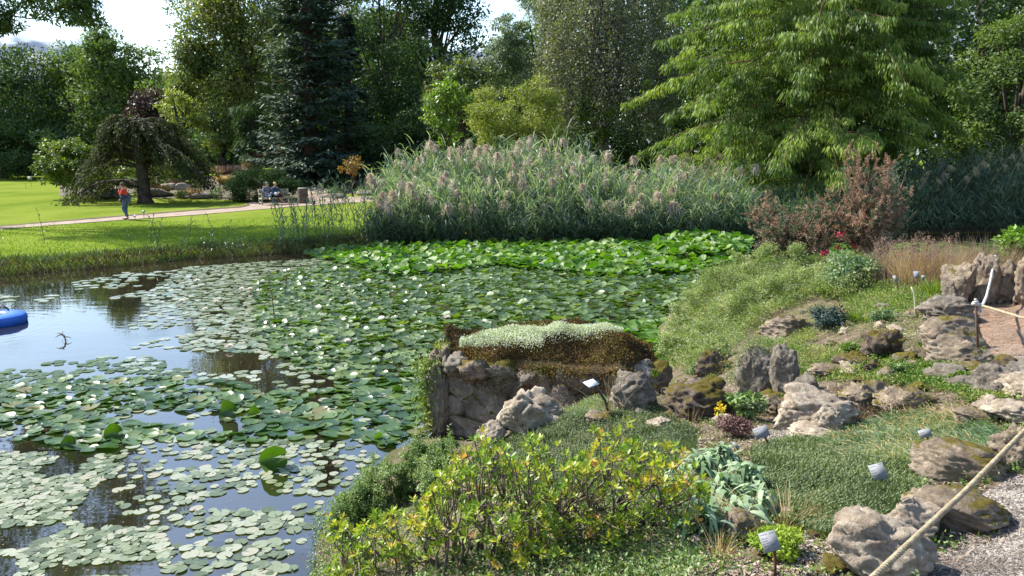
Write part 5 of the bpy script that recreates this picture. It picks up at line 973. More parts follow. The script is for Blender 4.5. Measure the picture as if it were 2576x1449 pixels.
# ------------------------------------------------------------------ plants of the rock garden
M['az'] = fmat('azalea_leaf', [(.07, .15, .012), (.14, .24, .018), (.26, .34, .025), (.42, .38, .04), (.55, .25, .08)], .38, .38, 1.5, namp=.15, spec=.4)
M['twig'] = smat('azalea_twig', (.10, .075, .055), (.24, .19, .15), 14, .85, .4, 60)
M['oreg'] = fmat('herb_leaf', [(.05, .10, .022), (.11, .18, .045), (.19, .27, .08), (.34, .40, .20)], .3, .5, 3)
M['cush'] = fmat('silver_cushion', [(.36, .40, .30), (.55, .58, .47), (.75, .77, .66)], .25, .7, 4)
M['mat'] = fmat('heath_mat', [(.06, .085, .035), (.10, .135, .055), (.16, .195, .085)], .25, .6, 3)
M['mat2'] = fmat('thyme_mat', [(.07, .10, .04), (.115, .155, .06), (.18, .225, .09)], .25, .6, 3)
M['bluegr'] = fmat('bluegreen_leaf', [(.06, .12, .06), (.11, .19, .09), (.19, .27, .13), (.35, .33, .14)], .3, .5, 2)
M['daisyl'] = fmat('daisy_leaf', [(.10, .15, .035), (.17, .23, .065), (.27, .32, .12), (.42, .43, .22)], .35, .55, 2)
M['white'] = fmat('white_petal', [(.75, .7, .6), (.85, .82, .75)], .3, .6, 1, tcol=(1, 1, .9)); M['red'] = fmat('red_petal', [(.55, .02, .10), (.8, .06, .2)], .3, .5, 1, tcol=(1.1, .8, .8)); M['yelf'] = fmat('yellow_petal', [(.75, .55, .02), (.85, .68, .04)], .3, .5, 1, tcol=(1.1, 1, .6))
M['lamb'] = fmat('lambs_ear', [(.12, .20, .09), (.20, .29, .15), (.33, .41, .26)], .2, .75, 2)
M['gorse_b'] = fmat('gorse_brown', [(.18, .10, .06), (.34, .21, .135), (.50, .34, .24)], .2, .8, 1.2, tcol=(1.1, 1, .8))
M['gorse_g'] = fmat('gorse_green', [(.05, .08, .04), (.09, .13, .07), (.16, .21, .12)], .2, .7, 1.2)
M['litter'] = fmat('leaf_litter', [(.10, .06, .04), (.22, .15, .10), (.38, .29, .21), (.5, .42, .33)], .1, .8, 2, tcol=(1, 1, .9))
M['weed'] = fmat('weed_leaf', [(.05, .10, .015), (.11, .19, .025), (.2, .28, .05), (.3, .28, .08)], .35, .5, 2)
M['sedum'] = fmat('dark_red_leaf', [(.07, .03, .03), (.13, .06, .055), (.2, .11, .09)], .15, .6, 3)
M['conn'] = fmat('dark_blue_conifer', [(.015, .04, .03), (.04, .075, .06), (.09, .14, .115)], .1, .6, 2)
UP = np.array([0, 0, 1.])
def cover_pts(poly, n): p = scatter_poly(poly, n); P, s = G(p[:, 0], p[:, 1]); return P, s
def coverleaf(name, label, poly, n, hh, leaf, mat, cat='plant', wr=.5, kind='stuff', lump=2.2, flowers=None, thin=0):
    P, s = cover_pts(poly, n); lz = np.clip(vnoise(P[:, 0] + 30, P[:, 1] + 30, lump, 17) + .5 + .5 * vnoise(P[:, 0] + 30, P[:, 1] + 30, lump * 2.7, 18), .08, 1.3)
    P = P + np.stack([rng.normal(size=n) * hh * .25, rng.normal(size=n) * hh * .25, hh * lz * rng.random(n) ** .5], -1); mb = MB()
    cards(mb, P, rdir(n) + UP * .5, rdir(n) * .7 + UP, leaf * rng.uniform(.6, 1.3, n), leaf * wr)
    o = tag(mb.build(name, mat, loc=P.mean(0)), label, None if kind == 'stuff' else cat, kind=kind)
    return o, P
def coverblade(name, label, poly, n, L, wd, mat, droop=.4, spread=.5, segs=2, kind='stuff', cat='plant', lean=(0, 0, 0), lz=.0):
    P, s = cover_pts(poly, n); v = np.clip(vnoise(P[:, 0] + 30, P[:, 1] + 30, 3, 19) + .6, .2, 1.2); P[:, 2] += lz * rng.random(n) * v; mb = MB()
    blades(mb, P - UP * .01, rdir(n) * spread + UP + np.array(lean), L * rng.uniform(.5, 1.25, n) * (.6 + .5 * v), wd, droop, segs)
    return tag(mb.build(name, mat, loc=P.mean(0)), label, None if kind == 'stuff' else cat, kind=kind)
def tuftN(name, label, px, base, hpx, n, r, mat, w=.006, droop=.5, fan=.8, cat='grass', segs=4, lean=(0, 0), group=None, b=None, s=None):
    if b is None: b, s = G(px, base)
    h = hpx * s / F; an = rng.uniform(0, 2 * np.pi, n); rr = r * np.sqrt(rng.random(n)); m = MB()
    P = b + np.stack([np.cos(an) * rr, np.sin(an) * rr, 0 * an - .01], -1); D = np.stack([np.cos(an) * rng.random(n) * fan + lean[0], np.sin(an) * rng.random(n) * fan + lean[1], np.ones(n)], -1)
    blades(m, P, D, h * rng.uniform(.55, 1.2, n), w, droop * rng.uniform(.4, 1.4, n), segs); return tag(m.build(name, mat, loc=b), label, cat, group)
def moundN(name, label, x0, x1, top, base, n, leaf, mat, wr=.5, ncl=14, clr=.42, cat='plant', dk=.7, hang=0, extra=None, sh=.5):
    b, s = G((x0 + x1) / 2, base); u = s / F; r = (x1 - x0) / 2 * u; th = 15 if s > 8 else 22; h = max((base - top) * u * .8, .06); c = b + np.array([0, r * dk, h * .45]); mb = MB()
    cc, cr = crown(mb, c, (r, r * dk, h * .62), ncl, n, leaf, clr, wr=wr, hang=hang, sh=sh)
    if extra: extra(mb, c, r, h)
    return tag(mb.build(name, mat, loc=b), label, cat)
# --- azalea in the foreground
def azalea():
    base, s0 = G(1340, 1440); o = empty('azalea_shrub', base, 'big foreground azalea with yellow-green leaf rosettes on bare brown stems', 'shrub'); tw = MB(); lf = MB(); tips = []
    # outline of the shrub in the photo: x -> top y; tips are spread through the body below it at the shrub's own depth
    ox = [820, 860, 960, 1040, 1120, 1200, 1290, 1350, 1400, 1450, 1500, 1560, 1640, 1700, 1750, 1800]; oy = [1330, 1285, 1290, 1250, 1190, 1110, 1160, 1075, 1190, 1115, 1110, 1095, 1130, 1150, 1200, 1330]
    n = 700; px = rng.uniform(822, 1800, n * 3); tp = np.interp(px, ox, oy) + 110 * np.clip(vnoise(px, px * 0, .021, 12), -.25, .5); py = tp + (1500 - tp) * rng.random(n * 3) ** 1.25; px, py = px[:n], py[:n]
    Yd = np.interp(px, [820, 1300, 1800], [4.7, 3.75, 3.65]) + rng.uniform(-.28, .38, n); T = PY(px, py, 1.0); d = rays(px, py); T = np.array([0, 0, CAMZ]) + d * (Yd / d[:, 1])[:, None]
    gz_ = np.maximum(hn(T[:, 0], T[:, 1]), 0); T = T[T[:, 2] > gz_ + .08]; n = len(T)
    # stems: bases near the ground, bundles split twice
    nb = 22; bx = np.linspace(-1.15, .75, nb) + rng.normal(size=nb) * .06; by = np.interp(bx, [-1.2, .8], [4.35, 3.75]) + rng.normal(size=nb) * .10; Bs = np.stack([bx, by, np.maximum(hn(bx, by), .02) - .05], -1)
    own = np.array([np.argmin(np.abs(Bs[:, 0] - t[0] * .9) + .35 * rng.random(nb)) for t in T])
    for k in range(nb):
        q = np.nonzero(own == k)[0]
        if len(q) == 0: continue
        ng = max(1, len(q) // 5); cid = rng.choice(q, ng, replace=False); g = np.array([np.argmin(np.linalg.norm(T[cid] - T[i], axis=1)) for i in q])
        for j in range(ng):
            mem = q[g == j]
            if len(mem) == 0: continue
            cm = T[mem].mean(0); fork = Bs[k] + (cm - Bs[k]) * .62 + rng.normal(size=3) * .03; t = np.linspace(0, 1, 6)[:, None]
            tube(tw, Bs[k] + (fork - Bs[k]) * t + np.array([rng.normal() * .05, rng.normal() * .03, .05]) * np.sin(t * np.pi), .011 - .006 * t[:, 0], 5, cap=False)
            for i in mem:
                a = fork; b = T[i]; md = (a + b) / 2 + rng.normal(size=3) * .02 - UP * .02; tt = np.linspace(0, 1, 5)[:, None]
                tube(tw, a * (1 - tt) ** 2 + 2 * md * tt * (1 - tt) + b * tt ** 2, .005 - .0025 * tt[:, 0], 4, cap=False); tips.append((b, unit(b - md)))
    for b, ax in tips:
        for w_ in range(rng.integers(1, 4)):
            pb = b + (rng.normal(size=3) * .035 if w_ else 0); ax2 = unit(ax * .5 + UP * .7 + rng.normal(size=3) * .25); m = rng.integers(6, 10); U = unit(np.cross(ax2, [.3, .9, .1])); Vv = np.cross(ax2, U)
            if w_: sticks(tw, np.array([b - ax * .04]), np.array([pb]), .003, .002, 4)
            az = np.arange(m) * 2.4 + rng.random() * 6; el = rng.uniform(.15, 1.15, m); R_ = U * np.cos(az)[:, None] + Vv * np.sin(az)[:, None]; D = R_ * np.cos(el)[:, None] + ax2 * np.sin(el)[:, None]
            tone = rng.choice([.12, .3, .5, .68, .92], p=[.08, .22, .38, .28, .04]); cards(lf, pb + R_ * .003 + ax2 * rng.uniform(-.008, .008, m)[:, None], D, ax2 * np.cos(el)[:, None] - R_ * np.sin(el)[:, None] + rdir(m) * .15, rng.uniform(.028, .052, m), rng.uniform(.013, .018, m), a=np.clip(tone + rng.normal(size=m) * .08, 0, 1), fold=.12, mid=.58)
    nn = 2600; k_ = rng.integers(len(tips), size=nn); TP = np.array([t[0] for t in tips]); AX = np.array([t[1] for t in tips]); cards(lf, TP[k_] - AX[k_] * rng.uniform(.02, .14, nn)[:, None] + rng.normal(size=(nn, 3)) * .012, rdir(nn) + UP * .4, rdir(nn) + UP, rng.uniform(.02, .04, nn), .013, a=rng.random(nn) * .5, fold=.12)
    lf.build('leaves', M['az'], o); tw.build('stems', M['twig'], o, smooth=True)
azalea()
# --- herb bush at the water's edge
def herb():
    mb = MB(); tot = None; st_ = MB(); b0, _ = G(1000, 1300)
    for (a, b_, c, d, n, z) in [(800, 960, 1225, 1370, 5200, .0), (870, 1060, 1160, 1300, 6000, 0), (960, 1130, 1100, 1250, 5200, 0), (1060, 1200, 1095, 1230, 5200, 0), (840, 1010, 1190, 1340, 4000, 0), (1000, 1180, 1180, 1300, 3600, 0)]:
        cx = (a + b_) / 2; bs, s = G(cx, d); u = s / F; r = (b_ - a) / 2 * u; h = (d - c) * u * .9; cen = bs + np.array([0, r * .5, h * .42])
        cc, cr = crown(mb, cen, (r * .95, r * .8, h * .66), 40, n * 2, .021, .2, wr=.65, sh=.3, up=.5)
        k = rng.integers(len(cc), size=120); P1 = cc[k] + rdir(120) * cr[k][:, None] * .8 + UP * .02; P0 = P1 - UP * h * .5 + rng.normal(size=(120, 3)) * .02; sticks(st_, P0, P1, .002, .0015, 3, a=.2)
        for q in range(60): i = rng.integers(len(cc)); tpp = cc[i] + UP * cr[i] * .9 + rng.normal(size=3) * .02; m = 26; cards(mb, tpp + rng.normal(size=(m, 3)) * .012 + UP * np.linspace(0, .10, m)[:, None], rdir(m) + UP * .3, rdir(m) + UP, .018, .012, a=.55 + .4 * rng.random(m))
    o = empty('herb_bush', b0, 'dense small-leaved green herb bush at the water edge left of the azalea', 'shrub'); mb.build('leaves', M['oreg'], o); st_.build('stems', M['weed'], o)
herb()
tuftN('iris_tuft', 'few long fresh green blades rising out of the herb bush', 960, 1290, 90, 12, .03, M['weed'], .012, .25, .5, 'plant')
# --- silver cushion and tufts on the wall
def cushion():
    mb = MB(); P = []; n = 22000; t = rng.random(n); xx = -.66 + 2.1 * t; wy = (.13 + .12 * np.sin(t * 3.1)) * (1 + 1.1 * vnoise(xx + 3, xx * 0, 3.3, 8)); yy = 9.70 + .12 * vnoise(xx, xx * 0, 2.1, 4) + rng.normal(size=n) * wy * .55 + np.where(t > .5, .1, -.08); hh = (.13 + .12 * np.sin(t * 2.6)) * (1 + .4 * vnoise(xx + 9, yy, 5, 3)) * (1 - .5 * np.clip(np.abs(yy - 9.72) / .3, 0, 1))
    P = np.stack([xx, yy, 1.20 + .06 * t + hh * rng.random(n) ** .45], -1); cards(mb, P, rdir(n) + UP * .5, rdir(n) + UP * .5, .02, .010); tag(mb.build('silver_cushion_plant', M['cush'], loc=(.3, 9.7, 1.2)), 'long silvery grey cushion plant on top of the stone wall', 'plant')
cushion()
for i, (x, y, z, n, h, lb, mt) in enumerate([(-.9, 9.9, 1.08, 40, .28, 'fresh green grass tuft at the left top end of the stone wall', 'weed'), (1.75, 9.3, .9, 60, .22, 'green tuft at the right end of the stone wall', 'weed')]):
    tuftN('grass_tuft', lb, 0, 0, h, n, .06, M[mt], .008, .7, 1.0, 'grass', b=np.array([x, y, z]), s=F)
mb = MB(); n = 2400; P = np.stack([-1.06 + rng.normal(size=n) * .10, 9.75 + rng.normal(size=n) * .08, rng.uniform(.0, 1.0, n) ** .8], -1); cards(mb, P, rdir(n) - UP * .4, rdir(n) + [-1, -1, 0], .04, .03); tag(mb.build('climbing_plant', M['weed'], loc=(-1.05, 9.75, .4)), 'leafy trailing plant hanging down the left end of the stone wall', 'plant')
mb = MB(); n = 1500; P = np.stack([-1.02 + rng.normal(size=n) * .09, 9.86 + rng.normal(size=n) * .08, .72 + rng.normal(size=n) * .13], -1); cards(mb, P, rdir(n), rdir(n) + [-1, -1, 0], .022, .012); tag(mb.build('grey_plant', M['cush'], loc=(-1.02, 9.86, .7)), 'small silvery plant clinging to the left end of the stone wall', 'plant')
# --- mats and covers
mat1 = [(1290, 1085), (1380, 1045), (1560, 1040), (1690, 1055), (1760, 1090), (1700, 1130), (1690, 1230), (1560, 1290), (1400, 1280), (1290, 1220), (1260, 1150)]
coverblade('heath_mat', 'dark green fine-leaved mat spreading behind the azalea', mat1, 30000, .045, .006, M['mat'], .3, .6, 2, lz=.05)
mat2 = [(1890, 1130), (2000, 1105), (2120, 1120), (2260, 1160), (2330, 1215), (2330, 1300), (2230, 1310), (2180, 1345), (2080, 1360), (1980, 1330), (1950, 1260), (1900, 1230)]
coverblade('thyme_mat', 'dense green creeping mat around the two leaning labels on the right', mat2, 34000, .04, .0055, M['mat2'], .3, .55, 2, lz=.05)
def sprigs(label, poly, n, mat, H, lw):                   # upright whorled sprigs give the mats their texture
    P, s = cover_pts(poly, n); mb = MB(); m = 12; k = np.arange(m)
    hh = H * rng.uniform(.6, 1.2, n); az = (k[None] * 2.4 + rng.random((n, 1)) * 6); C = P[:, None] + UP * (hh[:, None, None] * (k / m)[None, :, None]); D = np.stack([np.cos(az), np.sin(az), az * 0 + .9], -1)
    cards(mb, C.reshape(-1, 3), D.reshape(-1, 3), np.broadcast_to(UP, (n * m, 3)) + rdir(n * m) * .2, lw * 1.8, lw * .55, a=np.repeat(rng.random(n), m) * .6 + .4 * np.tile(k / m, n))
    return tag(mb.build('mat_sprigs', mat, loc=P.mean(0)), label, kind='stuff')
sprigs('upright leafy sprigs covering the green mat behind the azalea', mat1, 4200, M['mat'], .06, .012); sprigs('upright leafy sprigs covering the creeping mat on the right', mat2, 4600, M['mat2'], .05, .011)
coverblade('grey_green_tuft', 'grey-green needle-leaved tuft beside the white label by the wall', [(1355, 1000), (1400, 975), (1500, 985), (1535, 1020), (1520, 1050), (1400, 1055), (1360, 1040)], 7000, .13, .005, M['bluegr'], .5, .8, 3, None, 'plant', lz=.05)
coverblade('green_needle_tuft', 'dark green needle-leaved cushion between the mats, left of the silvery plant', [(1610, 1080), (1680, 1070), (1740, 1090), (1750, 1135), (1640, 1130)], 5000, .09, .005, M['mat'], .4, .6, 3, None, 'plant', lz=.05)
DP = [(1660, 905), (1690, 935), (1760, 920), (1850, 875), (1930, 800), (2040, 760), (2120, 760), (2200, 720), (2180, 690), (2050, 680), (1930, 685), (1850, 690), (1760, 745), (1700, 800), (1672, 850)]
_, Pd = coverleaf('daisy_mound', 'billowing mound of small-leaved daisies falling to the water behind the wall', DP, 50000, .42, .04, M['daisyl'], wr=.3, lump=2.2)
coverblade('daisy_stems', 'thin straw and green stems over the daisy mound', DP, 6500, .42, .006, M['daisyl'], .6, .9, 3, lz=.4)
mb = MB(); bl = []
for (px, py, rr, n) in [(1700, 860, .30, 3000), (1690, 905, .22, 2000), (1735, 800, .34, 3600), (1760, 880, .30, 3000), (1790, 750, .40, 4200), (1830, 830, .36, 3600), (1850, 715, .42, 4200), (1880, 790, .34, 3400), (1930, 700, .42, 4200), (1960, 760, .36, 3600), (2010, 700, .40, 3600), (2050, 735, .30, 3000), (1800, 915, .2, 1600)]:
    b, s = G(px, py); c_, r_ = crown(mb, b + UP * .24, (rr * 1.2, rr, rr * 1.25), 30, int(n * 1.3), .038, .26, wr=.3, sh=.4, up=.6); bl.append(c_ + UP * r_[:, None])
tag(mb.build('daisy_clumps', M['daisyl'], loc=Pd.mean(0)), 'rounded bushy clumps of the daisy mound', kind='stuff'); bl = np.vstack(bl); Pd = np.vstack([Pd, bl[rng.integers(len(bl), size=len(Pd) // 2)] + rng.normal(size=(len(Pd) // 2, 3)) * [.07, .07, .02]])
k = Pd[rng.permutation(len(Pd))[:1500]]; m = MB()
for q in range(5): a_ = q * 1.257; cards(m, k + UP * .035 * (k[:, 2:3] > 0), np.stack([np.full(len(k), math.cos(a_)), np.full(len(k), math.sin(a_)), np.full(len(k), .1)], -1), np.broadcast_to(UP, k.shape) + rdir(len(k)) * .2, .013, .010, a=.5)
tag(m.build('daisy_flowers', M['white'], loc=k.mean(0)), 'many tiny white daisies dotted over the mound', kind='stuff')
coverleaf('ground_herbs', 'low yellow-green herbs covering the bed below the wrinkled rock', [(1990, 890), (2100, 880), (2260, 900), (2420, 910), (2440, 990), (2300, 985), (2120, 965), (2000, 950)], 13000, .10, .028, M['weed'], wr=.4, lump=3)
coverleaf('ground_herbs', 'yellow-green herbs on the flat rock above the daisy mound', [(1895, 820), (2010, 810), (2060, 850), (1990, 890), (1900, 870)], 5000, .13, .026, M['weed'], wr=.4)
coverleaf('ground_herbs', 'green ground cover at the back of the bed below the golden grasses', [(2100, 720), (2200, 700), (2380, 720), (2370, 780), (2250, 800), (2130, 790)], 9000, .16, .035, M['weed'], wr=.4)
coverleaf('ground_herbs', 'small green leaves round the foot of the path rocks on the right', [(2340, 900), (2480, 900), (2576, 930), (2576, 1020), (2430, 1020), (2340, 960)], 6000, .08, .024, M['weed'], wr=.5)
# hanging plant on the tall rock
b, s = G(1895, 985); mb = MB(); n = 5200; P = b + np.stack([rng.normal(size=n) * .13, rng.normal(size=n) * .06 - .03, .58 - .5 * rng.random(n) ** .8], -1); cards(mb, P, rdir(n) - UP * .3, rdir(n) - [0, 1, 0], .018, .009); tag(mb.build('hanging_plant', M['oreg'], loc=b), 'grey-green plant hanging over the tall dark rock right of the daisy mound', 'plant')
moundN('leafy_plant', 'bright small round-leaved plant between the dark boulder and the large flat rock', 1835, 1935, 975, 1060, 1900, .036, M['oreg'], .8, 16)
moundN('dark_red_plant', 'dark red-brown stonecrop left of the blue label', 1800, 1915, 1040, 1108, 2600, .018, M['sedum'], .6, 18)
moundN('small_conifer', 'small dark blue-green conifer in the middle of the rock garden', 2050, 2140, 752, 835, 3600, .045, M['conn'], .3, 16, dk=.8)
moundN('yellow_green_cushion', 'mossy yellow-green cushion behind the front label', 1895, 2048, 1335, 1425, 5200, .022, fmat('cushion_yellowgreen', [(.12, .2, .015), (.22, .32, .025), (.34, .42, .05)], .35, .6, 3), .3, 22, dk=.7)
moundN('evergreen_shrub', 'bright green glossy shrub cut by the right edge behind the far rope post', 2540, 2680, 535, 660, 3000, .10, fmat('leaf_bright', [(.07, .15, .01), (.14, .26, .02), (.24, .36, .05)], .35, .35, 1), .45, 26)
moundN('rose_bush', 'blue-green leafy bush with pink-red flowers right of the daisy mound', 2060, 2260, 620, 740, 5200, .06, M['bluegr'], .45, 26, sh=.3)
m = MB(); fl_ = [(2068, 640), (2082, 637), (2090, 650), (2076, 656), (2066, 668), (2112, 588), (2146, 617), (2222, 552), (2240, 562), (2226, 586), (2160, 560), (2264, 640), (2174, 662), (2108, 622)]
for (px, py) in fl_:
    q = PY(px, py, 14.2 if px < 2200 else 14.8); cards(m, np.repeat([q], 12, 0) + rng.normal(size=(12, 3)) * .02, rdir(12), rdir(12), .055, .04)
tag(m.build('red_flowers', M['red'], loc=PY(2120, 620, 14.2)), 'scattered pink-red blooms over the leafy bush by the gorse', kind='stuff')
sk = MB(); Pq = np.array([PY(px, py, 14.2 if px < 2200 else 14.8) for px, py in fl_]); sticks(sk, Pq - [0, 0, .45] + rng.normal(size=Pq.shape) * .05, Pq, .006, .004, 4); tag(sk.build('flower_stems', M['weed'], loc=Pq.mean(0)), 'thin stems carrying the pink-red blooms', kind='stuff')
# gorse
def gorse(label, px, base, s_h, wpx, hpx, mat, n=9000, seed=1, two=None, Y=None):
    b, s = G(px, base); u = s / F; r = wpx / 2 * u; h = hpx * u; o = empty('gorse_bush', b, label, 'shrub'); tw = MB(); lf = MB(); lf2 = MB()
    for k in range(46):
        az = rng.uniform(0, 2 * np.pi); L = rng.uniform(.55, 1.05); e = b + np.array([math.cos(az) * r * rng.uniform(.2, 1), math.sin(az) * r * .7 * rng.uniform(.2, 1), h * L * rng.uniform(.35, 1.0)]); t = np.linspace(0, 1, 8)[:, None]
        pts = b + (e - b) * t + np.cumsum(rng.normal(size=(8, 3)) * .02, 0) + UP * .12 * np.sin(t * np.pi); tube(tw, pts, .022 - .017 * t[:, 0], 5, cap=False)
        for q in range(16):
            p = pts[rng.integers(2, 8)] + rng.normal(size=3) * .04; d = unit(rng.normal(size=3) + UP * .8 + unit(e - b) * .6); Ls = rng.uniform(.15, .32); m = n // (46 * 16) + 1; tt = rng.random(m)
            tgt = lf2 if (two is not None and rng.random() < two) else lf
            quads(tgt, p + d * (Ls * tt)[:, None], d * .8 + rdir(m), rdir(m), .045, .011)
    lf.build('foliage', mat, o)
    if lf2.n: lf2.build('foliage', M['gorse_g'], o)
    tw.build('branches', M['twig'], o, smooth=True)
gorse('brown and grey-green gorse bush at the left, overhanging the back pond', 2000, 668, 0, 260, 175, M['gorse_b'], 32000, two=.5)
gorse('taller gorse bush with a dead russet top behind the pink-red flowers', 2165, 662, 0, 250, 300, M['gorse_b'], 42000, two=.25)
gorse('green-tipped gorse branches at the right of the russet gorse', 2215, 665, 0, 130, 250, M['gorse_g'], 9000, two=.2)
# golden grasses
for i, (x, bs, w_, h, lb) in enumerate([(2235, 705, .34, 120, 'golden dry grass clump left of the small grey labels'), (2305, 712, .42, 130, 'tallest golden dry grass clump above the small grey labels'), (2370, 700, .36, 115, 'golden dry grass clump left of the craggy wall'), (2440, 662, .4, 75, 'golden dry grass behind the craggy wall, left part'), (2505, 662, .4, 75, 'golden dry grass behind the craggy wall by the right edge')]):
    if i > 2: bq = PY(x, bs, 12.6); tuftN('golden_grass', lb, 0, 0, 1, 420, w_ * .8, M['straw'], .007, .35, .7, 'grass', group='golden dry grasses', b=bq - [0, 0, .25], s=.85 * F)
    else: tuftN('golden_grass', lb, x, bs, h, 430, w_ * .75, M['gold'] if i == 1 else M['straw'], .007, .35, .8, 'grass', group='golden dry grasses')
tuftN('green_grass_tuft', 'fountain of fresh green grass right of the small dark conifer', 2170, 812, 85, 420, .10, M['weed'], .007, .8, 1.2); tuftN('green_grass_tuft', 'upright yellow-green grass tuft left of the craggy wall', 2345, 745, 75, 260, .10, M['weed'], .008, .5, .8)
tuftN('green_grass_tuft', 'green grass under the craggy wall near the far rope post', 2545, 745, 45, 160, .14, M['weed'], .01, .6, .9); tuftN('dark_fern', 'dark leafy clump in the shade of the craggy wall', 2440, 752, 38, 160, .14, M['mat'], .03, .9, 1.2, 'plant')
tuftN('leaf_rosette', 'bright green broad-leaved rosette left of the tan slab', 2325, 870, 32, 26, .03, M['weed'], .035, .9, 1.3, 'plant'); tuftN('leaf_rosette', 'light green rosette at the tip of the long sloping rock', 2310, 905, 26, 24, .05, M['weed'], .03, .9, 1.4, 'plant')
tuftN('yellow_spike', 'tall yellow flower spike standing by the water left of the gorse', 1790, 760, 130, 7, .02, M['f_yel'], .012, .05, .08, 'plant'); tuftN('reddish_stems', 'pinkish dry flower stems before the dark tufa boulder', 1735, 1062, 70, 26, .08, M['straw'], .004, .2, .5, 'plant')
tuftN('white_stick_plant', 'fine green seedling tuft in the right mat', 2180, 1235, 60, 34, .03, M['weed'], .006, .7, 1.2, 'plant')
b, s = G(1808, 1078); m = MB(); k = b + UP * .17 + rng.normal(size=(60, 3)) * [.028, .028, .03]; cards(m, k, rdir(60) + UP, rdir(60), .022, .016); oy_ = empty('yellow_flower', b, 'small bright yellow flower head behind the blue label', 'flower'); m.build('bloom', M['yelf'], oy_); m = MB(); sticks(m, np.repeat([b], 5, 0), k[:5], .003, .002); m.build('stem', M['weed'], oy_)
# silvery strap-leaved plant
def lamb():
    b, s = G(1800, 1300); mb = MB()
    for (px, py, n, h) in [(1760, 1200, 90, .2), (1820, 1170, 80, .17), (1880, 1225, 80, .18), (1740, 1270, 90, .22), (1820, 1270, 110, .24), (1900, 1290, 80, .2), (1700, 1240, 60, .2), (1770, 1340, 70, .2), (1860, 1330, 60, .17)]:
        p, s = G(px, py); an = rng.uniform(0, 2 * np.pi, n); el = rng.uniform(.1, 1.3, n); D = np.stack([np.cos(an) * np.cos(el), np.sin(an) * np.cos(el) - .15, np.sin(el) + .25], -1); blades(mb, p + UP * .07 + rng.normal(size=(n, 3)) * .03, D, h * rng.uniform(.55, 1.1, n), .03, rng.uniform(.5, 1.3, n), 5, base=.55, side=unit(np.cross(D, UP) + rdir(n) * .25))
    tag(mb.build('silver_leaf_plant', M['lamb'], loc=b), 'large silvery strap-leaved plant between the azalea and the right mat', 'plant')
lamb()
# blue-green grassy plant with dry stalks
coverblade('grassy_carnation', 'blue-green grassy cushion behind the rounded boulder, dotted with dry stalks', [(2070, 1105), (2150, 1070), (2300, 1050), (2440, 1060), (2510, 1090), (2500, 1150), (2400, 1130), (2320, 1180), (2200, 1175), (2090, 1150)], 13000, .15, .0045, M['bluegr'], .7, .8, 4, None, 'plant', lz=.05)
coverblade('dry_stalks', 'straw coloured dry stalks through the blue-green grassy cushion', [(2080, 1100), (2300, 1040), (2450, 1040), (2460, 1120), (2250, 1170), (2100, 1160)], 1500, .2, .004, M['gold'], .6, 1.1, 4, lz=.05)
coverblade('dry_twigs', 'brown dead twigs behind the large flat rock', [(2100, 985), (2250, 960), (2330, 1000), (2280, 1050), (2140, 1060)], 1800, .13, .005, M['brownp'], .3, 1.4, 3, lz=.06)
for i, (x, y, n, h, ln, lb) in enumerate([(1860, 1330, 60, 180, (-.5, .1), 'long straw coloured grass leaning left before the silvery plant'), (1985, 1330, 50, 190, (.25, .05), 'long golden grass arching right above the front label'), (1820, 1400, 60, 120, (.2, 0), 'pale dry grass tuft at the bottom between azalea and front label')]):
    tuftN('dry_grass', lb, x, y, h, n, .05, M['gold'], .0035, .5, .9, 'grass', 6, ln)
tuftN('dry_grass', 'thin dry blades standing against the stone wall by the white label', 1545, 1040, 150, 16, .05, M['straw'], .005, .2, 1.3, 'grass', 5)
# --- ground cover, weeds, litter, gravel
bed = [(1700, 930), (1900, 840), (2060, 790), (2300, 760), (2440, 790), (2470, 900), (2576, 930), (2640, 1080), (2480, 1230), (2100, 1449), (1700, 1470), (1500, 1449), (1300, 1449), (1200, 1200), (1300, 1060), (1640, 1030)]
P, s = cover_pts(bed, 16000); mb = MB(); n = len(P); cards(mb, P + UP * .012, rdir(n) * [1, 1, .25], UP + rdir(n) * .4, rng.uniform(.012, .04, n), .012, fold=.1); tag(mb.build('leaf_litter', M['litter'], loc=P.mean(0)), 'dry leaves and bark bits lying on the soil of the rock garden', kind='stuff')
P, s = cover_pts(bed, 12000); keep = vnoise(P[:, 0] + 3, P[:, 1] + 3, 2.6, 77) > -.02; P = P[keep]; mb = MB(); n = len(P); blades(mb, P, rdir(n) * .7 + UP, rng.uniform(.03, .10, n), .006, .5, 2); tag(mb.build('weeds', M['weed'], loc=P.mean(0)), 'small weeds and grass scattered between the rocks', kind='stuff')
coverleaf('weeds', 'small leafy weeds filling gaps between the rocks', bed, 9000, .06, .02, M['weed'], wr=.55, lump=4)
trail = [(2470, 780), (2700, 780), (2800, 980), (2500, 930)]
P, s = cover_pts(trail, 6000); mb = MB(); n = len(P); an = rng.normal(size=n) * .8; blades(mb, P + UP * .006, np.stack([np.cos(an), np.sin(an), rng.normal(size=n) * .06], -1), rng.uniform(.05, .13, n), .004, 0, 1, side=np.stack([-np.sin(an), np.cos(an), 0 * an], -1)); tag(mb.build('pine_needles', M['litter'], loc=P.mean(0)), 'fallen pine needles and straw on the pinkish path', kind='stuff')
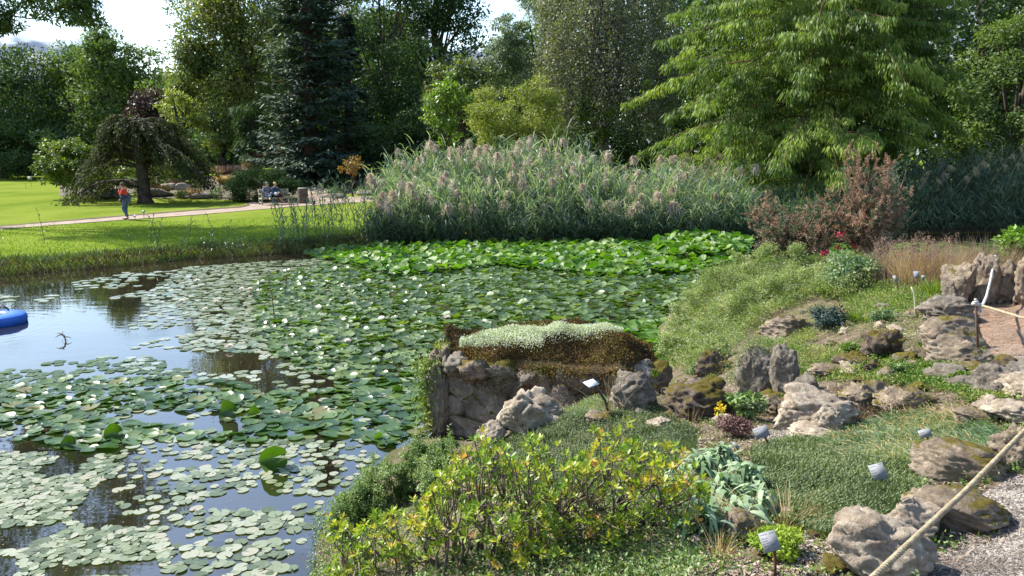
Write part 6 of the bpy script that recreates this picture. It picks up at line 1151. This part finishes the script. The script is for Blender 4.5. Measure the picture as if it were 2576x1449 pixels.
def pebbles(poly, n, r0, r1, name, label, mat):
    P, s = cover_pts(poly, n); oc = np.array([(1, 0, 0), (-1, 0, 0), (0, 1, 0), (0, -1, 0), (0, 0, 1), (0, 0, -1.)]); T_ = np.array([(0, 2, 4), (2, 1, 4), (1, 3, 4), (3, 0, 4), (2, 0, 5), (1, 2, 5), (3, 1, 5), (0, 3, 5)])
    V = oc[None] * rng.uniform(r0, r1, (n, 1, 1)) * rng.uniform(.55, 1.3, (n, 6, 1)); a = rng.uniform(0, 6.28, n); c, s_ = np.cos(a)[:, None], np.sin(a)[:, None]; V = np.stack([V[..., 0] * c - V[..., 1] * s_, V[..., 0] * s_ + V[..., 1] * c, V[..., 2] * .6], -1) + P[:, None] + UP * .002
    m = MB(); m.add(V, None, (T_[None] + np.arange(n)[:, None, None] * 6).reshape(-1, 3), a=np.repeat(rng.random(n), 6)); tag(m.build(name, mat, loc=P.mean(0)), label, kind='stuff')
M['gravel'] = fmat('gravel_stone', [(.055, .045, .038), (.12, .10, .085), (.20, .175, .15), (.34, .31, .27)], 0, .8, 3)
pebbles([(2290, 1449), (2400, 1330), (2480, 1240), (2640, 1150), (2800, 1449), (2300, 1480)], 16000, .004, .011, 'gravel', 'grey and pinkish gravel of the walkway at the bottom right', M['gravel'])
pebbles([(1800, 1330), (2120, 1330), (2120, 1449), (1700, 1449)], 5000, .004, .010, 'gravel', 'fine grey gravel around the front label', M['gravel']); pebbles([(1900, 1080), (2080, 1080), (2060, 1115), (1930, 1125)], 1500, .006, .014, 'gravel', 'grey gravel below the large flat rock', M['gravel'])
P, s = cover_pts([(2290, 1449), (2400, 1330), (2480, 1240), (2640, 1150), (2800, 1449)], 900); mb = MB(); n = len(P); an = rng.normal(size=n) * 1.5; blades(mb, P + UP * .014, np.stack([np.cos(an), np.sin(an), 0 * an + .05], -1), rng.uniform(.03, .09, n), .003, 0, 1, side=np.stack([-np.sin(an), np.cos(an), 0 * an], -1)); tag(mb.build('pine_needles', M['litter'], loc=P.mean(0)), 'dry needles lying on the gravel at the bottom right', kind='stuff')
b, s = G(2333, 1388); m = MB(); cards(m, np.array([b + UP * .012]), np.array([[.2, 1, .15]]), np.array([[0, -.3, 1.]]), .04, .036, a=.5); tag(m.build('fallen_leaf', M['yelf'], loc=b), 'single yellow fallen leaf on the gravel under the rope', 'leaf')

# ------------------------------------------------------------------ plant labels
M['plate_white'] = smat('label_plate_white', (.62, .63, .65), (.68, .69, .7), 20, .4, 0, spec=.5); M['plate_backlit'] = smat('label_plate_backlit', (.21, .215, .225), (.26, .265, .275), 20, .8, 0, spec=.1); M['plate_edge'] = smat('label_rim', (.05, .05, .05), (.08, .08, .08), 9, .5, 0); M['ink'] = smat('label_ink', (.05, .05, .05), (.08, .08, .08), 9, .6, 0)  # darker plates carry the shade of their backlit side in the colour
M['stake'] = smat('rusty_stake', (.10, .045, .025), (.18, .08, .045), 30, .75, .4, 80)
def textmesh(name, s, size, bold, mtx, parent, mat):
    cu = bpy.data.curves.new(name, 'FONT'); cu.body = s; cu.size = size; cu.extrude = 0; cu.offset = size * .02 * bold; t = bpy.data.objects.new(name + '_c', cu); COL.objects.link(t); bpy.context.view_layer.update()
    me = bpy.data.meshes.new_from_object(t.evaluated_get(bpy.context.evaluated_depsgraph_get())); bpy.data.objects.remove(t); me.materials.clear(); me.materials.append(mat); me.transform(mtx); o = bpy.data.objects.new(name, me); COL.objects.link(o); o.parent = parent; return o
def label(desc, cx, cy, wpx, hpx, rot, bx, by, lines, toward=.55, mat='plate_backlit', stake='stake', upt=.75, stake_r=.007, roll=0):
    base, s = G(bx, by); d = rays(cx, cy); c = np.array([0, 0, CAMZ]) + d * s * .985; u = s / F; o = empty('plant_label', base, desc, 'plant label')
    nrm = unit(-d / np.linalg.norm(d) * toward + UP * (1 - toward) * upt + np.array([roll, 0, 0])); rt = unit(np.cross(UP, nrm)); rt = rt if rt[0] > 0 else -rt; up = np.cross(nrm, rt); ca, sa = math.cos(rot), math.sin(rot); r2 = rt * ca + up * sa; u2 = -rt * sa + up * ca
    Mx = Matrix(((r2[0], u2[0], nrm[0], c[0] - base[0]), (r2[1], u2[1], nrm[1], c[1] - base[1]), (r2[2], u2[2], nrm[2], c[2] - base[2]), (0, 0, 0, 1))); w_, h_ = wpx * u * .93, hpx * u * .93
    m = MB(); box(m, (0, 0, 0), (w_, h_, .0016)); p = m.build('plate', M[mat], loc=(0, 0, 0)); p.data.transform(Mx); p.parent = o
    m = MB(); box(m, (0, 0, -.002), (w_ * 1.02, h_ * 1.015, .0016)); p2 = m.build('backing', M['plate_edge'], loc=(0, 0, 0)); p2.data.transform(Mx); p2.parent = o
    for (tx, x, y, sz, bd) in lines: textmesh('lettering', tx, sz * h_, bd, Mx @ Matrix.Translation((x * w_, y * h_, .0013)), o, M['ink'])
    bot = c - u2 * h_ * .42 + r2 * w_ * .12 - nrm * .008; m = MB(); tube(m, [base - UP * .12, base + (bot - base) * .5 + [0, .004, 0], bot, bot + u2 * h_ * .25], stake_r, 5); m.build('stake', M[stake], o); return o
label('front plant label on a rusty stake before the yellow-green cushion', 1936, 1362, 44, 52, .42, 1954, 1452, [('Lamiaceae', -.44, .36, .085, 0), ('Europa', .12, .36, .085, 0), ('Thymus', -.44, .16, .10, 0), ('serpens', -.44, .04, .10, 0), ('ssp. minima', -.44, -.08, .10, 0), ('Gartl.-Nelke', -.44, -.22, .12, 1), ('Bulgar.', -.44, -.36, .09, 0), ('w', .26, -.40, .09, 1)], .80)
label('leaning plant label in the middle of the right green mat', 2209, 1187, 37, 43, .46, 2222, 1222, [('Lamiaceae', -.44, .36, .085, 0), ('Alpen', .2, .40, .085, 0), ('Thymus', -.44, .12, .09, 0), ('praecox', -.44, -.02, .09, 0), ('Quendel, Steinnelke', -.44, -.2, .115, 1), ('Gebirge', -.44, -.36, .085, 0), ('w', .2, -.36, .11, 1)], .85)
label('blue-grey plant label on a brown stake by the dark red plant', 1915, 1087, 37, 29, .46, 1936, 1125, [('Crassulaceae', -.44, .32, .11, 0), ('Sedum', -.44, .04, .12, 0), ('Kaukasus-Fetthenne', -.42, -.18, .14, 1), ('Kaukasus', -.4, -.38, .1, 0)], .85, stake_r=.009)
label('bright white plant label tilted on a dark bent stake before the wall', 1487, 964, 33, 30, .62, 1545, 1042, [('Caryophyll.', -.42, .3, .1, 0), ('Dianthus', -.42, .1, .1, 0), ('Nelke', -.42, -.2, .12, 1)], .25, upt=1.0, mat='plate_white', stake='iron', stake_r=.013)
label('white plant label half hidden in the blue-green grassy cushion', 2327, 1090, 30, 22, .45, 2335, 1120, [('Dianthus', -.42, .1, .14, 0), ('Federnelke', -.42, -.2, .15, 1)], .8)
label('small grey plant label standing in front of the golden grass', 2306, 691, 14, 19, .15, 2308, 735, [('Aster', -.4, .1, .15, 0)], .8); label('tiny grey plant label right of the other grey label in the golden grass', 2323, 697, 10, 10, .1, 2324, 735, [('Poa', -.4, 0, .2, 0)], .8)
label('grey plant label leaning sideways left of the golden grass', 2252, 701, 8, 18, .5, 2262, 735, [('Salvia', -.4, 0, .12, 0)], .8); label('narrow white label edge-on behind the silvery plant', 1850, 1120, 8, 20, .8, 1856, 1140, [('Stachys', -.4, 0, .1, 0)], .7)
label('short white nameplate turned edge-on at the edge of the right mat', 2110, 1340, 10, 20, -.1, 2108, 1358, [('Viola', -.4, 0, .1, 0)], .8)
b, s = G(2304, 800); m = MB(); tube(m, [b - UP * .05, PY(2302, 765, b[1]), PY(2299, 735, b[1]), PY(2292, 722, b[1])], [.010, .009, .009, .006], 6); tag(m.build('pale_stick', smat('pale_cane', (.5, .5, .32), (.62, .62, .42), 9, .6), loc=b, smooth=True), 'pale upright cane bent at its top in the middle of the bed', 'stick')

# ------------------------------------------------------------------ rope fence
M['rope'] = smat('hemp_rope', (.30, .235, .14), (.47, .385, .25), 40, .95, .6, 180); M['rope_w'] = smat('pale_rope', (.48, .45, .41), (.6, .57, .52), 30, .9, .5, 160)
def rope(label, pts, r, mat, pitch=5.2, name='rope'):
    pts = np.array(pts, float); s = np.concatenate([[0], np.cumsum(np.linalg.norm(np.diff(pts, axis=0), axis=1))]); n = int(s[-1] / (r * pitch / 9)) + 2; t = np.linspace(0, s[-1], n)
    # smooth the control points
    C = np.stack([np.interp(t, s, pts[:, k]) for k in range(3)], -1); kk = max(3, n // 12); ker = np.hanning(kk + 2)[1:-1]; ker /= ker.sum(); C2 = np.stack([np.convolve(np.pad(C[:, k], (kk, kk), 'reflect', reflect_type='odd'), ker, 'same')[kk:-kk] for k in range(3)], -1)
    T = unit(np.gradient(C2, axis=0)); U = unit(np.cross(T, UP)); Vv = np.cross(T, U); mb = MB()
    for q in range(3):
        ph = t / (r * pitch) * 2 * np.pi + q * 2.094; tube(mb, C2 + (U * np.cos(ph)[:, None] + Vv * np.sin(ph)[:, None]) * r * .5, r * .56, 7)
    return tag(mb.build(name, mat, loc=pts[0], smooth=True), label, 'rope', 'ropes of the walkway fence')
def post(label, px, base, top, r=.011, tx=None):
    b, s = G(px, base) if not isinstance(px, np.ndarray) else (px, base); u = s / F
    tp = top if isinstance(top, np.ndarray) else PY(tx or px, top, b[1] - .02); o = empty('rope_post', b, label, 'post'); m = MB(); tube(m, [b - UP * .2, tp], r, 6); m.build('rod', M['iron'], o)
    m = MB(); an = np.linspace(0, 4 * np.pi, 40); tube(m, tp + np.stack([np.cos(an) * .018, np.sin(an) * .018, -.05 + an * .004], -1), .009, 6); m.build('rope_knot', M['rope_w'], o, smooth=True); m = MB(); tube(m, [tp, tp + UP * .02], [.012, .014], 8); m.build('cap', M['rope_w'], o); return b, tp, o
bA, tA, oA = post('rusty rope post with knotted rope between the path and the rocks', 2469, 892, 757, .012, 2454)
m = MB(); k = 40; P = np.repeat([tA + [.03, 0, -.03]], k, 0) + rng.normal(size=(k, 3)) * .008; blades(m, P, rdir(k) * .3 + [.4, 0, -1], .09, .006, .1, 3); m.build('rope_fray', M['rope_w'], oA)
m = MB(); tube(m, [tA + [-.03, 0, -.03], tA + [.0, -.01, -.02], tA + [.05, 0, -.045], tA + [.07, 0, -.06]], [.014, .02, .02, .013], 8); m.build('rope_knot', M['rope_w'], oA, smooth=True)
bB, tB, oB = post('dark rope post standing against the craggy wall', 2494, 752, 646, .014, 2504)
a0 = np.array([0, 0, CAMZ]) + rays(2200, 1449) * 1.95; a1 = np.array([0, 0, CAMZ]) + rays(2576, 1085) * 2.95; dr = a1 - a0
e0 = a0 - dr * 1.1 + UP * .03; e1 = a1 + dr * 1.0; e1[2] = 2.60
rope('thick hemp rope crossing the bottom right corner in front of the boulders', [e0, a0 - dr * .3, a0, (a0 + a1) / 2 - UP * .012, a1, a1 + dr * .4, e1], .0088, M['rope'])
for q, e in enumerate((e0, e1)):
    g = np.array([e[0], e[1], float(hn(np.array([e[0]]), np.array([e[1]]))[0])]); post(['rope post beside the camera, outside the photo', 'rope post right of the photo'][q], g, 3.0, e + UP * .01)
p1 = PY(2576, 800, bA[1] - 1.0); p2 = p1 + np.array([1.3, -1.2, .12]); rope('slack hemp rope running right from the knotted post over the pinkish path', [tA + [.05, 0, -.04], PY(2500, 777, bA[1] - .3), p1, (p1 + p2) / 2 - UP * .03, p2], .011, M['rope'])
g = np.array([p2[0], p2[1], float(hn(np.array([p2[0]]), np.array([p2[1]]))[0])]); post('rope post standing on the far side of the path outside the photo', g, 7., p2 + UP * .02)
rope('pale rope hanging between the knotted post and the dark wall post', [tB, PY(2499, 670, bB[1] - .25), PY(2492, 705, bB[1] - .9), PY(2482, 745, bB[1] - 1.7), PY(2472, 768, bA[1] - .03), tA + [.06, 0, -.05]], .013, M['rope_w'])
p3 = PY(2580, 678, bB[1] + .1); p4 = p3 + np.array([1.2, .3, .15]); rope('thin hemp rope running right from the dark wall post along the craggy wall', [tB - UP * .02, PY(2530, 664, bB[1] + .02), p3, p4], .010, M['rope'])
g = np.array([p4[0], p4[1], float(hn(np.array([p4[0]]), np.array([p4[1]]))[0])]); post('rope post along the wall beyond the right edge', g, 9., p4 + UP * .02)
# ------------------------------------------------------------------ extra softness: weeds round the stones, flower-heads on the dry grass, under-shrub herbs
def ringweeds():
    mb = MB(); mb2 = MB(); mb3 = MB()
    for (a, b_, c, d, *r_) in RK:
        if b_ - a < 40: continue
        b, s = G((a + b_) / 2, d); w_ = (b_ - a) / 2 * s / F; n = 150; an = rng.uniform(-2.9, -.2, n); rr = w_ * rng.uniform(.75, 1.25, n); keep = vnoise(np.cos(an) * 2 + a, np.sin(an) * 2 + d, 1.2, 3) > -.12; an, rr = an[keep], rr[keep]; n = len(an)
        X = b[0] + np.cos(an) * rr; Y = b[1] + w_ * .35 + np.sin(an) * rr * .8; P = np.stack([X, Y, hn(X, Y)], -1)
        blades(mb, P, rdir(n) * .6 + UP, rng.uniform(.03, .11, n), .006, .7, 3); q = P[rng.integers(n, size=n)] + rng.normal(size=(n, 3)) * .02 + UP * .03; cards(mb2, q, rdir(n) + UP * .5, rdir(n) + UP, rng.uniform(.012, .026, n), .012)
        q = P[rng.integers(n, size=n // 2)] + rng.normal(size=(n // 2, 3)) * [.04, .04, .0] + UP * .008; cards(mb3, q, rdir(n // 2) * [1, 1, .2], UP + rdir(n // 2) * .3, .03, .012)
    tag(mb.build('weeds', M['weed'], loc=(2, 6, 1.5)), 'grass blades growing along the feet of the rocks', kind='stuff'); tag(mb2.build('weeds', M['oreg'], loc=(2, 6, 1.5)), 'small leafy weeds tucked against the rocks', kind='stuff'); tag(mb3.build('leaf_litter', M['litter'], loc=(2, 6, 1.5)), 'dry leaves caught along the feet of the rocks', kind='stuff')
ringweeds()
coverleaf('ground_herbs', 'green herbs covering the slope under the azalea stems', [(880, 1340), (1150, 1230), (1300, 1230), (1700, 1280), (1780, 1400), (1700, 1600), (900, 1600), (850, 1450)], 16000, .13, .024, M['oreg'], wr=.55, lump=3)
coverleaf('ground_herbs', 'herbs and dry stems between the daisy mound and the pinkish path', [(2000, 760), (2200, 770), (2330, 800), (2300, 860), (2200, 840), (2060, 850), (1960, 850)], 5000, .09, .024, M['daisyl'], wr=.35, lump=3)
coverblade('dry_stems', 'wispy dry grass over the back of the rock garden', [(2000, 770), (2200, 700), (2380, 700), (2360, 790), (2250, 850), (2000, 850)], 1500, .22, .004, M['straw'], .7, .9, 3)
coverblade('dry_stems', 'wispy straw coloured stems between the middle rocks', [(1700, 1060), (1950, 1000), (2300, 940), (2500, 960), (2450, 1060), (2000, 1120), (1800, 1110)], 900, .14, .003, M['straw'], .6, 1.0, 3)
coverblade('green_grass', 'loose green and yellow grass behind the daisy mound', [(2050, 700), (2180, 690), (2300, 720), (2280, 790), (2150, 780), (2060, 750)], 3500, .22, .006, M['daisyl'], .8, .9, 3)
def fluff(poly, n, label):
    P, s = cover_pts(poly, n); mb = MB(); k = 16; C = np.repeat(P + UP * rng.uniform(.45, .72, (n, 1)), k, 0) + rng.normal(size=(n * k, 3)) * [.02, .02, .05]; blades(mb, C, rdir(n * k) * .8 + UP, .045, .005, .3, 2)
    sticks(mb, P, P + UP * .5 + rng.normal(size=P.shape) * .06, .0025, .0015, 3); tag(mb.build('grass_heads', M['pinkg'], loc=P.mean(0)), label, kind='stuff')
fluff([(2190, 712), (2400, 712), (2400, 730), (2190, 730)], 150, 'fluffy pale seed heads above the golden grasses')

coverleaf('ground_herbs', 'leafy herbs along the water edge below the azalea', [(795, 1310), (900, 1230), (960, 1330), (900, 1500), (780, 1500)], 5000, .14, .024, M['oreg'], wr=.6, lump=3)
def smallstones():
    mbs = []
    zones = [([(1950, 900), (2440, 890), (2500, 1000), (2100, 1060), (1850, 1040)], 26, (.10, .30), 'half buried rough stone among the herbs between the middle rocks'), ([(2330, 880), (2640, 920), (2640, 1080), (2420, 1060)], 16, (.10, .28), 'rough stone in the rubble below the rope post'), ([(1700, 1270), (2120, 1280), (2100, 1440), (1700, 1440)], 12, (.05, .12), 'small stone on the gravel around the front label'),
             ([(2000, 770), (2330, 770), (2300, 870), (2000, 870)], 14, (.08, .22), 'small brown stone on the bare soil round the little dark conifer'), ([(1560, 930), (1760, 920), (1760, 1040), (1560, 1040)], 9, (.10, .22), 'small dark stone by the dark tufa boulder and the wall')]
    q = 900
    for poly, n, (s0, s1), lb in zones:
        P, s = cover_pts(poly, n)
        for p in P:
            q += 1; d = rng.uniform(s0, s1); m = MB(); rock_mesh(m, p + UP * d * .12, (d * rng.uniform(.9, 1.5), d, d * rng.uniform(.45, .8)), q, 9, .24, rng.uniform(0, 3), 4); tag(m.build('small_rock', M[['rock', 'rockg', 'rockm', 'rockp', 'rockd'][q % 5]], loc=p), lb, 'rock', lb.split(' ', 1)[1] + 's')
smallstones()

for i, (a, b_, c, d, mt, lb) in enumerate([(1960, 2030, 690, 745, 'bluegr', 'blue-green bushy herb on the crest of the daisy mound'), (2060, 2130, 700, 760, 'weed', 'fresh green bush between daisy mound and green grass'), (2200, 2270, 770, 815, 'bluegr', 'low blue-green plant right of the fresh grass fountain'), (1720, 1790, 905, 950, 'oreg', 'leafy plant trailing over the small dark pitted rock'), (2120, 2190, 860, 900, 'weed', 'small green plant beside the dark wrinkled rock'), (2240, 2300, 905, 950, 'oreg', 'grey-green plant between the middle stones'), (1560, 1640, 905, 945, 'weed', 'green leafy plant at the right end of the stone wall'), (1270, 1320, 1020, 1060, 'weed', 'small green plant between the wall and the creviced rock'), (2400, 2460, 930, 975, 'weed', 'green weed clump left of the smooth grey rock')]):
    moundN('garden_plant', lb, a, b_, c, d, 1500, .03, M[mt], .45, 16, hang=-.3)
for i, (x, y, h, n, mt, lb) in enumerate([(1900, 720, 60, 120, 'straw', 'pale dry grass tuft on the daisy mound crest'), (1780, 780, 50, 100, 'straw', 'pale dry grass tuft low on the daisy mound'), (2120, 790, 55, 130, 'gold', 'dry yellow grass tuft behind the dark little conifer'), (2010, 880, 40, 90, 'weed', 'green grass tuft on top of the tall shaded rock'), (2330, 960, 50, 110, 'weed', 'grass tuft in the rubble below the rope post'), (2160, 1050, 55, 110, 'straw', 'straw coloured tuft behind the blue-green cushion'), (1690, 1070, 40, 70, 'straw', 'small dry tuft at the foot of the dark boulder'), (2420, 1240, 30, 60, 'weed', 'small grass tuft between the two right boulders')]):
    tuftN('grass_tuft', lb, x, y, h, n, .06, M[mt], .005, .7, 1.0)
